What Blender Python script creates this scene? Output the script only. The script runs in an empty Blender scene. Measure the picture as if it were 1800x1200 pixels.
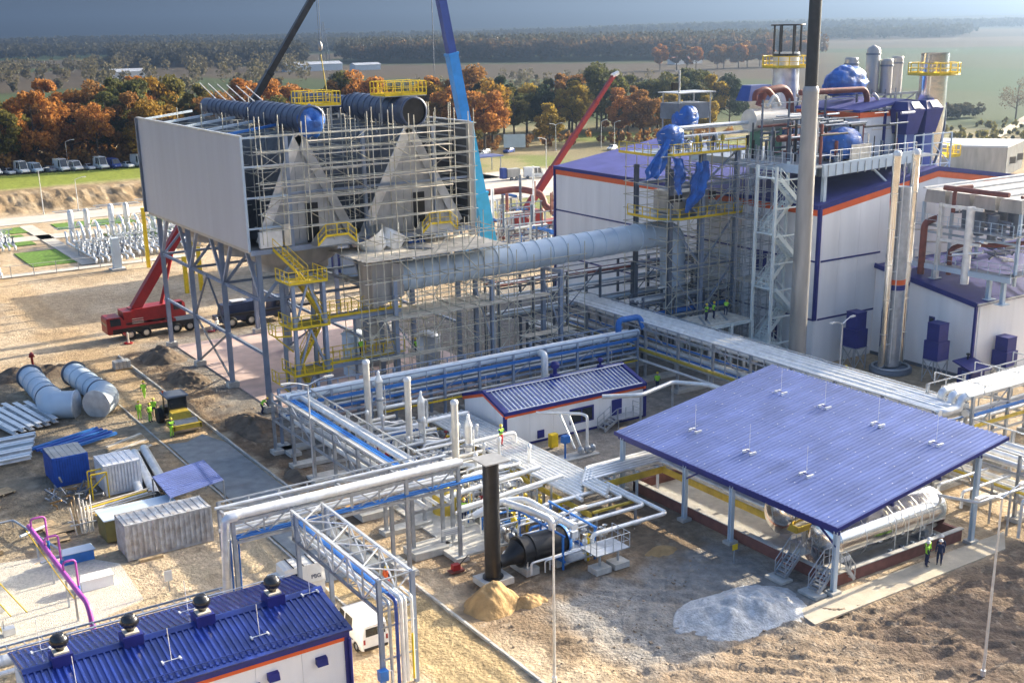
import bpy, math, random
import numpy as np
from mathutils import Matrix, Vector, noise as mnoise
random.seed(7); rng = np.random.default_rng(7)
S = bpy.context.scene
COL = S.collection
R = math.radians
# ---------------------------------------------------------------- camera
cam_d = bpy.data.cameras.new('camera'); cam = bpy.data.objects.new('camera', cam_d); COL.objects.link(cam)
def _basis(yaw, pitch, roll):
    f = Vector((math.sin(yaw)*math.cos(pitch), math.cos(yaw)*math.cos(pitch), -math.sin(pitch)))
    r = Vector((math.cos(yaw), -math.sin(yaw), 0)); u = r.cross(f)
    r2 = math.cos(roll)*r + math.sin(roll)*u; u2 = math.cos(roll)*u - math.sin(roll)*r
    return r2, u2, f
_r, _u, _f = _basis(R(32.64), R(16.938), R(-1.034))
cam.matrix_world = Matrix(((_r.x, _u.x, -_f.x, 0), (_r.y, _u.y, -_f.y, 0), (_r.z, _u.z, -_f.z, 34.5), (0, 0, 0, 1)))
cam_d.sensor_width = 36; cam_d.lens = 42.07; cam_d.shift_y = 0.0444; cam_d.clip_end = 20000; cam_d.clip_start = 1
S.camera = cam
# ---------------------------------------------------------------- sky, sun, exposure
SUN_EL, SUN_AZ = 19.0, 3.0           # sun azimuth measured from +X towards +Y
w = bpy.data.worlds.new('World'); S.world = w; w.use_nodes = True
nt = w.node_tree; bg = nt.nodes['Background']; sky = nt.nodes.new('ShaderNodeTexSky'); sky.sky_type = 'NISHITA'
sky.sun_disc = False; sky.sun_elevation = R(SUN_EL); sky.sun_rotation = R(90 - SUN_AZ)
sky.altitude = 100; sky.air_density = 1.0; sky.dust_density = 9.0; sky.ozone_density = 3.0
nt.links.new(sky.outputs[0], bg.inputs[0]); bg.inputs[1].default_value = 0.14
sl = bpy.data.lights.new('sun', 'SUN'); sun = bpy.data.objects.new('sun', sl); COL.objects.link(sun)
sl.energy = 4.6; sl.angle = R(0.53); sl.color = (1.0, 0.86, 0.64)
_sd = Vector((math.cos(R(SUN_EL))*math.cos(R(SUN_AZ)), math.cos(R(SUN_EL))*math.sin(R(SUN_AZ)), math.sin(R(SUN_EL))))
sun.rotation_euler = _sd.to_track_quat('Z', 'Y').to_euler(); sun.location = (60, 60, 80)
S.view_settings.view_transform = 'Standard'; S.view_settings.look = 'None'; S.view_settings.gamma = 1
S.view_settings.exposure = 1.54
S.cycles.max_bounces = 6; S.cycles.diffuse_bounces = 3; S.cycles.glossy_bounces = 3; S.cycles.transmission_bounces = 4
S.cycles.volume_bounces = 0; S.cycles.use_denoising = True
# ---------------------------------------------------------------- materials
MATS = {}
def mat(name, col, rough=0.6, metal=0.0, var=0.12, scale=1.5, bump=0.0, bscale=8.0, dirt=None, spec=0.5, stretch=None, orand=0.0):
    """procedural paint / metal / soil: base colour broken up by two scales of noise, optional bump"""
    if name in MATS: return MATS[name]
    m = bpy.data.materials.new(name); m.use_nodes = True; t = m.node_tree; N = t.nodes; L = t.links
    b = N['Principled BSDF']; b.inputs['Roughness'].default_value = rough; b.inputs['Metallic'].default_value = metal
    b.inputs['Specular IOR Level'].default_value = spec
    tc = N.new('ShaderNodeNewGeometry'); mp = N.new('ShaderNodeMapping'); L.new(tc.outputs['Position'], mp.inputs[0])
    if stretch: mp.inputs['Scale'].default_value = stretch
    n1 = N.new('ShaderNodeTexNoise'); n1.inputs['Scale'].default_value = scale; n1.inputs['Detail'].default_value = 6; L.new(mp.outputs[0], n1.inputs[0])
    cr = N.new('ShaderNodeValToRGB'); e = cr.color_ramp.elements
    c = Vector(col[:3]); d = Vector(dirt) if dirt else c*(1-1.6*var)
    e[0].position = 0.30; e[0].color = (*d, 1); e[1].position = 0.68; e[1].color = (*(c*(1+var)), 1)
    L.new(n1.outputs[0], cr.inputs[0]); L.new(cr.outputs[0], b.inputs['Base Color'])
    if orand:                                           # every sheet comes from its own batch
        oi = N.new('ShaderNodeObjectInfo'); mr_ = N.new('ShaderNodeMapRange'); mr_.inputs[3].default_value = 1-orand; mr_.inputs[4].default_value = 1+orand; L.new(oi.outputs['Random'], mr_.inputs[0]); vm = N.new('ShaderNodeVectorMath'); vm.operation = 'MULTIPLY'; L.new(cr.outputs[0], vm.inputs[0]); L.new(mr_.outputs[0], vm.inputs[1]); L.new(vm.outputs[0], b.inputs['Base Color'])
    if bump:
        n2 = N.new('ShaderNodeTexNoise'); n2.inputs['Scale'].default_value = bscale; n2.inputs['Detail'].default_value = 5; L.new(mp.outputs[0], n2.inputs[0])
        bp = N.new('ShaderNodeBump'); bp.inputs['Strength'].default_value = bump; bp.inputs['Distance'].default_value = 0.1
        L.new(n2.outputs[0], bp.inputs['Height']); L.new(bp.outputs[0], b.inputs['Normal'])
    MATS[name] = m; return m
GALV = mat('galvanised_steel', (.46, .49, .53), .42, .55, .12, 2)
STEEL = mat('blue_grey_steel', (.30, .36, .47), .45, .15, .1, 1)
STEELD = mat('dark_steel', (.16, .19, .24), .5, .3, .15, 1)
WSTEEL = mat('pale_green_steel', (.70, .77, .76), .45, .05, .08, 1)
CLAD = mat('aluminium_cladding', (.78, .80, .82), .30, .55, .12, 1.6, orand=.06)
CLADW = mat('bright_sheet_cladding', (.84, .84, .82), .36, .3, .10, 1.6, orand=.06)
SHINY = mat('polished_steel', (.80, .79, .77), .16, 1.0, .06, .8, .08, 1.5)
CREAM = mat('cream_pipe_cladding', (.78, .74, .66), .38, .3, .07, 1.5)
WHITE = mat('white_panel', (.86, .87, .885), .5, 0, .05, .7, stretch=(1, 1, .12), orand=.025)
ROOFB = mat('blue_hall_roof', (.075, .085, .30), .7, 0, .12, .4, spec=.2)
GREYP = mat('grey_cladding', (.47, .50, .55), .45, .15, .035, .5, stretch=(1, 1, .15), orand=.035)
BUNDLE = mat('shade_toned_finned_tubes', (.13, .135, .14), .6, .2, .25, 1)  # tube colour darkened so the gaps behind the scaffold look shaded
GREYC = mat('pale_corrugated_sheet', (.52, .53, .54), .5, .2, .12, 1)
DARKIN = mat('dark_and_shaded_cladding', (.09, .095, .10), .7, 0, .25, .6)  # shade inside the condenser hall and its black netting put into the colour
BLUE = mat('deep_blue_coating', (.016, .022, .18), .48, 0, .12, 1.0, spec=.4)
BLUER = mat('blue_roof_sheet', (.020, .042, .23), .18, 0, .2, .8, .08, 3, spec=.9, orand=.12)
VIOLB = mat('sky_sheen_blue_sheet', (.16, .21, .46), .34, .2, .14, .4, .12, 2.5, spec=.6, orand=.10)  # canopy blue lightened in the base colour for its sky reflection
ORANGE = mat('orange_coating', (.80, .13, .025), .45, 0, .05, 1)
YELLOW = mat('yellow_paint', (.80, .56, .015), .5, 0, .1, 2)
YELD = mat('yellow_tray', (.55, .40, .05), .6, 0, .15, 2)
RED = mat('crane_red', (.32, .016, .018), .4, 0, .12, 2)
REDB = mat('red_oxide_primer', (.21, .06, .045), .6, 0, .2, 1.5)
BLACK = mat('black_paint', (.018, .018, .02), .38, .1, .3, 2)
RUBBER = mat('rubber', (.02, .02, .02), .8, 0, .3, 3)
GLASS = mat('dark_glass', (.02, .025, .03), .08, 0, .1, 1, spec=.8)
CBLUE = mat('crane_blue', (.03, .30, .75), .4, 0, .08, 1)
DNAVY = mat('navy_truck_paint', (.016, .03, .085), .45, 0, .2, 1)
CBLUE2 = mat('crane_dark_blue', (.03, .07, .30), .4, 0, .1, 1)
CYAN = mat('crane_light_blue', (.05, .50, .78), .4, 0, .08, 1)
PIPEB = mat('pipe_blue', (.03, .17, .52), .45, 0, .1, 2)
PURPLE = mat('pipe_purple', (.42, .08, .38), .45, 0, .08, 2)
TARP = mat('blue_tarpaulin', (.018, .12, .46), .38, 0, .3, 1.2, .45, 3.0, spec=.5)
DUCTB = mat('dark_blue_duct', (.07, .095, .16), .45, .2, .2, 1)
DUCT = mat('pale_blue_duct', (.54, .64, .73), .45, .05, .06, .6)
CONC = mat('concrete', (.50, .49, .46), .9, 0, .12, 2, .2, 6)
PLANK = mat('scaffold_board', (.66, .60, .50), .85, 0, .18, 1.5)
SCAF = mat('scaffold_tube', (.58, .56, .47), .5, .3, .2, 1.2)
WOOD = mat('raw_timber', (.46, .34, .20), .85, 0, .2, 3)
BROWN = mat('brown_board', (.40, .22, .07), .7, 0, .2, 2)
RUST = mat('rusty_white_paint', (.50, .52, .54), .55, .1, .08, 2.2, dirt=(.34, .31, .29))
CBL = mat('container_blue', (.02, .09, .42), .5, 0, .15, 1.5)
CWH = mat('container_white', (.74, .75, .78), .5, 0, .1, 1.5)
PLINTH = mat('red_brown_plinth', (.20, .085, .07), .8, 0, .15, 2)
PINK = mat('pink_concrete', (.58, .44, .40), .9, 0, .12, .6, .1, 5)
HIVIS = mat('hi_vis_green', (.42, .85, .06), .7, 0, .1, 6)
NAVY = mat('navy_cloth', (.02, .03, .09), .9, 0, .2, 6)
REDC = mat('red_cloth', (.55, .03, .03), .9, 0, .2, 6)
SKIN = mat('skin', (.50, .28, .19), .6, 0, .05, 6)
HELMW = mat('helmet_white', (.85, .85, .82), .35, 0, .03, 6)
HELMY = mat('helmet_yellow', (.85, .60, .03), .35, 0, .03, 6)
CARW = mat('white_car_paint', (.82, .82, .80), .25, 0, .04, 2)
GLOSSB = mat('black_gloss', (.015, .015, .018), .2, 0, .2, 1, spec=.7)
GREYST = mat('weathered_grey_steel', (.42, .41, .39), .40, .35, .14, 1.2, stretch=(1, 1, .2))
SOILD = mat('dark_soil', (.16, .12, .085), .95, 0, .3, 1.2, .9, 3)
SANDM = mat('yellow_sand', (.42, .27, .12), .95, 0, .2, 1.2, .7, 4)
GRAV = mat('grey_gravel', (.54, .545, .55), .95, 0, .2, 2.2, 1.0, 7)
LAWN = mat('lawn_grass', (.11, .22, .02), .9, 0, .3, 2.0, .6, 20)
ROADC = mat('pale_road', (.52, .48, .42), .9, 0, .1, .4, .1, 5)
PATHM = mat('pale_path', (.56, .49, .38), .9, 0, .12, .8, .15, 6)
WETG = mat('wet_grey_road_base', (.25, .27, .28), .7, 0, .15, 1, .2, 6)
# ---------------------------------------------------------------- mesh builder
W = {}                                                  # world matrix of every object built
class MB:
    def __init__(s): s.v = []; s.f = []; s.sm = []
    def add(s, vs, fs, smooth=False):
        o = len(s.v); s.v += [tuple(p) for p in vs]; s.f += [tuple(i+o for i in f) for f in fs]; s.sm += [smooth]*len(fs); return s
    def box(s, c, d, rz=0.0, M=None):
        x, y, z = d[0]/2, d[1]/2, d[2]/2; vs = [Vector((a, b, e)) for a in (-x, x) for b in (-y, y) for e in (-z, z)]
        T = M if M else Matrix.Translation(c) @ Matrix.Rotation(rz, 4, 'Z')
        return s.add([T @ p for p in vs], [(0, 1, 3, 2), (4, 6, 7, 5), (0, 4, 5, 1), (2, 3, 7, 6), (0, 2, 6, 4), (1, 5, 7, 3)])
    def b2(s, a, b): return s.box([(p+q)/2 for p, q in zip(a, b)], [abs(q-p) for p, q in zip(a, b)])
    def hexa(s, p): return s.add(p, [(3, 2, 1, 0), (4, 5, 6, 7), (0, 1, 5, 4), (1, 2, 6, 5), (2, 3, 7, 6), (3, 0, 4, 7)])
    def bar(s, p, q, w, h=None):
        p, q = Vector(p), Vector(q); h = h or w; return s.box(None, (w, h, (q-p).length), M=aim(p, q) @ Matrix.Translation((0, 0, (q-p).length/2)))
    def tube(s, pts, r, n=10, cap=True, bend=None, seg=4):
        P = [Vector(p) for p in pts]; rr = list(r) if isinstance(r, (list, tuple)) else None
        if bend and len(P) > 2:
            out = [P[0]]
            for i in range(1, len(P)-1):
                a, b, c = P[i-1], P[i], P[i+1]; u = (a-b).normalized(); v = (c-b).normalized()
                t = min(bend, (a-b).length*.49, (c-b).length*.49)
                for k in range(seg+1):
                    f = k/seg; out.append((1-f)**2*(b+u*t) + 2*f*(1-f)*b + f*f*(b+v*t))
            out.append(P[-1]); P = out
        d0 = (P[1]-P[0]).normalized(); x = d0.orthogonal().normalized(); rings = []
        for i, p in enumerate(P):
            d = ((P[min(i+1, len(P)-1)]-p).normalized() + (p-P[max(i-1, 0)]).normalized()) if 0 < i < len(P)-1 else (P[1]-P[0] if i == 0 else P[-1]-P[-2])
            d.normalize(); x = (x - d*x.dot(d)).normalized(); y = d.cross(x); q = rr[i] if rr else r
            rings.append([p + (x*math.cos(2*math.pi*k/n) + y*math.sin(2*math.pi*k/n))*q for k in range(n)])
        vs = [p for g in rings for p in g]; fs = []
        for i in range(len(P)-1):
            for k in range(n): fs.append((i*n+k, i*n+(k+1) % n, (i+1)*n+(k+1) % n, (i+1)*n+k))
        s.add(vs, fs, True)
        if cap: s.add(rings[0], [tuple(range(n-1, -1, -1))]); s.add(rings[-1], [tuple(range(n))])
        return s
    def lathe(s, prof, c=(0, 0, 0), n=16, M=None, smooth=True, cap=False):
        T = M if M else Matrix.Translation(c); vs = []
        for r, z in prof: vs += [T @ Vector((r*math.cos(2*math.pi*k/n), r*math.sin(2*math.pi*k/n), z)) for k in range(n)]
        fs = [(i*n+k, i*n+(k+1) % n, (i+1)*n+(k+1) % n, (i+1)*n+k) for i in range(len(prof)-1) for k in range(n)]
        s.add(vs, fs, smooth)
        if cap: m = len(prof); s.add(vs[:n], [tuple(range(n-1, -1, -1))]); s.add(vs[(m-1)*n:], [tuple(range(n))])
        return s
    def mesh(s, name, m):
        me = bpy.data.meshes.new(name); me.from_pydata(s.v, [], s.f); me.polygons.foreach_set('use_smooth', s.sm)
        for k in (m if isinstance(m, (list, tuple)) else [m]): me.materials.append(k)
        me.update(); return me
def aim(p, q):
    z = (Vector(q)-Vector(p)).normalized(); up = Vector((0, 0, 1)) if abs(z.z) < .99 else Vector((0, 1, 0))
    x = up.cross(z).normalized(); y = z.cross(x); p = Vector(p)
    return Matrix(((x.x, y.x, z.x, p.x), (x.y, y.y, z.y, p.y), (x.z, y.z, z.z, p.z), (0, 0, 0, 1)))
def link(name, data, parent=None, M=None):
    o = bpy.data.objects.new(name, data); COL.objects.link(o); M = M or Matrix.Identity(4); W[o.name] = M
    o.matrix_basis = M
    if parent: o.parent = parent; o.matrix_parent_inverse = W[parent.name].inverted()
    return o
def tag(o, label=None, cat=None, group=None, kind=None):
    if label: o['label'] = label
    if cat: o['category'] = cat
    if group: o['group'] = group
    if kind: o['kind'] = kind
    return o
def thing(name, label, cat, loc=(0, 0, 0), group=None):
    o = link(name, None, None, Matrix.Translation(loc)); o.empty_display_size = .2; return tag(o, label, cat, group)
def part(name, mb, m, parent=None): return link(name, mb.mesh(name, m), parent)
def struct(name, mb, m): return tag(part(name, mb, m), kind='structure')
_U = {}
def unit(shape, m):
    k = (shape, m.name)
    if k not in _U:
        b = MB()
        if shape == 'b': b.b2((-.5, -.5, 0), (.5, .5, 1))
        elif shape == 'c': b.lathe([(1, 0), (1, 1)], n=8, cap=True)
        elif shape == 'C': b.lathe([(1, 0), (1, 1)], n=14, cap=True)
        elif shape == 'i': b.b2((-.5, -.5, 0), (.5, -.38, 1)); b.b2((-.5, .38, 0), (.5, .5, 1)); b.b2((-.07, -.379, .0), (.07, .379, 1))
        _U[k] = b.mesh(shape + '_' + m.name, m)
    return _U[k]
def bar(name, p, q, wd, m, parent, shape='b', h=None):
    """one straight member from p to q as an object of its own (shared unit mesh)"""
    L_ = (Vector(q)-Vector(p)).length
    return link(name, unit(shape, m), parent, aim(p, q) @ Matrix.Diagonal((wd, h or wd, L_, 1)))
def pipe(name, pts, r, m, parent, bend=None, n=12, collars=0, cm=None):
    """an insulated pipe run with its sheet-metal lap joints as real collars"""
    o = part(name, MB().tube(pts, r, n, True, bend), m, parent)
    if collars:
        b = MB(); P = [Vector(p) for p in pts]
        for a, c in zip(P, P[1:]):
            L_ = (c-a).length; k = int(L_/collars)
            for i in range(1, k+1):
                t = a.lerp(c, (i-.5)/max(k, 1)); d = (c-a).normalized(); b.tube([t-d*.025, t+d*.025], r*1.05, n)
        if b.v: tag(part('lap_joints', b, cm or m, o), kind='stuff')
    return o
def copy_tree(o, parent=None, M=None):
    c = o.copy(); COL.objects.link(c); c.parent = parent; W[c.name] = W[o.name]
    if parent: c.matrix_parent_inverse = o.matrix_parent_inverse
    for ch in o.children: copy_tree(ch, c)
    return c
def place(o, loc, rz=0, label=None, cat=None, group=None, s=1.0):
    o.matrix_basis = Matrix.Translation(loc) @ Matrix.Rotation(rz, 4, 'Z') @ Matrix.Scale(s, 4); return tag(o, label, cat, group)
def railing(parent, pts, m, h=1.05, step=1.5, r=.028, toe=None, closed=False, base='handrail'):
    """posts as parts, top and knee rail as parts, optional toe board"""
    P = [Vector(p) for p in pts]; P = P + [P[0]] if closed else P; u = Vector((0, 0, 1))
    for a, b in zip(P, P[1:]):
        L_ = (b-a).length; n = max(1, round(L_/step))
        for i in range(n+1 if (b-P[-1]).length < 1e-6 and not closed else n):
            t = a.lerp(b, i/n); bar('rail_post', t, t+u*h, r*2, m, parent)
        bar(base, a+u*h, b+u*h, r, m, parent, 'c'); bar('knee_rail', a+u*h*.52, b+u*h*.52, r*.8, m, parent, 'c')
        if toe: bar('toe_board', a+u*.08, b+u*.08, .03, m, parent, 'b', toe)
def fbm(x, y, s=1.0, o=4):
    v = 0; a = .5
    for k in range(o): v += a*mnoise.noise((x*s, y*s, 3.7*k)); s *= 2.1; a *= .5
    return v
# ================================================================ SETTING: ground
def vn(x, y, seed=0):
    xi = np.floor(x).astype(np.int64); yi = np.floor(y).astype(np.int64); fx = x-xi; fy = y-yi
    fx = fx*fx*(3-2*fx); fy = fy*fy*(3-2*fy)
    def h(a, b):
        k = (a*374761393 + b*668265263 + seed*1442695041) & 0xffffffff; k = ((k ^ (k >> 13))*1274126177) & 0xffffffff
        return ((k ^ (k >> 16)) & 0xffff)/65535.0
    return (h(xi, yi)*(1-fx)+h(xi+1, yi)*fx)*(1-fy) + (h(xi, yi+1)*(1-fx)+h(xi+1, yi+1)*fx)*fy
def fb(x, y, s, o=4, seed=0):
    v = 0; a = .5; t = 0
    for k in range(o): v = v + a*vn(x*s+17.3*k, y*s-9.1*k, seed+k); t += a; s *= 2.07; a *= .5
    return v/t
def sst(a, b, x): t = np.clip((x-a)/(b-a), 0, 1); return t*t*(3-2*t)
def zone(x, y, x0, x1, y0, y1, e=1.5): return sst(x0-e, x0+e, x)*(1-sst(x1-e, x1+e, x))*sst(y0-e, y0+e, y)*(1-sst(y1-e, y1+e, y))
def grow(a, b, s0, k):
    out = [a]; s = s0
    while out[-1] < b: out.append(out[-1]+s); s *= k
    return out
xs = np.array([-v for v in grow(6, 7000, 1.5, 1.16)][::-1] + list(np.arange(-5.7, 31, .4)) + list(np.arange(31, 74, .2)) + list(np.arange(74, 78, .4)) + list(np.arange(78, 130, 1.0)) + grow(130, 9000, 1.6, 1.055))
ys = np.array([-v for v in grow(-26, 900, 2, 1.3)][::-1] + list(np.arange(26.3, 62, .2)) + list(np.arange(62, 80, .35)) + list(np.arange(80, 150, .5)) + list(np.arange(150, 300, 1.5)) + grow(300, 9000, 2.5, 1.05))
GX, GY = np.meshgrid(xs, ys)
RUTS = ((36, 52, 72, 33, .5), (38, 46, 66, 28, .8), (44, 54, 58, 34, .6), (35, 44, 52, 30, .4), (50, 43.4, 88, 36, .3), (40, 57.5, 54, 44, .5), (29.4, 46, 29.8, 64, .2), (16, 72, 26, 69, .3), (28.5, 120, 12, 141, .5), (30, 126, 0, 139, .4), (20, 150, 46, 142, .6))
def terrain(x, y):
    n1 = fb(x, y, .25, 4, 1); n2 = fb(x, y, 1.1, 3, 5)
    rough = np.clip(zone(x, y, 33.5, 53, 28, 62) + zone(x, y, 53, 90, 20, 44) + zone(x, y, 32.6, 38, 76, 130) + .6*zone(x, y, -10, 26.5, 79, 130), 0, 1)
    paved = np.clip(zone(x, y, 37.5, 125, 60, 135, .8) + zone(x, y, 49, 68, 44, 62, .6), 0, 1)
    near = 1-sst(170, 260, np.hypot(x-40, y-80))
    z = near*((n1-.5)*.16 + rough*((n1-.5)*.34 + (n2-.5)*.30))*(1-paved) - .03
    for (px, py, qx, qy, wv) in RUTS:
        L_ = math.hypot(qx-px, qy-py); tx, ty = (qx-px)/L_, (qy-py)/L_; s_ = (x-px)*tx+(y-py)*ty; d_ = (x-px)*ty-(y-py)*tx + wv*np.sin(s_*.35+px); on = sst(-1, .5, s_)*(1-sst(L_-.5, L_+1, s_))
        for o_ in (-.95, .95): e_ = np.abs(d_-o_); z = z + on*(-.09*(1-sst(.12, .34, e_)) + .05*sst(.2, .36, e_)*(1-sst(.4, .7, e_)) + .025*np.sin(s_*9)*(1-sst(.15, .3, e_)))
    furrow = zone(x, y, 38, 90, 20, 44, 3)*np.sin((x*.62+y*.78)*2.9 + 3*n1)*.05; z = z + furrow
    # cut slope with lumpy earth at the end of the yard, lawn above it
    lip = 258 + 6*(fb(x, y, .12, 3, 9)-.5); up = sst(249, 267, y + 6*(fb(x, y, .35, 3, 3)-.5))*(1-sst(95, 135, x))
    z = z + up*2.7 + (up*(1-up))*4*1.9*(fb(x, y, .45, 4, 4)-.45)
    d = np.hypot(x, y); az = np.arctan2(x, y)
    z = z + sst(700, 1500, d)*6*(fb(x, y, .0016, 3, 21)-.5)*2
    hill = sst(2200, 5200, d)*(-1 + 30*sst(.50, .86, az) + 18*(fb(az*9+4, d*.0007, 1, 3, 33)-.5))
    hill = hill + sst(1700, 2600, d)*(1-sst(2600, 3300, d))*9*(fb(az*7, d*.001, 1, 3, 35))*sst(.45, .8, az)
    return z + hill*np.clip(np.cos(az-.55)*1.5, 0, 1)
GZ = terrain(GX, GY)
def gz(x, y): return float(terrain(np.array([[float(x)]]), np.array([[float(y)]]))[0, 0])
def mixc(c, t, col): return c*(1-t[..., None]) + np.array(col)*t[..., None]
def soil(x, y):
    n = fb(x, y, .18, 4, 41); m = fb(x, y, .7, 4, 43); k = fb(x, y, .06, 3, 47)
    C = np.ones(x.shape+(3,))*np.array((.53, .42, .29))
    C = mixc(C, sst(.42, .62, n), (.45, .34, .22))
    C = mixc(C, zone(x+4*(n-.5), y+4*(m-.5), 27.2, 32.2, 93, 200, .6)*.35, (.46, .30, .14))
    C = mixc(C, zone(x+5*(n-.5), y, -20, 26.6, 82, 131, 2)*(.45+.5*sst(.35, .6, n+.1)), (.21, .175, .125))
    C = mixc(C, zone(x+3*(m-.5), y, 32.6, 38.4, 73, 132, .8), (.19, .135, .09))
    C = mixc(C, zone(x, y, 32.6, 38.4, 100, 130, .8)*sst(.5, .6, m), (.42, .31, .20))
    C = mixc(C, zone(x+4*(n-.5), y, 36, 90, 61, 135, 1.5), (.27, .245, .215))
    C = mixc(C, zone(x+6*(n-.5), y+6*(m-.5), 33.4, 53, 50, 66, 1.5), (.26, .19, .125))
    C = mixc(C, zone(x+8*(n-.5), y+6*(m-.5), 39, 53.5, 43, 56, 2), (.29, .275, .255))
    C = mixc(C, zone(x+4*(n-.5), y+5*(m-.5), 33, 100, 10, 45, 1.5), (.31, .235, .165))
    C = mixc(C, zone(x+4*(n-.5), y+3*(m-.5), 51, 100, 10, 43.5, 1.5), (.185, .135, .10))
    C = mixc(C, sst(.52, .75, m)*.35*(y < 200), (.20, .15, .10))
    C = mixc(C, sst(.60, .80, fb(x, y, 2.2, 3, 51))*.30*(y < 130), (.56, .47, .36))
    C = mixc(C, zone(x, y, -60, 27, 60, 84.5, 1)*sst(.40, .55, n)*.8, (.52, .42, .28))
    C = mixc(C, zone(x+2*(m-.5), y, 27.4, 32.2, 30, 66, .6), (.42, .32, .18))
    C = mixc(C, zone(x+2*(m-.5), y, 27.4, 32.2, 30, 66, .6)*sst(.5, .65, n), (.36, .26, .14))
    # earth bank and lawn beyond it
    b = sst(248, 252, y)*(1-sst(267, 272, y))*(1-sst(95, 130, x)); C = mixc(C, b, (.27, .195, .115))
    C = mixc(C, b*sst(.5, .62, fb(x, y, .5, 3, 61)), (.44, .34, .22))
    C = mixc(C, sst(267, 272, y+5*(n-.5))*(1-sst(296, 300, y))*(1-sst(110, 125, x)), (.22, .26, .045))
    C = mixc(C, sst(296, 300, y)*(1-sst(420, 470, y)), (.17, .13, .07))
    mead = sst(108, 125, x)*sst(170, 200, y)*(1-sst(400, 450, y)); C = mixc(C, mead, (.25, .215, .12))
    C = mixc(C, mead*sst(.5, .62, fb(x, y, .03, 3, 67)), (.20, .23, .07))
    C = mixc(C, mead*sst(.55, .62, fb(x, y, .09, 3, 71))*.6, (.42, .33, .20))
    # far patchwork of fields
    d = np.hypot(x, y); u = x*.83+y*.56; v = -x*.56+y*.83
    cu = np.floor(u/240); cv = np.floor(v/420 + .35*np.sin(cu*2.1)); hsh = vn(cu*7.13+.37, cv*5.71+.53, 77)
    pal = np.array([(.07, .12, .04), (.17, .135, .085), (.09, .13, .045), (.13, .10, .065), (.24, .20, .14), (.10, .12, .05)])*.62
    F = pal[(hsh*5.999).astype(int)]; far = sst(380, 470, d)
    C = C*(1-far[..., None]) + F*far[..., None]
    az = np.arctan2(x, y)
    C = mixc(C, far*sst(.82, .86, az)*(1-sst(1300, 1500, d)), (.055, .10, .04))
    C = mixc(C, far*sst(.82, .86, az)*sst(.52, .56, np.sin(d*.012+az*9)*.5+.5)*(1-sst(1300, 1500, d)), (.075, .10, .045))
    C = mixc(C, sst(1500, 2000, d)*sst(.38, .55, fb(x, y, .0022, 4, 81)), (.045, .06, .035))
    C = mixc(C, sst(2400, 3000, d)*.8, (.045, .06, .04))
    return np.clip(C, .01, .9)
me = bpy.data.meshes.new('ground'); ny, nx = GX.shape
idx = np.arange(ny*nx).reshape(ny, nx)
me.from_pydata(np.stack([GX, GY, GZ], -1).reshape(-1, 3).tolist(), [], np.stack([idx[:-1, :-1], idx[:-1, 1:], idx[1:, 1:], idx[1:, :-1]], -1).reshape(-1, 4).tolist())
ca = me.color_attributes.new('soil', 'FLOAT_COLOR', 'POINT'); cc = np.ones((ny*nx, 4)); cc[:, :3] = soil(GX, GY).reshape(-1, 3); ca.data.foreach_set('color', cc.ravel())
me.polygons.foreach_set('use_smooth', [True]*len(me.polygons))
gm = bpy.data.materials.new('soil_and_fields'); gm.use_nodes = True; t = gm.node_tree; N = t.nodes; L = t.links; bs = N['Principled BSDF']
bs.inputs['Roughness'].default_value = .95; bs.inputs['Specular IOR Level'].default_value = .15
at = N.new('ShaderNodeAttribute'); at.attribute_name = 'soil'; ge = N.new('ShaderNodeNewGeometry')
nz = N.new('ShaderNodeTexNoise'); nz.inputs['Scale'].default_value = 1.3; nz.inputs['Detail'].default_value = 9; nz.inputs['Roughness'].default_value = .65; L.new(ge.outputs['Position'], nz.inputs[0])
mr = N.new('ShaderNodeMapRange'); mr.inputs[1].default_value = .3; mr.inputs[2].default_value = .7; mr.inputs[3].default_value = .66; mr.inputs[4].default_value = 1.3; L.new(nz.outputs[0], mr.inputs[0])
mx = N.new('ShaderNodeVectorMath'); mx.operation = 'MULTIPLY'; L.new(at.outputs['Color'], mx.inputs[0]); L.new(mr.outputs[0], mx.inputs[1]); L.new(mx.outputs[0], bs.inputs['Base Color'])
n2 = N.new('ShaderNodeTexNoise'); n2.inputs['Scale'].default_value = 3.2; n2.inputs['Detail'].default_value = 8; n2.inputs['Roughness'].default_value = .62; L.new(ge.outputs['Position'], n2.inputs[0])
vo = N.new('ShaderNodeTexVoronoi'); vo.inputs['Scale'].default_value = 4.5; L.new(ge.outputs['Position'], vo.inputs[0]); n3 = N.new('ShaderNodeTexNoise'); n3.inputs['Scale'].default_value = 17; n3.inputs['Detail'].default_value = 4; L.new(ge.outputs['Position'], n3.inputs[0])
m1 = N.new('ShaderNodeMath'); m1.operation = 'MULTIPLY_ADD'; m1.inputs[1].default_value = -.35; L.new(vo.outputs['Distance'], m1.inputs[0]); L.new(n2.outputs[0], m1.inputs[2]); m2 = N.new('ShaderNodeMath'); m2.operation = 'MULTIPLY_ADD'; m2.inputs[1].default_value = .28; L.new(n3.outputs[0], m2.inputs[0]); L.new(m1.outputs[0], m2.inputs[2])
bp = N.new('ShaderNodeBump'); bp.inputs['Strength'].default_value = .85; bp.inputs['Distance'].default_value = .2; L.new(m2.outputs[0], bp.inputs['Height']); L.new(bp.outputs[0], bs.inputs['Normal'])
me.materials.append(gm); me.update()
tag(link('ground', me), kind='structure')

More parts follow.
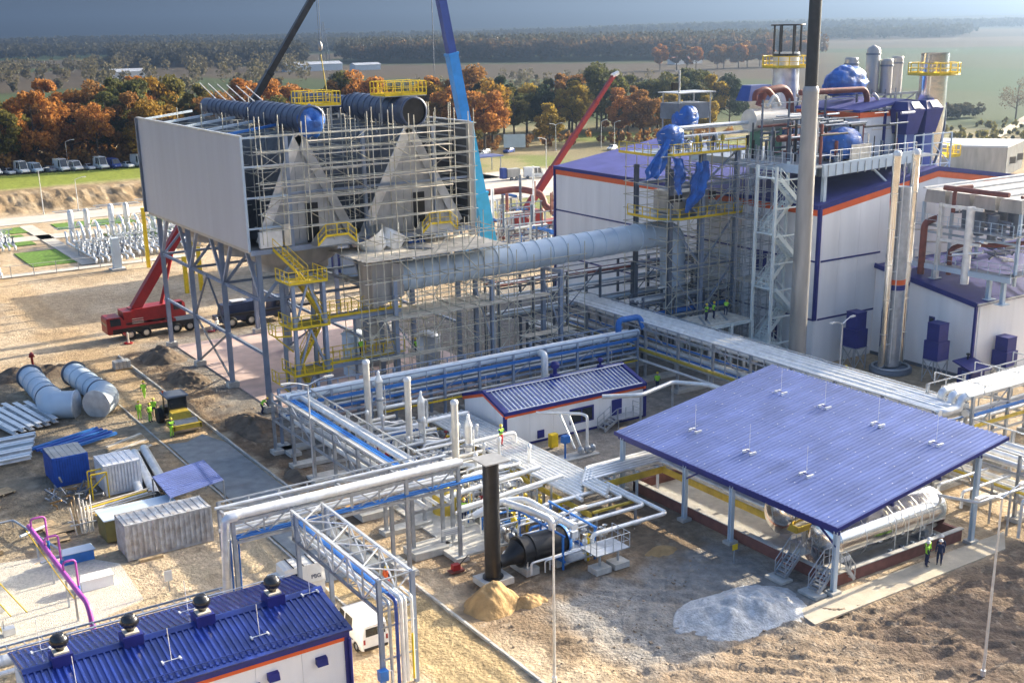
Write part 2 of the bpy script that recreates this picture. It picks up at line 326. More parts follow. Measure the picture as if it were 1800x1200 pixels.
def sheet(name, poly, z, m, th=.05):
    b = MB(); n = len(poly); b.add([(x, y, z-th) for x, y in poly]+[(x, y, z) for x, y in poly], [tuple(range(n-1, -1, -1)), tuple(range(n, 2*n))]+[(i, (i+1) % n, n+(i+1) % n, n+i) for i in range(n)])
    return struct(name, b, m)
def rect(x0, x1, y0, y1): return [(x0, y0), (x1, y0), (x1, y1), (x0, y1)]
sheet('paving', rect(38.9, 62.5, 97.5, 131.5), .06, PINK, .12)
sheet('footpath', [(49.3, 44.1), (67.6, 44.3), (70, 46.1), (53.5, 46.15), (49.6, 45.9)], .05, PATHM, .12)
sheet('road_base', [(27.6, 66), (32.0, 66), (32.0, 96), (31, 99.5), (29.2, 98.2), (27.6, 98.6)], .06, WETG, .1)
sheet('access_road', [(-20, 236.5), (150, 236.5), (150, 246), (-20, 246)], .09, ROADC, .2)
sheet('concrete_slab', [(37.0, 64.2), (40.6, 64.2), (40.6, 76), (37.0, 76)], .12, CONC, .2)
for k, (a, b_) in enumerate((((36, 191), (42.5, 205)), ((48, 226), (62, 233)), ((66, 222), (84, 233)), ((30, 212), (41, 224)), ((53, 207), (75, 215)), ((31, 226), (44, 233)))):
    sheet('lawn', rect(a[0], b_[0], a[1], b_[1]), .1, LAWN, .15)
for k, (a, b_) in enumerate((((42.6, 188), (45, 234)), ((26, 188), (28.5, 234)), ((20, 216), (95, 221)), ((20, 184.5), (60, 186.8)))):
    sheet('garden_path', rect(a[0], b_[0], a[1], b_[1]), .12, ROADC, .1)
sheet('gravel_bed', [(4, 69.2), (14, 69.2), (17.2, 70.5), (17.4, 76.6), (14.6, 80.4), (6, 82.5), (4, 82.5)], .07, mat('pale_gravel', (.60, .56, .48), .95, 0, .14, 6, .9, 14), .15)
sheet('turning_road', [(118, 205), (150, 205), (178, 230), (176, 243), (160, 247), (140, 246), (131, 236), (118, 236)], .09, ROADC, .2)
# kerbs of the dirt road, one stone per metre
def kerb(x, y0, y1, lab, wd=.16, h=.14):
    t = thing('kerb', lab, 'kerb', (x, y0, 0)); n = int((y1-y0)/1.02); me_ = MB().b2((-wd/2, .01, -.2), (wd/2, 1.0, h)).mesh('kerb_stone', CONC)
    for i in range(n): link('kerb_stone', me_, t, Matrix.Translation((x+random.uniform(-.012, .012), y0+i*1.02, random.uniform(-.012, .012))))
kerb(32.3, 40, 131, 'long pale kerb on the crane side of the dirt road')
kerb(27.35, 62, 123, 'low kerb on the container side of the dirt road', .12, .08)
# ================================================================ AIR-COOLED CONDENSER HALL
T = thing('condenser_hall', 'tall open steel hall with a huge grey clad side wall on slanted legs', 'industrial hall', (49, 101, 0))
AX0, AX1, AY0, AY1, AZ0, AZ1 = 37.3, 60.2, 101.0, 131.4, 15.5, 25.4
def cladwall(parent, p0, p1, z0, z1, m, step=1.0, name='cladding_panel', th=.08, rib=.02):
    p0, p1 = Vector((*p0, 0)), Vector((*p1, 0)); L_ = (p1-p0).length; n = round(L_/step); d = (p1-p0)/n; s_ = d.length
    b = MB().b2((-s_/2+.006, -th/2, 0), (s_/2-.006, th/2, 1)); b.b2((-.05, -th/2-rib, 0.001), (.05, -th/2+.001, .999)) if rib else None
    me_ = b.mesh(name, m); ang = math.atan2(d.y, d.x)
    for i in range(n): link(name, me_, parent, Matrix.Translation(p0+d*(i+.5)+Vector((0, 0, z0))) @ Matrix.Rotation(ang, 4, 'Z') @ Matrix.Diagonal((1, 1, z1-z0, 1)))
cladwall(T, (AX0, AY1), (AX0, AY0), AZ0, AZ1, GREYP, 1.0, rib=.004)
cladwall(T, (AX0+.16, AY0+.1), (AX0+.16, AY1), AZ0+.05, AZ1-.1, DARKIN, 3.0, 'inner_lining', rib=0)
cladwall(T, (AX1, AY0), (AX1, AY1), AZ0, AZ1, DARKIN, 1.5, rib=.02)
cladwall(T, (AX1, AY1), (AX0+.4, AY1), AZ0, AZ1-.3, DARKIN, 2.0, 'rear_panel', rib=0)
bar('top_trim', (AX0, AY0-.1, AZ1+.06), (AX0, AY1+.1, AZ1+.06), .3, CLAD, T, h=.12)
bar('top_trim', (AX1, AY0-.1, AZ1+.06), (AX1, AY1+.1, AZ1+.06), .3, GALV, T, h=.12)
bar('corner_trim', (AX0-.02, AY0-.08, AZ0-.1), (AX0-.02, AY0-.08, AZ1), .18, DUCT, T)
bar('corner_trim', (AX0-.1, AY1+.1, AZ0-.1), (AX0-.1, AY1+.1, AZ1), .35, STEELD, T)
bar('corner_post', (AX1+.02, AY0-.2, AZ0-1), (AX1+.02, AY0-.2, AZ1), .5, GREYST, T)
for k in range(1, 12):
    z = AZ0+.84*k; bar('girt', (AX1-.12, AY0+.3, z), (AX1-.12, AY1-.3, z), .1, GALV, T, h=.14)
    if k % 4 == 1: bar('girt', (AX0-.22, AY1+.2, z), (AX0+.2, AY1+.2, z), .12, CLAD, T)
# front frame: posts and beams
for x in (41.4, 48.9, 56.3): bar('front_post', (x, AY0-.05, AZ0), (x, AY0-.05, AZ1), .3, STEEL, T)
for z in (25.3, 22.8, 20.1, 17.4): bar('front_beam', (AX0, AY0-.05, z), (41.4, AY0-.05, z), .16, DUCT, T)
bar('front_beam', (41.4, AY0+.1, 20.2), (AX1, AY0+.1, 20.2), .2, STEEL, T)
# fan deck
b = MB().b2((AX0+.1, AY0-.1, AZ0-.35), (AX1-.1, AY1-.1, AZ0-.02)); part('fan_deck', b, GREYST, T)
bar('deck_edge_beam', (AX0, AY0-.3, AZ0-.2), (AX1, AY0-.3, AZ0-.2), .2, STEEL, T, h=.45)
# A-frame tube bundles: pale end walls, sloping sheets behind
for x0, xa, x1 in ((38.6, 42.9, 47.6), (48.9, 54.0, 59.2)):
    zb, zt = AZ0+.6, AZ1-.2
    n = 14
    for i in range(n):                                  # end wall of narrow upright sheets
        a = x0+(x1-x0)*i/n; c = x0+(x1-x0)*(i+1)/n
        za = zb+(zt-zb)*((a-x0)/(xa-x0) if a < xa else (x1-a)/(x1-xa)); zc = zb+(zt-zb)*((c-x0)/(xa-x0) if c < xa else (x1-c)/(x1-xa))
        za, zc = max(za, zb+.05), max(zc, zb+.05); y = AY0+.75+.02*(i % 2)
        q = [(a+.01, y, AZ0), (c-.01, y, AZ0), (c-.01, y+.06, AZ0), (a+.01, y+.06, AZ0), (a+.01, y, za), (c-.01, y, zc), (c-.01, y+.06, zc), (a+.01, y+.06, za)]
        part('end_sheet', MB().hexa(q), GREYC, T)
    for xs_, s in ((x0, -1), (x1, 1)):                  # sloping cover strips on the two legs of the A
        u = Vector((xa-xs_, 0, zt-zb)).normalized(); v = Vector((u.z, 0, -u.x))*(.45 if s > 0 else -.45)
        p, q = Vector((xs_, AY0+.5, zb-.2)), Vector((xa, AY0+.5, zt)); w0 = Vector((0, .12, 0))
        part('edge_strip', MB().hexa([p-v, p+v, p+v+w0, p-v+w0, q-v, q+v, q+v+w0, q-v+w0]), CLAD if s < 0 else GREYC, T)
        for j in range(10):                             # finned tube bundles running back along the hall
            y0 = AY0+1.0+j*2.95; p, q = Vector((xs_, y0, zb)), Vector((xa, y0, zt)); w1 = Vector((0, 2.85, 0)); v2 = v*.25
            part('tube_bundle', MB().hexa([p-v2, p+v2, p+v2+w1, p-v2+w1, q-v2, q+v2, q+v2+w1, q-v2+w1]), BUNDLE, T)
    part('doorway', MB().b2((xa+.3, AY0+.66, AZ0), (xa+1.5, AY0+.745, AZ0+3.6)), BLACK, T)
# pent roofs over the two access doors with yellow rail
for x in (43.6, 54.3):
    b = MB().hexa([(x-.6, 99.2, AZ0), (x+3.4, 99.2, AZ0), (x+3.4, 100.8, AZ0), (x-.6, 100.8, AZ0), (x+.2, 99.4, AZ0+.7), (x+2.6, 99.4, AZ0+.7), (x+2.6, 100.8, AZ0+.9), (x+.2, 100.8, AZ0+.9)])
    part('door_hood', b, GREYST, T)
    railing(T, [(x-.5, 99.1, AZ0+.05), (x+.3, 99.1, AZ0+.8), (x+2.5, 99.1, AZ0+.8), (x+3.3, 99.1, AZ0+.05)], YELLOW, 1.1, 1.2, .04, .2)
part('wall_cabinet', MB().b2((38.1, 100.3, 15.7), (40.2, 100.75, 17.1)), CLADW, T)
part('wall_cabinet', MB().b2((40.4, 100.2, 15.7), (41.0, 100.6, 17.6)), PLANK, T)
# cross ties over the open top
for y in (104.5, 110, 116, 122.5, 129): bar('roof_tie', (AX0, y, AZ1), (43, y+1.5, AZ1+.5), .22, DUCT if y > 106 else PIPEB, T)
# steam ducts on the ridge lines
def steam_duct(x, y0, y1, r0, r1, z):
    o = part('steam_duct', MB().tube([(x, y0, z), (x, y0+12, z), (x, y0+14, z), (x, y1, z)], [r0, r0, r1, r1], 20, False), DUCTB, T)
    for k in range(int((y1-y0)/1.3)):
        y = y0+.3+k*1.3; r = r0 if y < y0+12.5 else (r0*.5+r1*.5 if y < y0+14 else r1); part('duct_rib', MB().tube([(x, y-.07, z), (x, y+.07, z)], r+.045, 20), DUCTB, o)
    return o, None
for x, r0, r1, z in ((43.9, 1.2, .85, 26.5), (54.2, 1.28, .9, 26.7)):
    o, b = steam_duct(x, AY0-.3, 128, r0, r1, z)
    part('duct_flange', MB().lathe([(r0*.96, -.1), (r0+.12, -.1), (r0+.12, .1), (r0*.96, .1), (r0*.96, -.1)], n=24, M=aim((x, AY0-.3, z), (x, AY0+1, z))), DUCTB, o)
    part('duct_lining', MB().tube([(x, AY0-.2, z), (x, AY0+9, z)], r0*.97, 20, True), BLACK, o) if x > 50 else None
    for k in range(7):
        y = AY0+2+k*4
        for s in (-1, 1): bar('duct_saddle', (x+s*.7, y, AZ1-1), (x+s*.9, y, z-.5), .14, GALV, T)
# tarpaulin bulging over the open end of the left duct
b = MB(); n = 20; cx, cz = 43.9, 26.45; prof = []
for i in range(8):
    f = i/7; ring = []
    for k in range(n):
        a = 2*math.pi*k/n; rr = 1.32*math.cos(f*math.pi/2)**.6*(1+.07*math.sin(5*a+2*f)+.05*math.sin(9*a)); zz = math.sin(a)*rr
        if math.sin(a) < -.2: zz *= 1.18
        ring.append((cx+math.cos(a)*rr, AY0-.1-.55*math.sin(f*math.pi/2)-.12*math.sin(3*a+5*f)*(1-f)+.4*max(0, math.sin(a))*f, cz+zz))
    prof.append(ring)
vs = [p for g_ in prof for p in g_]; b.add(vs, [(i*n+k, i*n+(k+1) % n, (i+1)*n+(k+1) % n, (i+1)*n+k) for i in range(7) for k in range(n)], True)
b.add([prof[-1][k] for k in range(n)], [tuple(range(n))], True)
tag(part('tarpaulin', b, TARP), 'blue tarpaulin tied over the open mouth of the dark roof duct', 'tarpaulin')
# legs, beams and bracing below the deck
LY = (102.2, 112.0, 121.8, 131.4)
for x in (38.5, 48.8, 59.2):
    for y in LY:
        bar('leg', (x, y, 0), (x, y, AZ0-.3), .42, STEEL, T, 'i'); part('leg_base', MB().b2((x-.55, y-.45, 0), (x+.55, y+.45, .55)), CONC, T)
    for z in (5.5, 10.6): bar('deck_girder', (x, LY[0], z), (x, LY[-1], z), .26, STEEL, T, 'i')
    for ya, yb in zip(LY, LY[1:]):
        ym = (ya+yb)/2
        bar('strut', (x, ya, 10.6), (x, ya+3.2, AZ0-.3), .3, STEEL, T); bar('strut', (x, yb, 10.6), (x, yb-3.2, AZ0-.3), .3, STEEL, T)
    bar('brace', (x, LY[1], .6), (x, LY[2], 5.5), .16, STEELD, T); bar('brace', (x, LY[2], .6), (x, LY[1], 5.5), .16, STEELD, T)
    bar('brace', (x, LY[1], 5.5), (x, (LY[1]+LY[2])/2, 10.6), .16, STEELD, T); bar('brace', (x, LY[2], 5.5), (x, (LY[1]+LY[2])/2, 10.6), .16, STEELD, T)
for y in LY:
    for z in (10.6,): bar('cross_girder', (38.5, y, z), (59.2, y, z), .24, STEEL, T, 'i')
    bar('brace', (38.5, y, 10.4), (43, y, AZ0-.3), .24, STEEL, T); bar('brace', (59.2, y, 10.4), (55, y, AZ0-.3), .24, STEEL, T)
# fan hoppers hanging under the deck
for x, wd in ((43.4, 4.7), (54.1, 4.8)):
    for y in (106.2, 116.3, 126.4):
        part('fan_hopper', MB().lathe([(4.6, AZ0-.36), (4.2, AZ0-1.8), (3.4, AZ0-2.3), (3.4, AZ0-2.9)], (x, y, 0), 24), GREYST, T)
        bar('fan_gearbox', (x, y, AZ0-3.4), (x, y, AZ0-1.6), .45, STEELD, T, 'c')
        bar('fan_bridge', (x-4.3, y, AZ0-2.2), (x+4.3, y, AZ0-2.2), .3, STEEL, T)
# yellow work platforms beside the ducts
for x0, x1, y0, y1, z, lab in ((45.3, 48.8, 105, 108.2, 27.4, 'yellow railed platform beside the tarpaulin-covered roof duct'), (52.2, 56.6, 102.5, 105.5, 28.1, 'yellow railed platform on top of the open-ended roof duct')):
    P = thing('work_platform', lab, 'platform', (x0, y0, z)); part('deck_grating', MB().b2((x0, y0, z-.1), (x1, y1, z)), GALV, P)
    railing(P, [(x0, y0, z), (x1, y0, z), (x1, y1, z), (x0, y1, z)], YELLOW, 1.25, .85, .035, .22, True)
    for x in (x0+.3, x1-.3): bar('bracket', (x, (y0+y1)/2, z-.1), (x, (y0+y1)/2, 25.3), .14, GALV, P)
# raking tubes on the roof
for k in range(6): 
    y = 127-2.3*k; 
    tag(bar('raking_tube', (44.6+.2*k, y, 27.2), (43.2+.15*k, y+.8, 28.9), .06, GALV, None, 'c'), 'slanting pale tube above the left roof duct, number %s from the tree side' % ('one', 'two', 'three', 'four', 'five', 'six')[k], 'scaffold tube', 'tubes leaning over the left roof duct')
# ---------------------------------------------------------------- large exhaust duct
D = thing('exhaust_duct', 'long pale blue ribbed duct running across to the white turbine hall', 'duct', (66, 98, 0))
zc = lambda x: 12.0+.022*(x-50)
o = part('duct_shell', MB().tube([(x, 98, zc(x)) for x in (50.2, 60, 70, 80.6)], 1.38, 28), DUCT, D)
for k in range(19): x = 51+k*1.62; part('stiffener_ring', MB().tube([(x-.06, 98, zc(x)), (x+.06, 98, zc(x))], 1.46, 28), DUCT, o)
part('transition_box', MB().hexa([(47.2, 96.9, 9.6), (50.3, 96.7, 10.5), (50.3, 99.3, 10.5), (47.2, 99.4, 9.6), (47.2, 96.9, 14.2), (50.3, 96.7, 13.4), (50.3, 99.3, 13.4), (47.2, 99.4, 14.2)]), GREYST, D)
part('riser', MB().tube([(80.5, 98, 12.67), (83.6, 98, 12.67), (83.9, 98, 0)], 1.38, 24, True, 2.4, 6), DUCT, D)
for x, z in ((49.2, 11.6), (59.7, 10.4), (67.8, 10.4)):
    bar('support_column', (x, 96.5, 0), (x, 96.5, z+.4), .38, STEEL, D, 'i'); bar('support_column', (x, 99.6, 0), (x, 99.6, z), .38, STEEL, D, 'i')
    bar('saddle_beam', (x, 96.2, 10.55), (x, 99.8, 10.55), .3, STEEL, D); part('foundation', MB().b2((x-.6, 96, 0), (x+.6, 97, .4)), CONC, D)
    bar('support_brace', (x, 96.5, 4.5), (x, 99.6, 9.5), .14, STEEL, D)
# ---------------------------------------------------------------- yellow stair tower
ST = thing('stair_tower', 'yellow zigzag stairs inside a blue-grey steel tower before the condenser', 'stair tower', (40.7, 99, 0))
for x in (39.3, 42.2):
    for y in (96.6, 99.2): bar('tower_leg', (x, y, 0), (x, y, 13.0), .3, STEEL, ST, 'i')
for z in (1.2, 4.6, 8.9, 12.9):
    for y in (96.6, 99.2): bar('tower_beam', (39.3, y, z), (42.2, y, z), .22, STEEL, ST, 'i')
    for x in (39.3, 42.2): bar('tower_beam', (x, 96.6, z), (x, 99.2, z), .22, STEEL, ST, 'i')
    if z < 12: 
        zz = z+(4.3 if z > 4 else 3.4)
        for y in (96.6,): bar('tower_brace', (39.3, y, z+.1), (40.75, y, zz-.2), .16, STEEL, ST); bar('tower_brace', (42.2, y, z+.1), (40.75, y, zz-.2), .16, STEEL, ST)
def flight(parent, a, b_, width, m, tm, side=Vector((0, 1, 0)), n=None, rails=True, tread=.26):
    a, b_ = Vector(a), Vector(b_); n = n or max(3, int(abs(b_.z-a.z)/.21)); s = side.normalized()*width/2; h = b_-a; hh = Vector((h.x, h.y, 0)).normalized()
    for k in (-1, 1): bar('stringer', a+s*k, b_+s*k, .05, m, parent, 'b', .24)
    me_ = None
    for i in range(n):
        p = a.lerp(b_, (i+.5)/n); bar('tread', p-s*.96, p+s*.96, tread, tm, parent, 'b', .05) if abs(hh.dot(Vector((0, 0, 1)))) < 1 else None
    if rails:
        for k in (-1, 1):
            u = Vector((0, 0, 1.0)); bar('handrail', a+s*k+u, b_+s*k+u, .035, m, parent, 'c'); bar('knee_rail', a+s*k+u*.5, b_+s*k+u*.5, .025, m, parent, 'c')
            q = max(2, int((b_-a).length/1.2))
            for i in range(q+1): t_ = a.lerp(b_, i/q)+s*k; bar('rail_post', t_, t_+u, .05, m, parent)
for z, zt, x0, x1, y in ((.1, 4.6, 42.0, 40.0, 97.4), (4.7, 8.9, 40.0, 42.6, 98.5), (9.0, 12.9, 42.6, 40.2, 97.4)):
    flight(ST, (x0, y, z), (x1, y, zt), .9, YELLOW, YELD)
flight(ST, (41.4, 98.4, 13.0), (39.6, 100.6, 15.5), .9, YELLOW, GALV, Vector((.77, .63, 0)))
for z in (4.65, 8.95, 12.95):
    part('landing', MB().b2((39.2, 96.5, z-.06), (42.4, 99.3, z+.02)), YELD, ST); railing(ST, [(38.9, 99.3, z), (38.9, 96.3, z), (42.5, 96.3, z), (42.5, 99.3, z)], YELLOW, 1.1, 1.0, .035, .22)
for z in (4.6, 8.9):                                       # hanging side cage on the left
    railing(ST, [(37.6, 98.6, z-.6), (37.6, 97.0, z-.6), (38.9, 96.6, z-.6)], YELLOW, 1.1, .8, .035, .15); bar('bracket', (39.3, 97.4, z-2.2), (37.7, 97.6, z-.6), .12, YELLOW, ST)
# long railed walkways to the right of the tower
for z, x1, lab in ((5.0, 50.4, 'lower yellow railed walkway beside the stair tower'), (9.3, 50.2, 'upper yellow railed walkway beside the stair tower')):
    P = thing('walkway', lab, 'walkway', (43, 98, z)); part('grating', MB().b2((42.6, 97.4, z-.08), (x1, 98.7, z)), GALV, P)
    bar('edge_beam', (42.4, 97.35, z-.3), (x1, 97.35, z-.3), .12, STEEL, P, 'b', .32); bar('edge_beam', (42.4, 98.75, z-.3), (x1, 98.75, z-.3), .12, STEEL, P, 'b', .32)
    railing(P, [(42.6, 97.3, z), (x1, 97.3, z)], YELLOW, 1.15, 1.05, .038, .22); railing(P, [(42.6, 98.8, z), (x1, 98.8, z)], YELLOW, 1.15, 1.05, .038)
    for x in (46, 50): bar('walkway_leg', (x, 98.7, 0), (x, 98.7, z-.1), .2, STEEL, P)
# ---------------------------------------------------------------- scaffolding
def scaffold(name, lab, xs_, ys_, z0, z1, step, decks=(), diag=2, seed=1, loc=None, m=SCAF, drop=.0):
    t = thing(name, lab, 'scaffold', loc or (xs_[0], ys_[0], z0)); rd = random.Random(seed); zs = [z0+step*(k+1) for k in range(int((z1-z0)/step))]
    for y in ys_:
        for x in xs_: bar('standard', (x, y, z0), (x+rd.uniform(-.03, .03), y, z1+rd.uniform(.2, 1.5)), .045, m, t, 'c')
    for z in zs:
        for y in ys_: 
            if rd.random() >= drop: bar('ledger', (xs_[0]-.3, y, z), (xs_[-1]+.3, y, z), .042, m, t, 'c')
        for x in xs_:
            if len(ys_) > 1 and rd.random() > .2: bar('transom', (x, ys_[0]-.2, z-.06), (x, ys_[-1]+.2, z-.06), .042, m, t, 'c')
    for i in range(0, len(xs_)-1, diag):
        for k, z in enumerate(zs[:-1]):
            if rd.random() < .45: 
                a, c = (xs_[i], xs_[i+1]) if k % 2 else (xs_[i+1], xs_[i]); bar('diagonal', (a, ys_[0]-.05, z), (c, ys_[0]-.05, z+step), .04, m, t, 'c')
    me_ = MB().b2((0, -.13, -.025), (1, .13, .025)).mesh('scaffold_board', PLANK)
    for (x0, x1, y0, y1, z) in decks:
        n = int((y1-y0)/.28); k = max(1, round((x1-x0)/3.6))
        for i in range(n):
            for j in range(k):
                a = x0+(x1-x0)*j/k; link('scaffold_board', me_, t, Matrix.Translation((a+rd.uniform(-.12, .12), y0+.14+i*.28, z+rd.uniform(0, .03))) @ Matrix.Diagonal(((x1-x0)/k+.1, 1, 1, 1)))
    return t
R_ = lambda a, b, s: [a+i*s for i in range(int((b-a)/s+.5)+1)]
scaffold('front_scaffold', 'dense tube scaffold with narrow boards across the open front of the condenser hall', R_(38.4, 59.8, 2.14), [100.3, 99.3], 16, 26.2, 1.35,
         [(43, 57.5, 99.45, 100.3, z) for z in (17.3, 18.6, 19.8, 21.1, 22.3, 23.6, 24.8)] + [(38.6, 42.4, 99.6, 100.2, z) for z in (19.5, 21.0, 22.9)], seed=3)
scaffold('inner_scaffold', 'scaffold standing inside the condenser hall between the two pale gables', R_(39, 59.4, 2.55), [103, 106, 110, 116, 123], 15.6, 26, 1.6,
         [(46.2, 50.6, 104, 105.2, z) for z in (19.6, 21.6, 23.6)] + [(38.2, 41.5, 110, 111, 25.2)], diag=3, seed=4)
scaffold('deck_scaffold', 'tall scaffold carrying two broad boarded decks before the pale blue duct', R_(45.8, 60.6, 1.65), [95.0, 96.6, 100.2], .1, 16.2, 1.75,
         [(45.6, 60.6, 94.9, 102.6, 14.35), (47.2, 61.2, 95.0, 100.0, 8.7), (46.4, 53, 99.8, 102.4, 11.6), (47, 54, 95.2, 96.4, 5.0)], seed=5)
scaffold('duct_scaffold', 'lower scaffold bays under the middle of the long duct', R_(62.4, 70.6, 2.05), [96.2, 99.9], .1, 12.2, 2.0, [(62.4, 67, 97, 98.4, 8.2), (64, 70, 97, 98.6, 4.2)], seed=6)
# white breeches piece standing on the upper deck
b = MB(); b.lathe([(1.15, 0), (1.5, 1.7)], n=22, M=Matrix.Translation((49.4, 100.3, 14.45)) @ Matrix.Rotation(R(-28), 4, 'Y')); b.lathe([(1.1, 0), (1.25, 1.6)], n=22, M=Matrix.Translation((50.6, 100.3, 14.45)) @ Matrix.Rotation(R(30), 4, 'Y'))
tag(part('duct_branch', b, CLADW), 'white forked duct piece standing on the upper scaffold deck', 'duct piece')
tag(part('tarpaulin', MB().hexa([(53.2, 101, 14.4), (55, 100.8, 14.4), (55.2, 101.6, 14.4), (53.3, 101.8, 14.4), (53.4, 101.1, 14.75), (54.8, 101, 14.6), (55, 101.5, 14.8), (53.5, 101.6, 14.6)]), TARP), 'crumpled blue sheet lying on the upper scaffold deck', 'tarpaulin')
b = MB(); [b.bar((53.0+.25*k, 97.0, 14.45), (51.6+.25*k, 98.9, 14.5), .16, .05) for k in range(4)]; tag(part('ladder', b, STEELD), 'dark ladder sections lying on the upper scaffold deck', 'ladder')
# grey tanks and plant standing under the deck
for k, (x, y, r, h, m) in enumerate(((54.5, 112, 2.2, 5.5, GREYST), (50.6, 109, 1.2, 4.2, DUCT), (57.6, 106, 1.3, 3.6, GALV))):
    t = thing('storage_tank', ('broad grey tank', 'narrow pale blue tank', 'low galvanised tank')[k]+' standing under the condenser deck', 'tank', (x, y, 0))
    part('shell', MB().lathe([(r, 0), (r, h), (r*.6, h+.35), (0.02, h+.5)], (x, y, .06), 22), m, t); part('rim', MB().lathe([(r+.04, h-.05), (r+.1, h), (r+.04, h+.06)], (x, y, .06), 22), m, t)
# plant building behind the hall that shades the yard
B = thing('plant_building', 'plain grey building half hidden behind the condenser hall', 'building', (79, 161, 0))
for p0, p1 in (((72, 172), (72, 151)), ((72, 151), (86, 151)), ((86, 151), (86, 172)), ((86, 172), (72, 172))): cladwall(B, p0, p1, 0, 14.7, GREYP, 3.5, 'wall_panel', .1, .02)
part('roof', MB().b2((71.9, 150.9, 14.71), (86.1, 172.1, 15.0)), GREYST, B); part('door', MB().b2((71.86, 158, 0), (71.93, 161, 3.4)), BLUE, B)
for y in (153, 157, 161, 165, 169): bar('roof_vent', (73.5, y, 15.0), (73.5, y, 17.4), .28, GREYST, B, 'c'); 
# ================================================================ BUILDINGS
def wallpanels(parent, p0, p1, z0, z1, m, step, name='wall_panel', th=.12, gap=.008, zs=None):
    """sandwich panels side by side; zs splits them into courses"""
    p0, p1 = Vector((*p0, 0)), Vector((*p1, 0)); L_ = (p1-p0).length; n = max(1, round(L_/step)); d = (p1-p0)/n; ang = math.atan2(d.y, d.x)
    me_ = MB().b2((-.5, -th/2, 0), (.5, th/2, 1)).mesh(name, m)
    for a, c in zip((zs or [z0, z1]), (zs or [z0, z1])[1:]):
        for i in range(n): link(name, me_, parent, Matrix.Translation(p0+d*(i+.5)+Vector((0, 0, a+gap))) @ Matrix.Rotation(ang, 4, 'Z') @ Matrix.Diagonal((d.length-2*gap, 1, c-a-2*gap, 1)))
def band(parent, p0, p1, z0, z1, m, name, out=.05, th=.1):
    """trim strip fixed proud of a wall running p0 -> p1 (outside on the right hand)"""
    p0, p1 = Vector((*p0, 0)), Vector((*p1, 0)); d = (p1-p0).normalized(); nrm = Vector((d.y, -d.x, 0))*(out+th/2); u = Vector((0, 0, (z0+z1)/2))
    return bar(name, p0+nrm+u, p1+nrm+u, th, m, parent, 'b', z1-z0)
# ---------------------------------------------------------------- turbine hall
TH = thing('turbine_hall', 'tall white turbine hall with orange stripe and dark blue trim', 'building', (107, 106, 0))
x0, x1, y0, y1, ze, zr, xr = 90.0, 125.0, 83.2, 129.0, 16.6, 19.1, 107.5
wallpanels(TH, (x0, y1), (x0, y0), 0, 15.4, WHITE, 5.8, zs=[0, 4.9, 10.9, 15.5])
for z in (4.9, 10.9): band(TH, (x0, y1), (x0, y0), z-.09, z+.09, BLUE, 'joint_strip', .06, .05); band(TH, (x0+.4, y0), (99.2, y0), z-.09, z+.09, BLUE, 'joint_strip', .06, .05)
band(TH, (x0, y1), (x0, y0), 15.5, 16.15, ORANGE, 'orange_stripe', .0, .12); band(TH, (x0-.1, y1), (x0-.1, y0-.1), 16.16, ze, BLUE, 'eaves_trim', .0, .3)
nseg = 12
for i in range(nseg):                                        # gable front wall in tapering panels
    a, c = x0+(x1-x0)*i/nseg, x0+(x1-x0)*(i+1)/nseg; f = lambda x: ze-1.1+(zr-ze)*(1-abs(x-xr)/(xr-x0))
    for zl, zh in ((0, 4.9), (4.9, 10.9), (10.9, None)):
        A, C_ = (zh, zh) if zh else (f(a), f(c)); g_ = .008
        part('wall_panel', MB().hexa([(a+g_, y0-.06, zl+g_), (c-g_, y0-.06, zl+g_), (c-g_, y0+.06, zl+g_), (a+g_, y0+.06, zl+g_), (a+g_, y0-.06, A-g_), (c-g_, y0-.06, C_-g_), (c-g_, y0+.06, C_-g_), (a+g_, y0+.06, A-g_)]), WHITE, TH)
for nm, m_, dz0, dz1, o_ in (('orange_stripe', ORANGE, -1.1, -.45, .1), ('verge_trim', BLUE, -.44, .02, .16)):
    for xa, xb in ((x0-.1, xr), (xr, x1)):
        f = lambda x: ze+(zr-ze)*(1-abs(x-xr)/(xr-x0))
        part(nm, MB().hexa([(xa, y0-o_, f(xa)+dz0), (xb, y0-o_, f(xb)+dz0), (xb, y0+.05, f(xb)+dz0), (xa, y0+.05, f(xa)+dz0), (xa, y0-o_, f(xa)+dz1), (xb, y0-o_, f(xb)+dz1), (xb, y0+.05, f(xb)+dz1), (xa, y0+.05, f(xa)+dz1)]), m_, TH)
for xa, za, xb, zb in ((x0, ze, xr, zr), (xr, zr, x1, ze)):
    for j in range(8):
        ya, yb = y0+(y1-y0)*j/8, y0+(y1-y0)*(j+1)/8-.03
        part('roof_sheet', MB().hexa([(xa, ya, za-.15), (xb, ya, zb-.15), (xb, yb, zb-.15), (xa, yb, za-.15), (xa, ya, za), (xb, ya, zb), (xb, yb, zb), (xa, yb, za)]), ROOFB, TH)
bar('corner_trim', (x0-.1, y0-.1, 4.9), (x0-.1, y0-.1, ze-.3), .34, BLUE, TH); bar('corner_trim', (x0-.12, y1+.05, 0), (x0-.12, y1+.05, ze), .3, BLUE, TH); bar('downpipe', (x0-.25, y0+1.0, .3), (x0-.25, y0+1.0, ze-.4), .08, BLUE, TH, 'c')
wallpanels(TH, (x1, y0), (x1, y1), 0, 16.2, WHITE, 9); wallpanels(TH, (x1, y1), (x0, y1), 0, 16.4, WHITE, 9)
part('louvre', MB().b2((89.8, 103.2, 1.6), (89.9, 106.4, 4.2)), BLUE, TH); part('louvre', MB().b2((89.8, 90.2, 8.8), (89.93, 91.8, 11)), BLUE, TH); part('door', MB().b2((89.85, 88.2, 1.9), (89.93, 89.6, 4.2)), BLUE, TH)
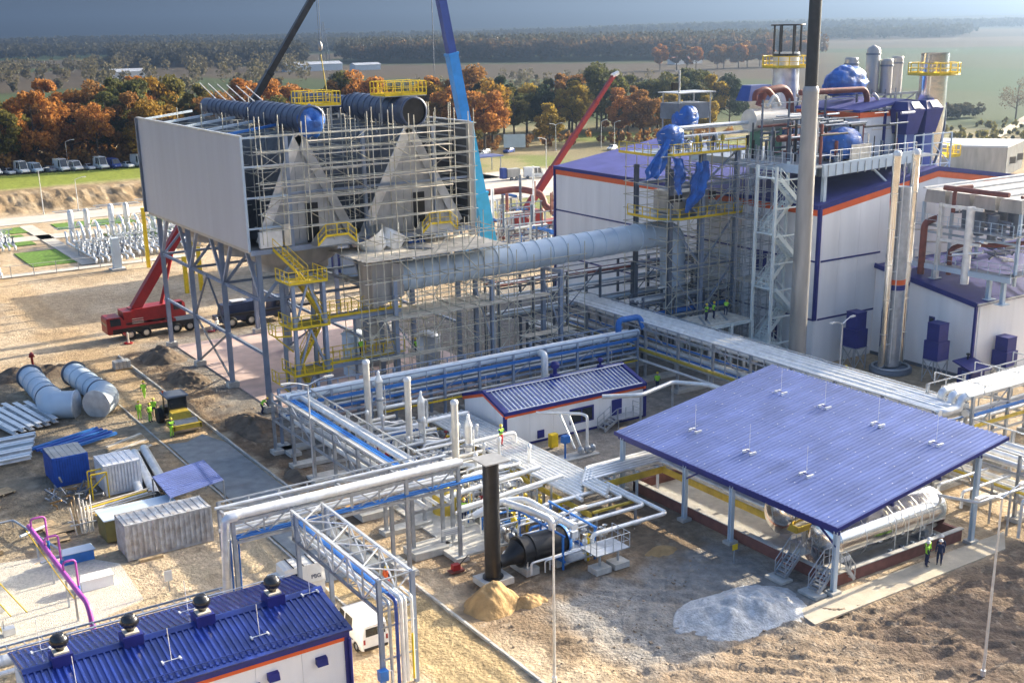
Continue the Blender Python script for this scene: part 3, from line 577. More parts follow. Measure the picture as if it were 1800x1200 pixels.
# ---------------------------------------------------------------- annex with dark blue roof
AN = thing('annex_building', 'white annex with a flat deep blue roof in front of the turbine hall', 'building', (110, 77, 0))
ax0, ax1, ay0, ay1 = 98.8, 128.0, 70.7, 83.1; zf = lambda y: 7.75+(y-ay0)*.16
wallpanels(AN, (ax1, ay0), (ax0, ay0), 0, 7.4, WHITE, 6)
for i in range(3):
    a, c = ay1-(ay1-ay0)*i/3, ay1-(ay1-ay0)*(i+1)/3
    part('wall_panel', MB().hexa([(ax0-.06, a-.01, 0), (ax0-.06, c+.01, 0), (ax0+.06, c+.01, 0), (ax0+.06, a-.01, 0), (ax0-.06, a-.01, zf(a)-.35), (ax0-.06, c+.01, zf(c)-.35), (ax0+.06, c+.01, zf(c)-.35), (ax0+.06, a-.01, zf(a)-.35)]), WHITE, AN)
for j in range(6):
    a, c = ax0-.25+(ax1-ax0)*j/6, ax0-.25+(ax1-ax0)*(j+1)/6-.01
    part('roof_sheet', MB().hexa([(a, ay0-.25, zf(ay0)-.3), (c, ay0-.25, zf(ay0)-.3), (c, ay1-.15, zf(ay1)-.3), (a, ay1-.15, zf(ay1)-.3), (a, ay0-.25, zf(ay0)), (c, ay0-.25, zf(ay0)), (c, ay1-.15, zf(ay1)), (a, ay1-.15, zf(ay1))]), BLUE, AN)
bar('verge_trim', (ax0-.3, ay0-.3, zf(ay0)-.15), (ax0-.3, ay1, zf(ay1)-.15), .14, BLUE, AN, 'b', .5); bar('gutter', (ax0-.3, ay0-.36, zf(ay0)-.1), (ax1, ay0-.36, zf(ay0)-.1), .18, GALV, AN, 'b', .14)
bar('corner_trim', (ax0-.08, ay0-.08, 0), (ax0-.08, ay0-.08, 7.4), .24, BLUE, AN); bar('downpipe', (ax0+.35, ay0-.2, .2), (ax0+.35, ay0-.2, 7.4), .07, WHITE, AN, 'c')
for y, z in ((79.3, 5.6), (75.6, 4.4)): o = part('window', MB().b2((ax0-.11, y-.35, z), (ax0-.065, y+.35, z+1.1)), BLUE, AN); part('pane', MB().b2((ax0-.125, y-.22, z+.15), (ax0-.112, y+.22, z+.95)), GLASS, o)
band(AN, (ax0, ay1), (ax0, ay0), .0, .35, STEELD, 'base_strip', .06, .04)
# ---------------------------------------------------------------- front left building with the turbine ventilators
FB = thing('switchgear_building', 'blue-roofed white building in the front corner with four black ball ventilators', 'building', (15, 56, 0))
fx0, fx1, fy0, fy1, fz, fzr = 7.6, 23.4, 52.6, 60.4, 4.0, 4.75; fyr = (fy0+fy1)/2
wallpanels(FB, (fx0+.25, fy0+.35), (fx1-.3, fy0+.35), .5, 3.3, WHITE, 2.65); wallpanels(FB, (fx1-.3, fy0+.35), (fx1-.3, fy1-.3), .5, 3.6, WHITE, 3.6); wallpanels(FB, (fx0+.25, fy1-.3), (fx0+.25, fy0+.35), .5, 3.6, WHITE, 3.6); wallpanels(FB, (fx1-.3, fy1-.3), (fx0+.25, fy1-.3), .5, 3.3, WHITE, 4)
part('plinth', MB().b2((fx0+.35, fy0+.42, 0), (fx1-.4, fy1-.4, .52)), PLINTH, FB)
band(FB, (fx0+.2, fy0+.35), (fx1-.3, fy0+.35), 3.3, 3.62, ORANGE, 'orange_stripe', .0, .14); band(FB, (fx0+.1, fy0+.3), (fx1-.2, fy0+.3), 3.63, 3.95, BLUE, 'eaves_trim', .0, .3)
band(FB, (fx1-.3, fy0+.3), (fx1-.3, fy1-.2), 3.3, 3.62, ORANGE, 'orange_stripe', .0, .14)
part('corner_trim', MB().b2((fx1-.42, fy0+.2, .3), (fx1-.1, fy0+.5, 3.5)), BLUE, FB); bar('downpipe', (fx1-.15, fy0+.12, .35), (fx1-.15, fy0+.12, 3.4), .09, BLUE, FB, 'c')
f = lambda y: fz+(fzr-fz)*(1-abs(y-fyr)/(fyr-fy0))
def ribroof(t, X0, X1, Y0, Y1, YR, f, m, mr, pitch, rh=.07, rw=.09):
    for ya, yb in ((Y0, YR), (YR, Y1)):
        n = 4
        for j in range(n):
            a, c = X0+(X1-X0)*j/n, X0+(X1-X0)*(j+1)/n
            part('roof_sheet', MB().hexa([(a, ya, f(ya)-.12), (c, ya, f(ya)-.12), (c, yb, f(yb)-.12), (a, yb, f(yb)-.12), (a, ya, f(ya)), (c, ya, f(ya)), (c, yb, f(yb)), (a, yb, f(yb))]), m, t)
        s = math.atan2(f(yb)-f(ya), yb-ya); L_ = math.hypot(yb-ya, f(yb)-f(ya))
        me_ = MB().hexa([(-rw, .25, 0), (rw, .25, 0), (rw, L_-.3, 0), (-rw, L_-.3, 0), (-rw*.5, .25, rh), (rw*.5, .25, rh), (rw*.5, L_-.3, rh), (-rw*.5, L_-.3, rh)]).mesh('roof_rib', mr)
        for i in range(int((X1-X0)/pitch)): link('roof_rib', me_, t, Matrix.Translation((X0+.2+i*pitch, ya, f(ya))) @ Matrix.Rotation(s, 4, 'X'))
    part('ridge_cap', MB().hexa([(X0, YR-.32, f(YR-.32)+.06), (X1, YR-.32, f(YR-.32)+.06), (X1, YR+.32, f(YR+.32)+.06), (X0, YR+.32, f(YR+.32)+.06), (X0, YR-.05, f(YR)+.14), (X1, YR-.05, f(YR)+.14), (X1, YR+.05, f(YR)+.14), (X0, YR+.05, f(YR)+.14)]), m, t)
ribroof(FB, fx0, fx1, fy0, fy1, fyr, f, BLUER, BLUER, .333)
for y, nm in ((fy0+.55, 'snow_guard'), (fy1-.1, 'eaves_wire')): bar(nm, (fx0+.1, y, f(y)+.16), (fx1-.1, y, f(y)+.16), .03, BLUER if nm[0] == 's' else CLAD, FB, 'c')
for i, x in enumerate((9.5, 12.95, 16.7, 20.6)):
    o = part('roof_ventilator', MB().lathe([(.2, 0), (.2, .12), (.3, .18), (.44, .36), (.47, .52), (.40, .72), (.22, .84), (.02, .88)], (x, fyr, fzr+.62), 18), GLOSSB, FB)
    part('flashing', MB().b2((x-.36, fyr-.36, fzr+.52), (x+.36, fyr+.36, fzr+.62)), PLANK, o); part('curb', MB().b2((x-.5, fyr-.5, fzr-.15), (x+.5, fyr+.5, fzr+.51)), BLUE, o)
    b = MB()
    for k in range(18): a = 2*math.pi*k/18; b.tube([(x+.3*math.cos(a), fyr+.3*math.sin(a), fzr+.8), (x+.475*math.cos(a+.1), fyr+.475*math.sin(a+.1), fzr+1.13), (x+.24*math.cos(a+.2), fyr+.24*math.sin(a+.2), fzr+1.46)], .018, 4)
    tag(part('vane', b, GLOSSB, o), kind='stuff')
for x, y in ((9.6, 54.0), (14.2, 54.1), (18.8, 54.0), (22.6, 56.2), (16.6, 58.8), (9.0, 58.9)):
    o = bar('lightning_rod', (x, y, f(y)), (x-.06, y, f(y)+1.9), .018, CLADW, FB, 'c'); 
    for s in (-1, 1): bar('rod_foot', (x+s*.45, y-.15, f(y)+.1), (x+s*.45, y+.15, f(y)+.1), .09, CLADW, o)
    bar('rod_stay', (x-.45, y, f(y)+.12), (x+.45, y, f(y)+.12), .03, CLADW, o)
for x, z in ((18.9, 2.35), (21.6, 2.35)): o = part('wall_vent', MB().hexa([(x-.3, fy0-.05, z), (x+.3, fy0-.05, z), (x+.3, fy0+.32, z+.05), (x-.3, fy0+.32, z+.05), (x-.3, fy0+.05, z+.38), (x+.3, fy0+.05, z+.38), (x+.3, fy0+.32, z+.45), (x-.3, fy0+.32, z+.45)]), BLUE, FB)
o = part('window', MB().b2((15.6, fy0+.22, .9), (18.2, fy0+.3, 2.4)), BLUE, FB)
for k in range(3): part('pane', MB().b2((15.75+.8*k, fy0+.2, 1.02), (16.45+.8*k, fy0+.215, 2.28)), GLASS, o)
part('side_hood', MB().hexa([(23.2, 55.6, 3.4), (24.0, 55.6, 3.4), (24.0, 57.0, 3.4), (23.2, 57.0, 3.4), (23.2, 55.6, 3.9), (23.9, 55.6, 3.7), (23.9, 57.0, 3.7), (23.2, 57.0, 3.9)]), BLUE, FB)
part('lean_to_roof', MB().hexa([(3, 55.2, 2.3), (7.6, 55.2, 2.9), (7.6, 58.6, 2.9), (3, 58.6, 2.3), (3, 55.2, 2.4), (7.6, 55.2, 3.0), (7.6, 58.6, 3.0), (3, 58.6, 2.4)]), BLUER, FB)
# ---------------------------------------------------------------- small control house
CH = thing('control_house', 'small white house with ribbed blue roof and orange band beside the pipe racks', 'building', (58, 84, 0))
hx0, hx1, hy0, hy1, hz, hzr = 50.6, 65.8, 80.3, 87.2, 3.2, 4.3; hyr = (hy0+hy1)/2; hf = lambda y: hz+(hzr-hz)*(1-abs(y-hyr)/(hyr-hy0))
wallpanels(CH, (hx0+.2, hy0+.2), (hx1-.2, hy0+.2), .2, 2.75, WHITE, 2.45); wallpanels(CH, (hx1-.2, hy1-.2), (hx0+.2, hy1-.2), .2, 2.75, WHITE, 3)
for xx in (hx0+.2, hx1-.2):
    for i in range(4):
        a, c = hy0+.2+(hy1-hy0-.4)*i/4, hy0+.2+(hy1-hy0-.4)*(i+1)/4
        part('wall_panel', MB().hexa([(xx-.06, a+.01, .2), (xx+.06, a+.01, .2), (xx+.06, c-.01, .2), (xx-.06, c-.01, .2), (xx-.06, a+.01, hf(a)-.42), (xx+.06, a+.01, hf(a)-.42), (xx+.06, c-.01, hf(c)-.42), (xx-.06, c-.01, hf(c)-.42)]), WHITE, CH)
    for nm, m_, d0, d1, o_ in (('orange_stripe', ORANGE, -.42, -.14, .12), ('verge_trim', BLUE, -.13, .14, .2)):
        for ya, yb in ((hy0-.05, hyr), (hyr, hy1+.05)):
            part(nm, MB().hexa([(xx-o_, ya, hf(ya)+d0), (xx+o_, ya, hf(ya)+d0), (xx+o_, yb, hf(yb)+d0), (xx-o_, yb, hf(yb)+d0), (xx-o_, ya, hf(ya)+d1), (xx+o_, ya, hf(ya)+d1), (xx+o_, yb, hf(yb)+d1), (xx-o_, yb, hf(yb)+d1)]), m_, CH)
band(CH, (hx0+.2, hy0+.2), (hx1-.2, hy0+.2), 2.76, 3.02, ORANGE, 'orange_stripe', .0, .13); band(CH, (hx0, hy0+.1), (hx1, hy0+.1), 3.03, 3.3, BLUE, 'eaves_trim', .0, .2)
ribroof(CH, hx0+.1, hx1-.1, hy0, hy1, hyr, hf, BLUER, CLAD, .42, .06, .06); bar('eaves_rail', (hx0+.2, hy0+.1, hz+.12), (hx1-.2, hy0+.1, hz+.12), .05, CLADW, CH, 'c'); bar('ridge_rail', (hx0+.2, hyr-.4, hzr+.1), (hx1-.2, hyr-.4, hzr+.1), .045, CLADW, CH, 'c')
for x in (hx0+.15, hx1-.1): bar('corner_trim', (x, hy0+.12, .1), (x, hy0+.12, 2.9), .26, BLUE, CH)
part('plinth', MB().b2((hx0+.25, hy0+.15, 0), (hx1-.25, hy1-.2, .22)), BLUE, CH)
for x, s in ((58.2, 1.0), (63.2, .6)): o = part('roof_ventilator', MB().lathe([(.18*s, 0), (.18*s, .5*s), (.38*s, .6*s), (.44*s, .85*s), (.3*s, 1.1*s), (.02, 1.15*s)], (x, hyr, hzr+.3), 14), BLUE, CH); part('curb', MB().b2((x-.35*s, hyr-.35*s, hzr-.3), (x+.35*s, hyr+.35*s, hzr+.3)), BLUE, o)
o = part('window', MB().b2((57.4, hy0+.08, .9), (60.0, hy0+.135, 2.3)), BLUE, CH); [part('pane', MB().b2((57.55+1.2*k, hy0+.06, 1.05), (58.6+1.2*k, hy0+.079, 2.15)), GLASS, o) for k in range(2)]
part('wall_vent', MB().b2((54.0, hy0+.07, .35), (54.7, hy0+.135, 1.05)), BLUE, CH); part('door', MB().b2((62.0, hy0+.08, .2), (63.1, hy0+.135, 2.3)), BLUE, CH)
for x in (51.0, 57, 64.5): bar('lightning_rod', (x, hyr, hzr), (x, hyr, hzr+1.5), .016, CLADW, CH, 'c')
SH = thing('entrance_steps', 'grey steel entrance steps with landing at the control house door', 'steps', (63, 79.4, 0))
part('landing', MB().b2((61.6, 79.0, .85), (64.2, 80.2, .93)), GALV, SH); flight(SH, (60.2, 79.6, .1), (61.6, 79.6, .9), 1.0, GALV, GALV); railing(SH, [(61.6, 79.0, .9), (64.2, 79.0, .9), (64.2, 80.2, .9)], GALV, 1.05, .9, .022)
for x in (61.7, 64.1): bar('step_leg', (x, 79.05, 0), (x, 79.05, .86), .08, GALV, SH)
# ---------------------------------------------------------------- canopy over the tanks
CN = thing('canopy', 'large open canopy with a ribbed pale blue sloping roof over shining tanks', 'canopy', (61, 57, 0))
cx0, cx1, cy0, cy1 = 52.9, 69.1, 46.0, 68.2; cz = lambda x: 4.62+(x-cx0)*.158
s = math.atan(.158); L_ = (cx1-cx0)/math.cos(s)
pitch = .37; n = int((cy1-cy0)/pitch)
rib = MB().hexa([(0, -.12, 0), (L_, -.12, 0), (L_, .12, 0), (0, .12, 0), (0, -.07, .07), (L_, -.07, .07), (L_, .07, .07), (0, .07, .07)]).mesh('roof_sheet', VIOLB)
pan = MB().b2((0, -pitch/2+.001, -.05), (L_, pitch/2-.001, 0)).mesh('roof_pan', VIOLB)
for i in range(n):
    M = Matrix.Translation((cx0, cy0+pitch*(i+.5), cz(cx0))) @ Matrix.Rotation(-s, 4, 'Y'); link('roof_sheet', rib, CN, M); link('roof_pan', pan, CN, M)
bar('eaves_trim', (cx0-.03, cy0-.05, cz(cx0)-.1), (cx0-.03, cy1+.05, cz(cx0)-.1), .08, BLUE, CN, 'b', .28)
bar('verge_trim', (cx0, cy0-.07, cz(cx0)-.05), (cx1, cy0-.07, cz(cx1)-.05), .06, BLUE, CN, 'b', .24)
for x in (56.9, 61.0, 65.1): bar('sheet_lap', (x, cy0, cz(x)+.012), (x, cy1, cz(x)+.012), .09, VIOLB, CN, 'b', .02)
fix = MB().b2((-.035, -.035, 0), (.035, .035, .05)).mesh('roof_bolt', CLADW)
for j in range(9):
    for i in range(20):
        x = cx0+.6+j*1.92+random.uniform(-.03, .03); y = cy0+pitch*(i*3+.5+random.choice((0, 0, 1))); link('roof_bolt', fix, CN, Matrix.Translation((x, y, cz(x)+.03)))
for x, y in ((65.3, 63.3), (65.3, 58.8), (65.3, 53.8), (65.3, 48.8), (56.6, 63.3), (56.6, 57.6), (56.6, 52.2)):
    o = part('rod_base', MB().b2((x-.3, y-.42, cz(x)+.04), (x+.3, y-.28, cz(x)+.22)), CLADW, CN); part('rod_base', MB().b2((x-.3, y+.28, cz(x)+.04), (x+.3, y+.42, cz(x)+.22)), CLADW, CN); bar('rod_stay', (x, y-.35, cz(x)+.2), (x, y+.35, cz(x)+.2), .05, BLUE, o); bar('lightning_rod', (x, y, cz(x)), (x, y, cz(x)+2.2), .014, CLADW, o, 'c')
for y in (46.3, 55.6, 60.4, 67.6):
    for x in (53.2, 66.6): bar('column', (x, y, .15), (x, y, cz(x)-.35), .3, DUCT, CN, 'i'); part('footing', MB().b2((x-.4, y-.35, 0), (x+.4, y+.35, .22)), CONC, CN)
    bar('rafter', (cx0+.1, y, cz(cx0)-.22), (cx1-.1, y, cz(cx1)-.22), .18, BLUE, CN, 'b', .3)
for x in (53.2, 58, 62.5, 66.6): bar('purlin', (x, cy0+.1, cz(x)-.5), (x, cy1-.1, cz(x)-.5), .14, BLUE, CN, 'b', .22)
for y in (46.3, 60.4): bar('knee_brace', (53.2, y, 3.2), (53.2, y+1.4 if y < 50 else y-1.4, 4.1), .1, BLUE, CN)
TP = thing('tank_basin', 'low red-brown basin wall around the shining tanks under the canopy', 'wall', (60, 55, 0))
for a, c in (((53.8, 46.9), (66.4, 47.15)), ((53.8, 46.9), (54.05, 67)), ((66.15, 47.15), (66.4, 67)), ((53.8, 66.8), (66.4, 67.05))): part('basin_wall', MB().b2((*a, 0), (*c, .82)), PLINTH, TP)
for a, c in (((53.72, 46.82), (66.48, 47.2)), ((53.72, 47.2), (54.12, 67.1))): part('coping', MB().b2((*a, .83), (*c, .9)), CONC, TP)
part('basin_floor', MB().b2((54.06, 47.16, 0), (66.14, 66.79, .1)), CONC, TP)
# tanks
for lab, x0_, x1_, y, z, r in (('long polished horizontal tank in front under the canopy', 55.3, 65.4, 49.0, 2.05, 1.48), ('second polished tank behind the front one under the canopy', 55.6, 65.6, 53.4, 2.4, 1.45)):
    t = thing('storage_tank', lab, 'tank', ((x0_+x1_)/2, y, .1))
    o = part('shell', MB().tube([(x0_, y, z), (x0_+3.4, y, z), (x0_+6.8, y, z), (x1_, y, z)], r, 32, False), SHINY, t)
    for xe, s_ in ((x0_, -1), (x1_, 1)): part('dished_end', MB().lathe([(r, 0), (r*.93, .26), (r*.7, .5), (r*.35, .62), (.01, .66)], n=32, M=aim((xe, y, z), (xe+s_, y, z))), SHINY, t)
    for x in (x0_+2.2, x0_+5, x0_+7.6): part('sheet_joint', MB().tube([(x-.03, y, z), (x+.03, y, z)], r+.012, 32), CLAD, o)
    for x in (x0_+1.3, x1_-1.3): part('saddle', MB().b2((x-.2, y-1, .1), (x+.2, y+1, z-r*.8)), GALV, t)
    for k in range(4): x = x0_+4.8+k*1.25; bar('riser_pipe', (x, y-r-.12, .6), (x, y-r-.12, z+.9), .032, CLADW, t, 'c'); bar('nozzle', (x, y-r-.12, z+.9), (x, y-.6, z+r+.1), .032, CLADW, t, 'c')
    pipe('side_pipe', [(x0_+.6, y-r-.2, .2), (x0_+.6, y-r-.2, .6), (x1_-1.2, y-r-.2, .6), (x1_-1.2, y-r+.3, .6)], .07, CLADW, t, .2)
    for k in range(5): part('valve', MB().b2((x0_+4.2+k*1.1, y-r-.3, .45), (x0_+4.45+k*1.1, y-r-.05, .95)), STEELD if k % 2 else GALV, t)
    part('top_walk', MB().b2((x0_+.5, y+.3, z+r+.2), (x1_-.5, y+1.0, z+r+.26)), GALV, t); railing(t, [(x0_+.5, y+1, z+r+.25), (x1_-.5, y+1, z+r+.25)], GALV, 1.0, 1.6, .022)
    part('name_plate', MB().b2((x0_-.2, y-r*.9, 1.0), (x0_+.9, y-r*.88, 1.35)), CARW, t)
for (xs_, ys_, zs_), lab in (((52.0, 49.7, .1), 'galvanised crossover steps over the basin wall, farther from the corner column'), ((52.2, 47.0, .1), 'galvanised crossover steps right beside the canopy corner column')):
    t = thing('crossover_steps', lab, 'steps', (xs_, ys_, 0)); sd = Vector((0, 1, 0))
    flight(t, (xs_, ys_, .2), (xs_+1.25, ys_, 1.45), .9, GALV, GALV, sd, 6); part('landing', MB().b2((xs_+1.2, ys_-.45, 1.4), (xs_+2.3, ys_+.45, 1.47)), PLANK, t)
    railing(t, [(xs_+1.25, ys_-.45, 1.45), (xs_+2.3, ys_-.45, 1.45)], GALV, 1.05, .5, .025); railing(t, [(xs_+1.25, ys_+.45, 1.45), (xs_+2.3, ys_+.45, 1.45)], GALV, 1.05, .5, .025)
    flight(t, (xs_+3.2, ys_, .3), (xs_+2.3, ys_, 1.45), .9, GALV, GALV, sd, 5); part('base_slab', MB().b2((xs_-.6, ys_-.75, 0), (xs_+.4, ys_+.75, .17)), CONC, t)
# ================================================================ PIPE RACKS
def rack(lab, axis, a0, a1, c0, c1, levels, ztop, bay, pipes, name='pipe_rack', m=GALV, brace=True, legs=True, mids=0, zleg=None, skip=()):
    """steel rack along x or y: legs, cross beams and edge beams on every level; pipes = (offset 0..1, level z, radius, material, collar step)"""
    P = (lambda a, c, z: (a, c, z)) if axis == 'x' else (lambda a, c, z: (c, a, z))
    t = thing(name, lab, 'pipe rack', P((a0+a1)/2, (c0+c1)/2, 0)); n = max(1, round((a1-a0)/bay))
    for i in range(n+1):
        a = a0+(a1-a0)*i/n
        for c in (c0, c1):
            if legs and i not in skip: bar('column', P(a, c, 0), P(a, c, ztop), .22, m, t, 'i')
            elif legs: bar('hanger', P(a, c, levels[0]-.2), P(a, c, ztop), .14, m, t)
        for z in levels: bar('cross_beam', P(a, c0, z-.12), P(a, c1, z-.12), .14, m, t, 'b', .2)
        if legs and i not in skip: part('footing', MB().b2(P(a-.5, c0-.35, 0), P(a+.5, c1+.35, .32)), CONC, t)
    for z in levels:
        for c in (c0, c1): bar('edge_beam', P(a0, c, z-.12), P(a1, c, z-.12), .12, m, t, 'b', .18)
    for c in (c0, c1): bar('top_rail', P(a0, c, ztop), P(a1, c, ztop), .09, m, t)
    for i in range(n):
        a, b = a0+(a1-a0)*i/n, a0+(a1-a0)*(i+1)/n
        for k in range(1, mids+1): 
            q = a+(b-a)*k/(mids+1)
            for c in (c0, c1): bar('post', P(q, c, levels[0]), P(q, c, ztop), .08, m, t)
        if brace and i % 2 == 0: bar('brace', P(a, c0, levels[0]), P(b, c0, ztop), .08, m, t); bar('brace', P(a, c1, levels[-1]), P(b, c0, levels[-1]), .07, m, t)
    for off, z, r, pm, col in pipes: pipe('pipe', [P(a0-.3, c0+(c1-c0)*off, z+r), P(a1+.3, c0+(c1-c0)*off, z+r)], r, pm, t, None, 10, col)
    return t
MR = rack('main rack with white clad pipes on top running diagonally past the turbine hall', 'y', 55, 104, 73.0, 76.9, [3.0, 5.4], 5.9, 4.9,
     [(.10, 5.4, .28, CLADW, 2), (.30, 5.4, .30, CLADW, 2), (.52, 5.4, .30, CLADW, 2), (.72, 5.4, .26, CLADW, 2), (.92, 5.4, .24, CLADW, 2), (.06, 3.0, .16, CLAD, 2), (.22, 3.0, .12, PIPEB, 0), (.4, 3.0, .2, CLADW, 2), (.6, 3.0, .1, CREAM, 0), (.78, 3.0, .18, CLAD, 2), (.12, 4.2, .09, PIPEB, 0)], mids=2)
o = part('cable_tray', MB().b2((72.7, 56, 3.1), (72.95, 103, 3.32)), YELD, MR); pipe('low_pipe', [(72.6, 50, 2.2), (72.6, 103, 2.2)], .13, CLADW, MR, None, 10, 3)
MX = rack('long blue-grey rack with one big pale pipe behind the control house', 'x', 35.6, 72.2, 89.6, 92.2, [3.2, 4.6], 5.2, 3.66,
     [(.12, 4.6, .36, DUCT, 2.4), (.5, 4.6, .14, GALV, 0), (.75, 4.6, .18, CLAD, 3), (.2, 3.2, .15, PIPEB, 0), (.5, 3.2, .13, CLADW, 3), (.85, 3.2, .2, CLAD, 3), (.05, 2.4, .1, CLADW, 0)], m=STEEL, mids=1)
bar('blue_tray', (35.6, 89.45, 4.45), (72, 89.45, 4.45), .06, PIPEB, MX, 'b', .3); bar('yellow_tray', (44, 89.3, 2.3), (72, 89.3, 2.3), .12, YELLOW, MX, 'b', .12)
pipe('expansion_loop', [(60.4, 89.3, 4.95), (60.4, 88.6, 4.95), (60.4, 88.6, 1.0)], .34, CLADW, MX, .4, 14); pipe('blue_loop', [(70.6, 90.6, 5.0), (70.6, 90.6, 6.3), (73.2, 90.6, 6.3), (73.2, 89.8, 5.2)], .3, PIPEB, MX, .5, 12)
LR = rack('short rack with blue cable trays leading forward beside the earth trench', 'y', 66.6, 91.0, 34.5, 37.6, [3.1, 4.7], 5.3, 4.05,
     [(.80, 4.7, .22, CLADW, 2), (.66, 4.7, .22, CLADW, 2), (.18, 4.7, .14, CLADW, 2), (.9, 3.1, .16, CLAD, 2), (.6, 3.1, .14, CLAD, 2), (.3, 3.1, .18, CLADW, 2)], m=GALV, mids=1)
for x, m_ in ((35.55, PIPEB), (35.85, PIPEB), (35.3, GALV)): bar('cable_tray', (x, 66.6, 4.85), (x, 91, 4.85), .22, m_, LR, 'b', .1)
for y in (66.6, 74.7, 82.9): part('plinth_block', MB().b2((34.0, y-1.2, 0), (36.6, y+.6, .5)), CONC, LR)
FR = rack('front rack crossing over the dirt road with white pipes and blue tray', 'x', 21.2, 36.6, 63.9, 66.2, [5.4, 6.7], 7.1, 3.85,
     [(.02, 6.7, .26, CLADW, 2), (.25, 6.7, .2, CLADW, 2), (.5, 5.4, .15, CLAD, 2), (.75, 5.4, .12, CLAD, 2), (.95, 6.7, .1, CLAD, 0)], m=GALV, mids=1, skip=(1, 2))
for y in (63.8, 64.1): bar('cable_tray', (21.3, y, 5.6), (38.5, y, 5.6), .2, PIPEB, FR, 'b', .1)
for i in range(4):
    a = 21.2+3.85*i
    for s in (0, 1): bar('lattice', (a+1.925*s, 63.85, 5.4 if s else 7.0), (a+1.925*(s+1), 63.85, 7.0 if s else 5.4), .08, GALV, FR); bar('lattice', (a+1.925*s, 66.25, 5.4 if s else 7.0), (a+1.925*(s+1), 66.25, 7.0 if s else 5.4), .07, GALV, FR)
pipe('drop_pipe', [(21.4, 63.75, 6.98), (20.7, 63.75, 6.98), (20.7, 64.6, 1.5)], .27, CLAD, FR, .5, 14, 2); pipe('drop_pipe', [(21.6, 64.5, 6.9), (21.15, 64.5, 6.9), (21.15, 65.2, 1.6)], .2, CLAD, FR, .4, 12, 2)
for x in (20.95, 21.45): bar('riser_cable', (x, 63.9, 5.5), (x+.1, 64.4, 1.2), .06, PIPEB, FR, 'c')
# lattice bridge from the front rack towards the camera
TB = thing('lattice_bridge', 'white lattice pipe bridge reaching forward over the parked van', 'pipe bridge', (25.8, 57.6, 0))
for x in (24.75, 26.75):
    for z in (4.75, 6.6): bar('chord', (x, 52.0, z), (x, 63.6, z), .15, CLAD if z > 5 else STEELD, TB)
    for i in range(7):
        y = 52.0+1.93*i; bar('vertical', (x, y, 4.75), (x, y, 6.6), .09, GALV, TB)
        if i < 6: bar('diagonal', (x, y, 4.75 if i % 2 else 6.6), (x, y+1.93, 6.6 if i % 2 else 4.75), .08, GALV, TB)
    bar('leg', (x, 52.0, 0), (x, 52.0, 6.7), .24, STEEL, TB, 'i'); bar('leg', (x, 62.9, 0), (x, 62.9, 6.6), .24, STEEL, TB, 'i')
for i in range(7):
    y = 52.0+1.93*i
    for z in (4.75, 6.6): bar('cross_member', (24.75, y, z), (26.75, y, z), .08, GALV, TB)
    if i < 6: bar('top_brace', (24.75 if i % 2 else 26.75, y, 6.62), (26.75 if i % 2 else 24.75, y+1.93, 6.62), .06, CLAD, TB); bar('floor_brace', (26.75 if i % 2 else 24.75, y, 4.75), (24.75 if i % 2 else 26.75, y+1.93, 4.75), .06, GALV, TB)
for x, z, r, m_ in ((25.2, 4.95, .1, CLAD), (25.5, 4.95, .1, CLAD), (25.9, 4.95, .12, CLADW), (26.3, 4.95, .1, CLAD)): pipe('bridge_pipe', [(x, 64.5, z), (x, 52.2, z)], r, m_, TB, None, 10, 2)
for x, z in ((25.0, 5.9), (25.25, 5.75)): bar('cable_tray', (x, 52, z), (x, 64, z), .16, PIPEB, TB, 'b', .08)
for k, (x, r, m_) in enumerate(((25.15, .09, GALV), (25.55, .1, CBLUE2), (25.85, .13, CLADW), (26.1, .1, CLADW), (26.5, .07, CLADW))): pipe('riser', [(x, 52.9, 5.4), (x, 51.7, 5.4), (x, 51.7, .4)], r, m_, TB, .3, 10)
bar('yellow_riser', (26.42, 51.62, .5), (26.42, 51.62, 3.2), .06, YELLOW, TB, 'c')
for z in (2.0, 3.9): bar('pipe_clamp', (24.75, 51.85, z), (26.75, 51.85, z), .08, GALV, TB)
# right-hand racks
RR = rack('right-hand rack of fat white pipes with rail frames beyond the canopy', 'x', 76.5, 112, 54.2, 58.4, [3.4, 5.6], 6.6, 4.4,
     [(.12, 6.15, .34, CLADW, 2), (.36, 6.15, .34, CLADW, 2), (.6, 6.15, .34, CLADW, 2), (.1, 4.9, .3, CLADW, 2), (.85, 4.9, .16, CLADW, 2), (.2, 3.4, .2, CLADW, 2), (.5, 3.4, .16, CLAD, 2), (.75, 3.4, .1, PIPEB, 0)], mids=1)
for k in range(5): x = 77.5+5*k; bar('hoop', (x, 54.0, 7.35), (x, 58.6, 7.35), .07, GALV, RR); bar('hoop', (x, 54.0, 6.6), (x, 54.0, 7.35), .07, GALV, RR); bar('hoop', (x, 58.6, 6.6), (x, 58.6, 7.35), .07, GALV, RR)
for k, y in enumerate((54.8, 55.7, 56.7)): x = 73.6+1.05*k; pipe('loop_pipe', [(x, 60, 5.68), (x, y, 5.68), (75.6+.2*k, y, 5.68), (75.9, y, 6.49), (78, y, 6.49)], .3, CLAD, RR, .5, 14)
bar('yellow_tray', (76.5, 53.9, 4.3), (112, 53.9, 4.3), .15, YELD, RR, 'b', .25); bar('blue_tray', (76.5, 53.95, 5.2), (112, 53.95, 5.2), .1, PIPEB, RR, 'b', .25)
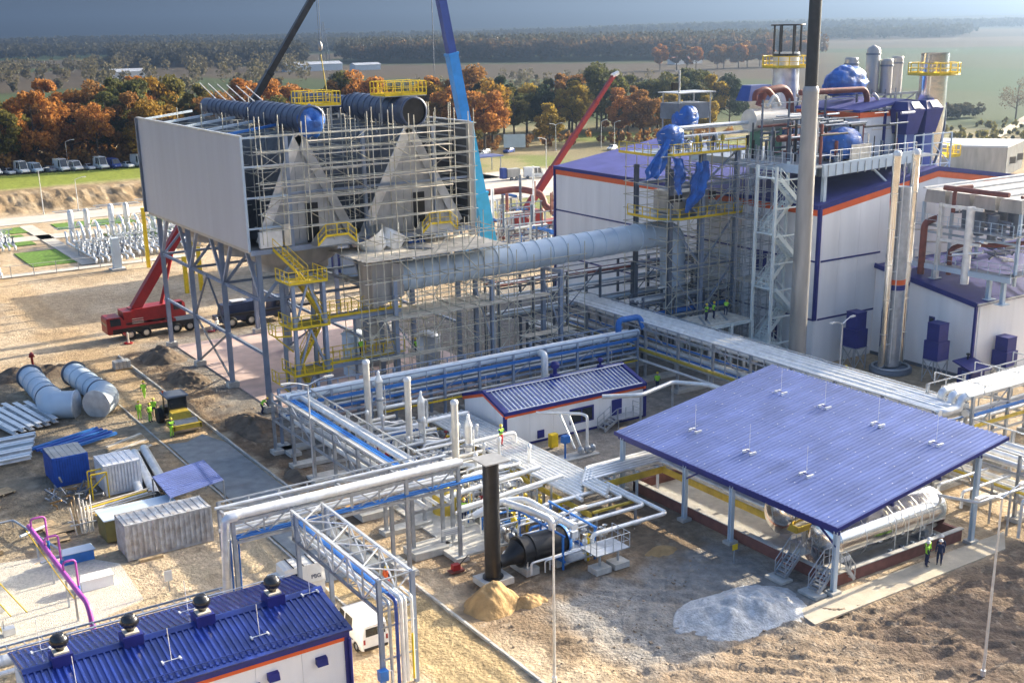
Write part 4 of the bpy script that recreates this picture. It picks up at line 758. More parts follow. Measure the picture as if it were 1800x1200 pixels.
R2 = rack('low rack with yellow cable tray behind the canopy at the right edge', 'y', 43.4, 54, 72.2, 76.4, [1.6, 3.6], 4.9, 4.0,
     [(.1, 1.6, .2, CLADW, 2), (.3, 1.6, .2, CLADW, 2), (.5, 1.6, .22, CLADW, 2), (.15, 3.6, .22, CLADW, 2), (.4, 3.6, .25, CLADW, 2), (.7, 3.6, .2, CLADW, 2), (.9, 3.6, .26, CLADW, 2)], mids=0)
o = bar('yellow_tray', (71.8, 42, 2.4), (71.8, 56, 2.4), .3, YELLOW, R2, 'b', .1)
for k, (y, xe) in enumerate(((45.6, 68.6), (44.3, 68.9), (47.6, 67.0), (49.4, 66.8))): pipe('branch_pipe', [(72.2, y, 3.2), (xe, y, 3.2), (xe, y, 2.0 if k > 1 else .5)] if k != 0 else [(72.2, y, 3.2), (66.2, y+.2, 3.2), (65.4, 47.6, 3.2), (63.6, 52, 3.3)], .11, CLADW, R2, .25, 10); bar('prop', (69.5+.4*k, y, 0), (69.5+.4*k, y, 3.05), .12, GALV, R2)
rack('tall rack off the right edge whose shadow stripes the bare soil', 'y', 8, 43, 72.6, 77.4, [3.4, 5.6], 6.8, 3.5, [(.1, 5.6, .3, CLADW, 0), (.4, 5.6, .3, CLADW, 0), (.7, 5.6, .3, CLADW, 0), (.2, 3.4, .3, CLADW, 0), (.6, 3.4, .25, CLADW, 0)], mids=1)
# second rack line behind (cable and steam lines from the condenser to the hall)
rack('high rack of thin pipes passing under the long blue duct', 'x', 63.5, 89.6, 101.5, 104.0, [5.4, 7.2, 8.6], 9.2, 4.3,
     [(.1, 8.6, .12, REDB, 0), (.4, 8.6, .14, CLAD, 0), (.8, 8.6, .1, REDB, 0), (.15, 7.2, .12, CLAD, 0), (.5, 7.2, .16, DUCT, 0), (.1, 5.4, .2, DUCT, 3), (.3, 5.4, .1, PIPEB, 0), (.7, 5.4, .15, CLAD, 0)], m=STEELD)
rack('rack with a bright blue pipe in front of the turbine hall wall', 'x', 76.9, 89.4, 94.6, 96.6, [4.6, 6.4], 7.0, 4.1, [(.1, 6.4, .16, CLAD, 2), (.45, 6.4, .16, CLAD, 2), (.85, 6.4, .12, CLAD, 0), (.1, 4.6, .3, PIPEB, 0), (.7, 4.6, .14, REDB, 0)], m=STEELD)
rack('low rack with pale pipes below the long duct', 'y', 92.4, 106, 70.0, 72.4, [1.4, 2.8], 3.4, 3.4, [(.1, 2.8, .14, CLADW, 0), (.4, 2.8, .14, CLADW, 0), (.7, 2.8, .14, CLADW, 0), (.95, 2.8, .1, CLADW, 0), (.3, 1.4, .12, CLADW, 0)], m=STEELD)
# ================================================================ PROCESS AREA
# three pairs of clad columns: tall slim one and shorter capped one
rdp = random.Random(77)
for k, (x, y, h1, X, Y_, h2) in enumerate(((41.6, 87.5, 7.5, 43.2, 88.5, 6.4), (42.8, 82.5, 7.0, 44.35, 83.2, 5.7), (43.1, 75.5, 6.8, 44.85, 76.5, 5.4))):
    side = ('nearest the stair tower', 'in the middle of the three pairs', 'nearest the black stack')[k]
    t = thing('clad_column', 'tall slim white pipe column, '+side, 'column', (x, y, 0), 'tall slim columns'); part('shell', MB().tube([(x, y, .1), (x, y, h1)], .28, 18), CREAM, t)
    part('cap', MB().lathe([(.32, h1), (.32, h1+.15), (.25, h1+.3), (.02, h1+.35)], (x, y, 0), 18), CLADW, t); [part('lap_joint', MB().tube([(x, y, z), (x, y, z+.05)], .295, 18), CREAM, t) for z in (1.6, 3.1, 4.6, 6.0)]
    t = thing('clad_vessel', 'shorter white column with a bottle-shaped top, '+side, 'column', (X, Y_, 0), 'shorter capped columns'); q = h2-6.2
    part('shell', MB().lathe([(.25, .1), (.25, 2.6+q), (.3, 2.7+q), (.3, 5.1+q), (.34, 5.15+q), (.34, 5.3+q), (.2, 5.65+q), (.13, 5.8+q), (.13, 6.1+q), (.02, 6.2+q)], (X, Y_, 0), 18), CLADW, t); part('flange', MB().lathe([(.3, 3.5+q), (.37, 3.55+q), (.37, 3.75+q), (.3, 3.8+q)], (X, Y_, 0), 18), GALV, t); bar('side_line', (X+.5, Y_, .2), (X+.5, Y_, 4.8+q), .05, CLADW, t, 'c')
    t = thing('clad_piping', 'fat white elbowed pipes by the columns '+side, 'piping', (x, y-1, 0))
    pipe('header', [(x+.2, y-.3, 1.9), (x+1.4, y-1.9, 1.9), (x+4.4, y-1.9, 1.9)], .22, CLADW, t, .5, 12, 1.2); pipe('header', [(X+.2, Y_+.2, 2.9), (x+6.2, Y_+.2, 2.9), (x+6.2, Y_+.2, .4)], .18, CLADW, t, .35, 12, 1.2)
    pipe('header', [(x-2.4, y+.6, .3), (x-2.4, y+.6, 2.2), (x+2.8, y+.6, 2.2)], .16, CREAM, t, .3, 10); pipe('header', [(x+1.0, y-2.8, 1.3), (x+5.2, y-2.8, 1.3), (x+5.2, y-5.0, 1.3)], .15, CLADW, t, .3, 10); pipe('header', [(x-1.6, y-3.6, 2.3), (x+3.6, y-3.6, 2.3), (x+3.6, y-2.4, 2.3), (x+3.6, y-2.4, .3)], .14, CLADW, t, .3, 10, 1.5)
    for i in range(7): X2 = x-2+i*1.2; bar('support', (X2, y-1.9 if i > 2 else y+.6, 0), (X2, y-1.9 if i > 2 else y+.6, 1.8), .1, GALV, t)
    for i in range(24):
        p = (x-1.6+rdp.uniform(0, 6.4), y-rdp.uniform(.6, 6.4), 0); h = rdp.uniform(.9, 2.3); part('valve', MB().lathe([(.1, 0), (.1, h*.45), (.22, h*.5), (.22, h*.72), (.09, h*.76), (.05, h*.95), (.18, h*.96), (.18, h)], p, 9), rdp.choice((CLADW, CLADW, GALV, CREAM, YELLOW, CLAD, RED)), t)
    for i in range(20): y2 = y+.6-.36*i; z2 = rdp.uniform(.5, 2.2); x2 = x-1.4+rdp.uniform(0, 2); pipe('branch', [(x2, y2, .1), (x2, y2, z2), (x2+rdp.uniform(2.2, 4.2), y2, z2), (x2+4.3, y2, z2-.5)], rdp.uniform(.06, .12), rdp.choice((CLADW, CLADW, CLAD, CREAM, PIPEB)), t, .2, 8)
    for i in range(4): x2 = x+.2+1.3*i; pipe('branch', [(x2, y-.6, 1.0+.3*(i % 2)), (x2, y-6.2, 1.0+.3*(i % 2))], .1, CLADW, t, None, 8, 1.6)
    for i in range(5): p = (x-.6+1.3*i, y-rdp.uniform(.8, 3.5), 0); h = rdp.uniform(2.6, 4.2); part('slim_vessel', MB().lathe([(.12, .1), (.12, h-.5), (.17, h-.45), (.17, h-.1), (.05, h)], p, 12), CLADW, t)
    bar('tray', (x-1, y-3.4, .9), (x+6, y-3.4, .9), .5, PIPEB if k == 1 else GALV, t, 'b', .06); part('work_grating', MB().b2((x-.4, y-5.6, 1.5), (x+2.2, y-4.2, 1.56)), GALV, t); railing(t, [(x-.4, y-5.6, 1.55), (x+2.2, y-5.6, 1.55), (x+2.2, y-4.2, 1.55)], GALV, 1.0, .8, .02)
    [bar('grating_leg', (x2, y2, 0), (x2, y2, 1.5), .07, GALV, t) for x2 in (x-.35, x+2.15) for y2 in (y-5.5, y-4.3)]
# parallel sleeper pipes
SB = thing('pipe_bundle', 'ten parallel shiny pipes on low sleepers beside the control house', 'pipe bundle', (48.5, 75, 0))
for k in range(10):
    x = 46.6+.38*k; y1_ = 86.5; y0_ = 63.8 if k < 5 else 60.6-.0*k
    if k < 6: pipe('pipe', [(x, y1_, 2.0), (x, y0_+.5*k, 2.0)], .15, CLADW, SB, None, 10, 3)
    else: e = 58.6+(9-k)*2.0; pipe('pipe', [(x, y1_, 2.0), (x, e, 2.0), (43.6, e, 2.0), (43.6, e, .9)], .15, CLADW, SB, .4, 10, 3)
for y in (62, 65, 68.5, 72, 76, 80, 84): bar('sleeper_beam', (46.2, y, 1.76), (50.3, y, 1.76), .2, YELD, SB, 'b', .16); [bar('sleeper_leg', (x, y, 0), (x, y, 1.7), .16, GALV, SB) for x in (46.5, 50.0)]; [part('sleeper_foot', MB().b2((x-.3, y-.3, 0), (x+.3, y+.3, .2)), CONC, SB) for x in (46.5, 50.0)]
bar('yellow_tray', (46.1, 62, 1.55), (46.1, 80, 1.55), .1, YELD, SB, 'b', .4); bar('yellow_tray', (50.4, 62, 1.55), (50.4, 66, 1.55), .1, YELD, SB, 'b', .4)
SC = thing('pipe_bundle', 'six bright parallel pipes bending in under the canopy edge', 'pipe bundle', (53, 67.2, 0))
for k in range(6): y = 66.0+.42*k; pipe('pipe', [(48.0+.38*k, y-3.2, 2.36), (48.0+.38*k, y, 2.36), (55.6+.3*k, y, 2.36), (55.6+.3*k, y-14, 2.36)] if k < 4 else [(48.0+.38*k, y-1.2, 2.36), (48.0+.38*k, y, 2.36), (60, y, 2.36)], .15, CLADW if k else CLAD, SC, .5, 10, 2.5)
for x in (50.5, 53, 55): bar('trestle_leg', (x, 65.6, 0), (x, 65.6, 2.2), .16, DUCT, SC); bar('trestle_leg', (x, 68.4, 0), (x, 68.4, 2.2), .16, DUCT, SC); bar('trestle_beam', (x, 65.4, 2.1), (x, 68.6, 2.1), .16, GALV, SC)
bar('yellow_fascia', (49.6, 65.4, 1.9), (55.6, 65.4, 1.9), .08, YELD, SC, 'b', .5); bar('yellow_fascia', (55.3, 65.3, 1.9), (55.3, 51.5, 1.9), .08, YELD, SC, 'b', .5); bar('yellow_fascia', (55.3, 51.5, 1.9), (57.6, 51.5, 1.9), .08, YELD, SC, 'b', .4)
# black flare stack and horizontal heater
FS = thing('black_stack', 'matt black vertical stack with a flat square rain plate', 'stack', (36.6, 59.8, 0))
part('shaft', MB().tube([(36.6, 59.8, .35), (36.6, 59.8, 8.3)], .52, 24), BLACK, FS); part('rain_plate', MB().b2((35.7, 58.9, 8.42), (37.5, 60.7, 8.5)), GREYST, FS); [bar('plate_rod', (36.6+a, 59.8+c, 8.25), (36.6+a, 59.8+c, 8.43), .05, STEELD, FS) for a in (-.35, .35) for c in (-.35, .35)]
part('foundation', MB().b2((35.6, 59.0, 0), (37.7, 60.7, .42)), CONC, FS); part('base_flange', MB().tube([(36.6, 59.8, .42), (36.6, 59.8, .52)], .68, 24), BLACK, FS)
HV = thing('black_heater', 'fat black horizontal heater vessel joined to the black stack', 'vessel', (40.3, 60.2, 0))
part('shell', MB().tube([(38.8, 60.2, 1.45), (42.3, 60.2, 1.45)], .92, 28), BLACK, HV); part('front_head', MB().lathe([(1.02, -.1), (1.02, .1), (.85, .25), (.5, .38), (.01, .42)], n=28, M=aim((42.3, 60.2, 1.45), (43.3, 60.2, 1.45))), PIPEB, HV)
part('flange', MB().tube([(38.75, 60.2, 1.45), (38.9, 60.2, 1.45)], 1.05, 28), BLACK, HV); part('flange', MB().tube([(39.6, 60.2, 1.45), (39.72, 60.2, 1.45)], 1.0, 28), BLACK, HV); part('cone', MB().tube([(37.1, 60.0, 1.2), (37.9, 60.1, 1.2), (38.8, 60.2, 1.45)], [.42, .42, .9], 24), BLACK, HV)
for x in (39.3, 41.7): part('pier', MB().b2((x-.5, 59.2, 0), (x+.5, 61.2, .5)), CONC, HV); part('saddle', MB().b2((x-.15, 59.6, .5), (x+.15, 60.8, .8)), BLACK, HV)
pipe('exhaust_bend', [(41.5, 60.2, 2.2), (41.5, 60.2, 3.0), (40.6, 61.4, 3.5), (40.0, 63.5, 3.5)], .25, CLADW, HV, .4, 12); pipe('yellow_rail', [(43.3, 59.2, .5), (44.5, 58.7, .4), (44.4, 58.3, .4)], .05, YELLOW, HV, .1, 6)
# process skid with gantry pipes
SK = thing('process_skid', 'pipe and valve skid behind the black stack with blue frames', 'process skid', (43, 63, 0))
for x in (41.4, 44.0): [bar('skid_post', (x, y, 0), (x, y, 2.4), .12, PIPEB, SK) for y in (58.8, 61.4, 64.0)]; bar('skid_rail', (x, 58.6, .6), (x, 64.2, .6), .14, PIPEB, SK); bar('skid_rail', (x, 58.6, 2.4), (x, 64.2, 2.4), .12, PIPEB, SK)
part('skid_floor', MB().b2((41.4, 58.6, .45), (44.0, 64.2, .52)), GALV, SK); part('platform', MB().b2((42.5, 56.6, 1.4), (45.2, 58.5, 1.47)), GALV, SK); railing(SK, [(42.5, 58.5, 1.45), (42.5, 56.6, 1.45), (45.2, 56.6, 1.45), (45.2, 58.5, 1.45)], GALV, 1.05, .65, .022)
for x, y in ((43.2, 57.2), (44.7, 57.2)): part('pad', MB().b2((x-.6, y-.5, 0), (x+.6, y+.5, .4)), CONC, SK); bar('pad_post', (x, y, .4), (x, y, 1.4), .12, GALV, SK)
pipe('gantry_pipe', [(38.4, 65.2, 2.3), (40.3, 65.2, 2.9), (42.2, 64.6, 2.9), (42.2, 58.6, 2.9)], .24, CLADW, SK, .8, 14, 2); pipe('gantry_pipe', [(38.0, 66.2, 2.6), (46.6, 66.2, 3.1)], .17, CLADW, SK, None, 12, 2); pipe('gantry_pipe', [(38.4, 68.8, 2.5), (46.4, 68.8, 3.0)], .19, CLADW, SK, None, 12, 2); pipe('gantry_pipe', [(38.2, 67.2, 1.9), (45.6, 67.4, 2.2)], .13, CLAD, SK, None, 10, 2)
rd = random.Random(5)
for i in range(44):
    x, y = rd.uniform(39.6, 46), rd.uniform(58.8, 71); m_ = rd.choice((CLADW, GALV, CREAM, CLADW, STEELD, YELLOW)); z = rd.uniform(.5, 1.8)
    part('valve', MB().lathe([(.09, 0), (.09, z-.2), (.22, z-.15), (.22, z+.15), (.08, z+.2), (.05, z+.5), (.17, z+.5), (.17, z+.54)], (x, y, .05), 9), m_, SK)
for i in range(28):
    y = rd.uniform(58.8, 71.5); x = rd.uniform(38.6, 42); z = rd.uniform(.6, 2.1); pipe('small_pipe', [(x, y, .2), (x, y, z), (x+rd.uniform(2, 4.5), y, z), (x+4.6, y, z-.4)], rd.uniform(.05, .1), rd.choice((CLADW, CLADW, CLAD, PIPEB)), SK, .2, 8)
for i in range(5): x = 40.6+i*1.25; bar('pipe_stand', (x, 66.2, 0), (x, 66.2, 2.6), .12, GALV, SK); bar('pipe_stand', (x, 68.8, 0), (x, 68.8, 2.5), .12, GALV, SK)
for i in range(7): o = part('valve_block', MB().b2((42.3+.35*i, 59.0+.5*i, 1.9), (42.8+.35*i, 59.3+.5*i, 2.35)), CLAD, SK)
t = thing('instrument_tank', 'squat yellow-green tank beside the worker in blue overalls', 'tank', (40.6, 71.2, 0)); part('shell', MB().lathe([(1.0, .12), (1.0, 1.7), (.6, 1.95), (.02, 2.0)], (39.9, 71.6, 0), 18), YELD, t); part('hatch', MB().lathe([(.25, 1.9), (.25, 2.15), (.02, 2.2)], (39.9, 71.6, 0), 12), YELLOW, t)
# gas metering drop in front of the house
t = thing('valve_station', 'white drop pipes with valves and a blue box before the control house', 'valve station', (55.6, 75.6, 0))
pipe('overhead_pipe', [(53.6, 79.9, 2.9), (55.6, 76.2, 3.4), (55.6, 75.4, 3.4), (55.6, 75.4, .5)], .12, CLADW, t, .3, 10); pipe('drop_pipe', [(54.6, 77.9, 3.1), (54.9, 76.2, .5)], .1, CLADW, t, None, 10); pipe('drop_pipe', [(55.0, 77.2, 3.2), (55.3, 75.8, .5)], .1, CLADW, t, None, 10)
for x in (55.0, 55.7, 56.2): part('valve', MB().lathe([(.1, .2), (.28, .35), (.28, .7), (.1, .85)], (x, 75.5, 0), 10), GALV, t)
part('blue_box', MB().b2((53.2, 75.3, 1.5), (53.8, 75.8, 2.1)), PIPEB, t); bar('box_post', (53.5, 75.6, 0), (53.5, 75.6, 1.5), .12, PIPEB, t); part('slab', MB().b2((53.2, 75.0, 0), (56.6, 76.4, .12)), CONC, t)
tag(part('meter_box', MB().b2((54.0, 78.3, .1), (54.7, 78.8, 1.25)).b2((54.05, 78.26, .2), (54.65, 78.299, 1.15)), YELLOW), 'small yellow metal cabinet standing before the control house wall', 'cabinet')
pipe_bridge = thing('clad_pipe_run', 'white elbowed pipe run from the control house to the canopy', 'pipe', (64, 77, 0)); pipe('run', [(60.0, 79.2, 3.3), (63.0, 77.6, 3.3), (67.8, 79.0, 3.3), (69.6, 76.6, 3.3), (70.2, 73, 3.3)], .2, CLADW, pipe_bridge, .5, 12, 2)
for p in ((63, 77.6), (67.8, 79)): bar('prop', (*p, 0), (*p, 3.1), .14, GALV, pipe_bridge)
# ================================================================ TOWER, STACKS, ROOF PLANT
TW = thing('riser_tower', 'steel tower wrapped in scaffold and loose blue sheets at the end of the long duct', 'steel tower', (84, 97, 0))
for x in (80.0, 84.3, 89.0):
    for y in (94.2, 99.8): bar('tower_leg', (x, y, 0), (x, y, 21.4 if x > 82 else 20), .42, STEEL if x > 82 else STEELD, TW, 'i')
for z in (4.5, 9.5, 14.7, 18.0, 21.3):
    for y in (94.2, 99.8): bar('tower_beam', (80.0, y, z), (89.0, y, z), .26, STEEL, TW, 'i')
    for x in (80.0, 84.3, 89): bar('tower_beam', (x, 94.2, z), (x, 99.8, z), .26, STEEL, TW, 'i')
for z, zt in ((4.5, 9.5), (9.5, 14.7), (14.7, 18), (18, 21.3)): bar('tower_brace', (84.3, 94.2, z), (89, 94.2, zt), .16, STEEL, TW); bar('tower_brace', (80, 94.2, zt), (84.3, 94.2, z), .16, STEEL, TW)
for z, x0, x1, y0 in ((14.8, 79.0, 89.2, 93.4), (21.4, 77.8, 89.2, 93.2)):
    part('platform', MB().b2((x0, y0, z-.08), (x1, 100.2, z)), GALV, TW); railing(TW, [(x0, 100, z), (x0, y0+1.6, z), (x0+1.6, y0, z), (x1, y0, z)], YELLOW, 1.1, 1.3, .035, .24)
part('duct_box', MB().b2((82.2, 95.6, 14.9), (86.4, 99.6, 17.2)), GREYST, TW)
bar('mast', (83.2, 97, 21.4), (83.2, 97, 29.5), .1, GALV, TW, 'c'); bar('lamp_bracket', (83.2, 97, 29.4), (82.6, 97, 29.5), .08, GALV, TW); part('loudspeaker', MB().b2((82.3, 96.8, 27.6), (82.9, 97.2, 28.3)), BLACK, TW)
for x, y in ((79.8, 94.0), (80.9, 94.0), (85.5, 94.0)): part('floodlight', MB().b2((x-.3, y-.2, 16.6), (x+.3, y+.2, 17.3)), BLACK, TW); bar('flood_pole', (x, y, 14.8), (x, y, 16.6), .07, GALV, TW)
part('top_cabin', MB().b2((82.4, 96, 24.6), (86.5, 99, 26.2)), STEELD, TW); part('top_roof', MB().b2((82.2, 95.8, 27.2), (87.2, 99.2, 27.3)), GALV, TW); [bar('cabin_post', (x, y, 21.4), (x, y, 27.2), .12, GALV, TW) for x in (82.6, 86.8) for y in (96.2, 98.8)]
for z in (22.3, 23.0, 23.9): pipe('header_pipe', [(81.5, 95.2, z), (91.5, 95.2, z)], .16 if z < 23.5 else .22, CLAD, TW, None, 10)
rd = random.Random(9)
for i in range(40): x, y, z = rd.uniform(79.5, 88.5), rd.uniform(93.8, 95.5), 21.5; h = rd.uniform(.4, 1.7); part('fitting', MB().lathe([(.06, 0), (.06, h*.5), (.2, h*.6), (.2, h*.9), (.05, h)], (x, y, z), 7), rd.choice((GALV, CLAD, BLACK, YELD, STEELD)), TW)
scaffold('tower_scaffold', 'rusty looking close scaffold between the tower and the turbine hall', R_(79.2, 89.4, 1.46), [93.7, 97, 100.6], .1, 20.6, 1.4, [(80, 89, 93.8, 94.6, z) for z in (4.7, 9.4)], seed=11, drop=.1)
scaffold('wall_scaffold', 'grey scaffold standing against the turbine hall beside the white stair', R_(86.2, 89.5, 1.1), [88.2, 89.5, 90.8, 92.2], .1, 20.5, 1.35, [(86.8, 89, 88.5, 92, z) for z in (8.2, 14.6)], seed=12, m=GALV)
def crease(v, sd):
    a = mnoise.noise(v*.9+Vector((sd, 0, 0))); c = 1-abs(mnoise.noise(v*1.7+Vector((0, sd, 2))))*2; e = 1-abs(mnoise.noise(v*4.1+Vector((sd, sd, 0))))*2; return .5*a+.32*c+.07*e
def drape(name, lab, path, wid, seed, m=TARP, thick=.05):
    """crumpled hanging sheet: creased strip along a path, with real thickness"""
    b = MB(); P = [Vector(p) for p in path]; K = 30; rows = []; n = 34; nw = len(P)-1
    for i in range(n):
        t_ = i/(n-1)*nw; j = min(int(t_), nw-1); f_ = t_-j; p = P[j].lerp(P[j+1], f_); ww = wid[j]*(1-f_)+wid[j+1]*f_; row = []
        for k in range(K):
            f = k/(K-1)-.5; v = Vector((f*ww*1.3, 0, p.z*.7)); q = crease(v, seed); fold = math.sin(f*ww*5+seed+q*3)*.16; row.append(p+Vector((f*ww*(.86+.12*math.sin(t_*2+seed))+.12*mnoise.noise(v*2), fold+.42*q, .22*mnoise.noise(v*1.3+Vector((3, 0, 0)))-.3*abs(f))))
        rows.append(row)
    fr = [p for r_ in rows for p in r_]; bk = [p+Vector((0, thick, 0)) for p in fr]; o = n*K
    fs = [(i*K+k, i*K+k+1, (i+1)*K+k+1, (i+1)*K+k) for i in range(n-1) for k in range(K-1)]
    b.add(fr+bk, fs+[tuple(o+v for v in reversed(f)) for f in fs], True)
    rim = [k for k in range(K)]+[i*K+K-1 for i in range(1, n)]+[(n-1)*K+k for k in range(K-2, -1, -1)]+[i*K for i in range(n-2, 0, -1)]
    b.add(fr+bk, [(rim[(i+1) % len(rim)], rim[i], o+rim[i], o+rim[(i+1) % len(rim)]) for i in range(len(rim))]); return tag(part(name, b, m), lab, 'tarpaulin')
def lump(name, lab, c, r, seed, m=TARP, cat='tarpaulin', amp=.16):
    b = MB(); rows = 30; n = 44; vs = []; ph = seed*1.7
    for i in range(rows+1):
        th = math.pi*i/rows
        for k in range(n):
            a = 2*math.pi*k/n; d = Vector((math.sin(th)*math.cos(a), math.sin(th)*math.sin(a), math.cos(th))); q = 1+amp*(1.1*crease(d*1.9, ph)+.5*crease(Vector((d.x*4, d.y*4, d.z*1.2)), ph)); z_ = d.z*q
            if d.z < -.3: q *= 1+.25*(-d.z-.3)
            vs.append((c[0]+d.x*r[0]*q, c[1]+d.y*r[1]*q, c[2]+max(z_, -.82)*r[2]))
    b.add(vs, [(i*n+k, (i+1)*n+k, (i+1)*n+(k+1) % n, i*n+(k+1) % n) for i in range(rows) for k in range(n)], True); o_ = part(name, b, m); tag(o_, lab, cat)
    for z in (-.25, .35): part('rope', MB().tube([(c[0]+math.cos(a)*r[0]*1.02*math.sqrt(1-z*z), c[1]+math.sin(a)*r[1]*1.02*math.sqrt(1-z*z), c[2]+z*r[2]) for a in [2*math.pi*k/24 for k in range(25)]], .03, 5), CREAM, o_)
    return o_
lump('wrapped_vessel', 'round bundle wrapped in blue sheet at the top of the riser tower', (83.6, 96.4, 24.7), (1.35, 1.2, 1.35), 1)
lump('wrapped_valve', 'blue sheet knotted round the fittings on the tower corner', (79.9, 94.3, 23.2), (1.5, .9, 1.1), 2)
drape('tarpaulin', 'big blue sheet blowing out from the left side of the tower', [(79.2, 93.6, 23.4), (78.6, 93.4, 22.4), (77.8, 93.3, 21.4), (77.1, 93.2, 20.3), (76.6, 93.2, 19.4)], [1.0, 1.7, 2.2, 2.6, 2.2], 3)
drape('tarpaulin', 'short blue sheet hanging under the upper tower platform', [(80.1, 93.0, 21.2), (80.1, 92.95, 20.3), (80.2, 92.95, 19.3), (80.1, 93, 18.2), (80.2, 93, 17.6)], [1.6, 1.7, 1.5, 1.0, .3], 4)
drape('tarpaulin', 'long blue sheet hanging down to the lower tower platform', [(83.4, 93.3, 20.6), (83.2, 93.3, 19.4), (82.9, 93.2, 18.2), (82.6, 93.2, 17.2), (82.0, 93.2, 16.4), (81.6, 93.3, 15.6)], [2.2, 2.3, 2.6, 2.2, 1.3, .8], 5)
# chimney
CM = thing('chimney', 'tall grey steel chimney rising out of the top of the picture', 'chimney', (86, 81.5, 0))
part('shaft', MB().tube([(86, 81.5, .3), (86, 81.5, 12), (86, 81.5, 27.7)], [.86, .84, .74], 36), GREYST, CM); part('upper_shaft', MB().tube([(86, 81.5, 28), (86, 81.5, 43)], [.60, .56], 36), BLACK, CM); part('collar', MB().lathe([(.74, 27.6), (.78, 27.9), (.62, 28.3)], (86, 81.5, 0), 36), GREYST, CM)
for z in (5.5, 11, 16.5, 22): part('weld_ring', MB().tube([(86, 81.5, z), (86, 81.5, z+.05)], .86-.0045*z, 36), GREYST, CM)
part('foundation', MB().lathe([(1.5, 0), (1.5, .4), (1.0, .42), (.9, .3)], (86, 81.5, 0), 24), CONC, CM); bar('ladder_cable', (86.95, 81.5, .4), (86.72, 81.5, 27), .04, CREAM, CM, 'c')
# white stair tower against the hall
WS = thing('white_stair', 'pale green zigzag steel stair climbing the turbine hall behind the chimney', 'stair', (87.2, 87, 0))
for x, y in ((85.2, 84.6), (89.4, 84.6), (85.2, 87.2), (89.4, 87.2)): bar('stair_post', (x, y, 0), (x, y, 20.6), .26, WSTEEL, WS)
zz = [.2+2.75*k for k in range(8)]
for k, (a, c) in enumerate(zip(zz, zz[1:])):
    xa, xb, y = (88.8, 85.8, 85.2) if k % 2 == 0 else (85.8, 88.8, 86.6)
    flight(WS, (xa, y, a), (xb, y, c), 1.1, WSTEEL, WSTEEL); [bar('outer_stringer', (xa, y+.6*s_, a-.05), (xb, y+.6*s_, c-.05), .09, WSTEEL, WS, 'b', .4) for s_ in (-1, 1)]; xl = xb
    part('landing', MB().b2((min(xl, xl+(.7 if xl > 87 else -.7)), 84.6, c-.06), (max(xl, xl+(.7 if xl > 87 else -.7)), 87.2, c)), WSTEEL, WS)
    bar('stair_beam', (85.2, 84.6, c-.2), (89.4, 84.6, c-.2), .14, WSTEEL, WS); xo = xl+(.7 if xl > 87 else -.7); railing(WS, [(xo, 84.6, c), (xo, 87.2, c)], WSTEEL, 1.05, 1.3, .028)
# two-storey pale frame in front of the hall
PF = thing('pale_frame', 'two-storey pale green steel frame with workers on its deck', 'steel frame', (83, 89, 0))
for x in (79.6, 82.4, 85.2):
    for y in (87.2, 91.6): bar('frame_column', (x, y, 0), (x, y, 4.9), .34, WSTEEL, PF, 'i')
for z in (2.6, 4.8):
    for y in (87.2, 91.6): bar('frame_beam', (79.6, y, z), (85.2, y, z), .28, WSTEEL, PF, 'i')
    for x in (79.6, 82.4, 85.2): bar('frame_beam', (x, 87.2, z), (x, 91.6, z), .28, WSTEEL, PF, 'i')
part('frame_deck', MB().b2((79.6, 87.3, 4.95), (85.2, 91.6, 5.02)), PLANK, PF); [bar('board', (79.6+.6*k, 88, 5.06), (81.4+.6*k, 91, 5.06), .2, random.choice((REDB, GALV, PLANK)), PF, 'b', .05) for k in range(6)]
# triple clad stack
TS = thing('triple_stack', 'three-pipe clad flue stack with an orange and blue ring', 'stack', (95.2, 77.4, 0))
X, Y_ = 95.2, 77.4
o = part('core_flue', MB().tube([(X, Y_, .6), (X, Y_, 8.2), (X, Y_, 18.6)], [.78, .78, .72], 24), GALV, TS)
for z, m_, h in ((9.0, ORANGE, .5), (8.45, BLUE, .5)): part('colour_ring', MB().tube([(X, Y_, z), (X, Y_, z+h)], .82, 24), m_, o)
for s in (-1, 1): o = part('side_flue', MB().tube([(X+s*1.24, Y_-.1*s, .6), (X+s*1.24, Y_-.1*s, 21.6)], .40, 20), SHINY, TS); [part('lap_joint', MB().tube([(X+s*1.24, Y_-.1*s, z), (X+s*1.24, Y_-.1*s, z+.06)], .425, 20), CREAM, o) for z in (4, 7.5, 11, 14.5, 18)]; part('flue_cap', MB().lathe([(.42, 21.6), (.42, 21.9), (.3, 22.1), (.02, 22.15)], (X+s*1.24, Y_-.1*s, 0), 20), CLADW, o); bar('cable', (X+s*.7, Y_-.45, 1), (X+s*.7, Y_-.45, 21), .05, CLADW, TS, 'c')
for z in (3.0, 6.6, 10.4, 13.8, 17.2): bar('tie', (X-1.3, Y_-.3, z), (X+1.3, Y_-.3, z), .07, CLADW, TS)
part('base_ring', MB().lathe([(1.9, .5), (1.9, .62), (1.7, .62), (1.7, .5), (1.9, .5)], (X, Y_, 0), 28), GALV, TS); part('foundation', MB().lathe([(2.1, 0), (2.1, .45), (.02, .46)], (X, Y_, 0), 28), STEELD, TS)
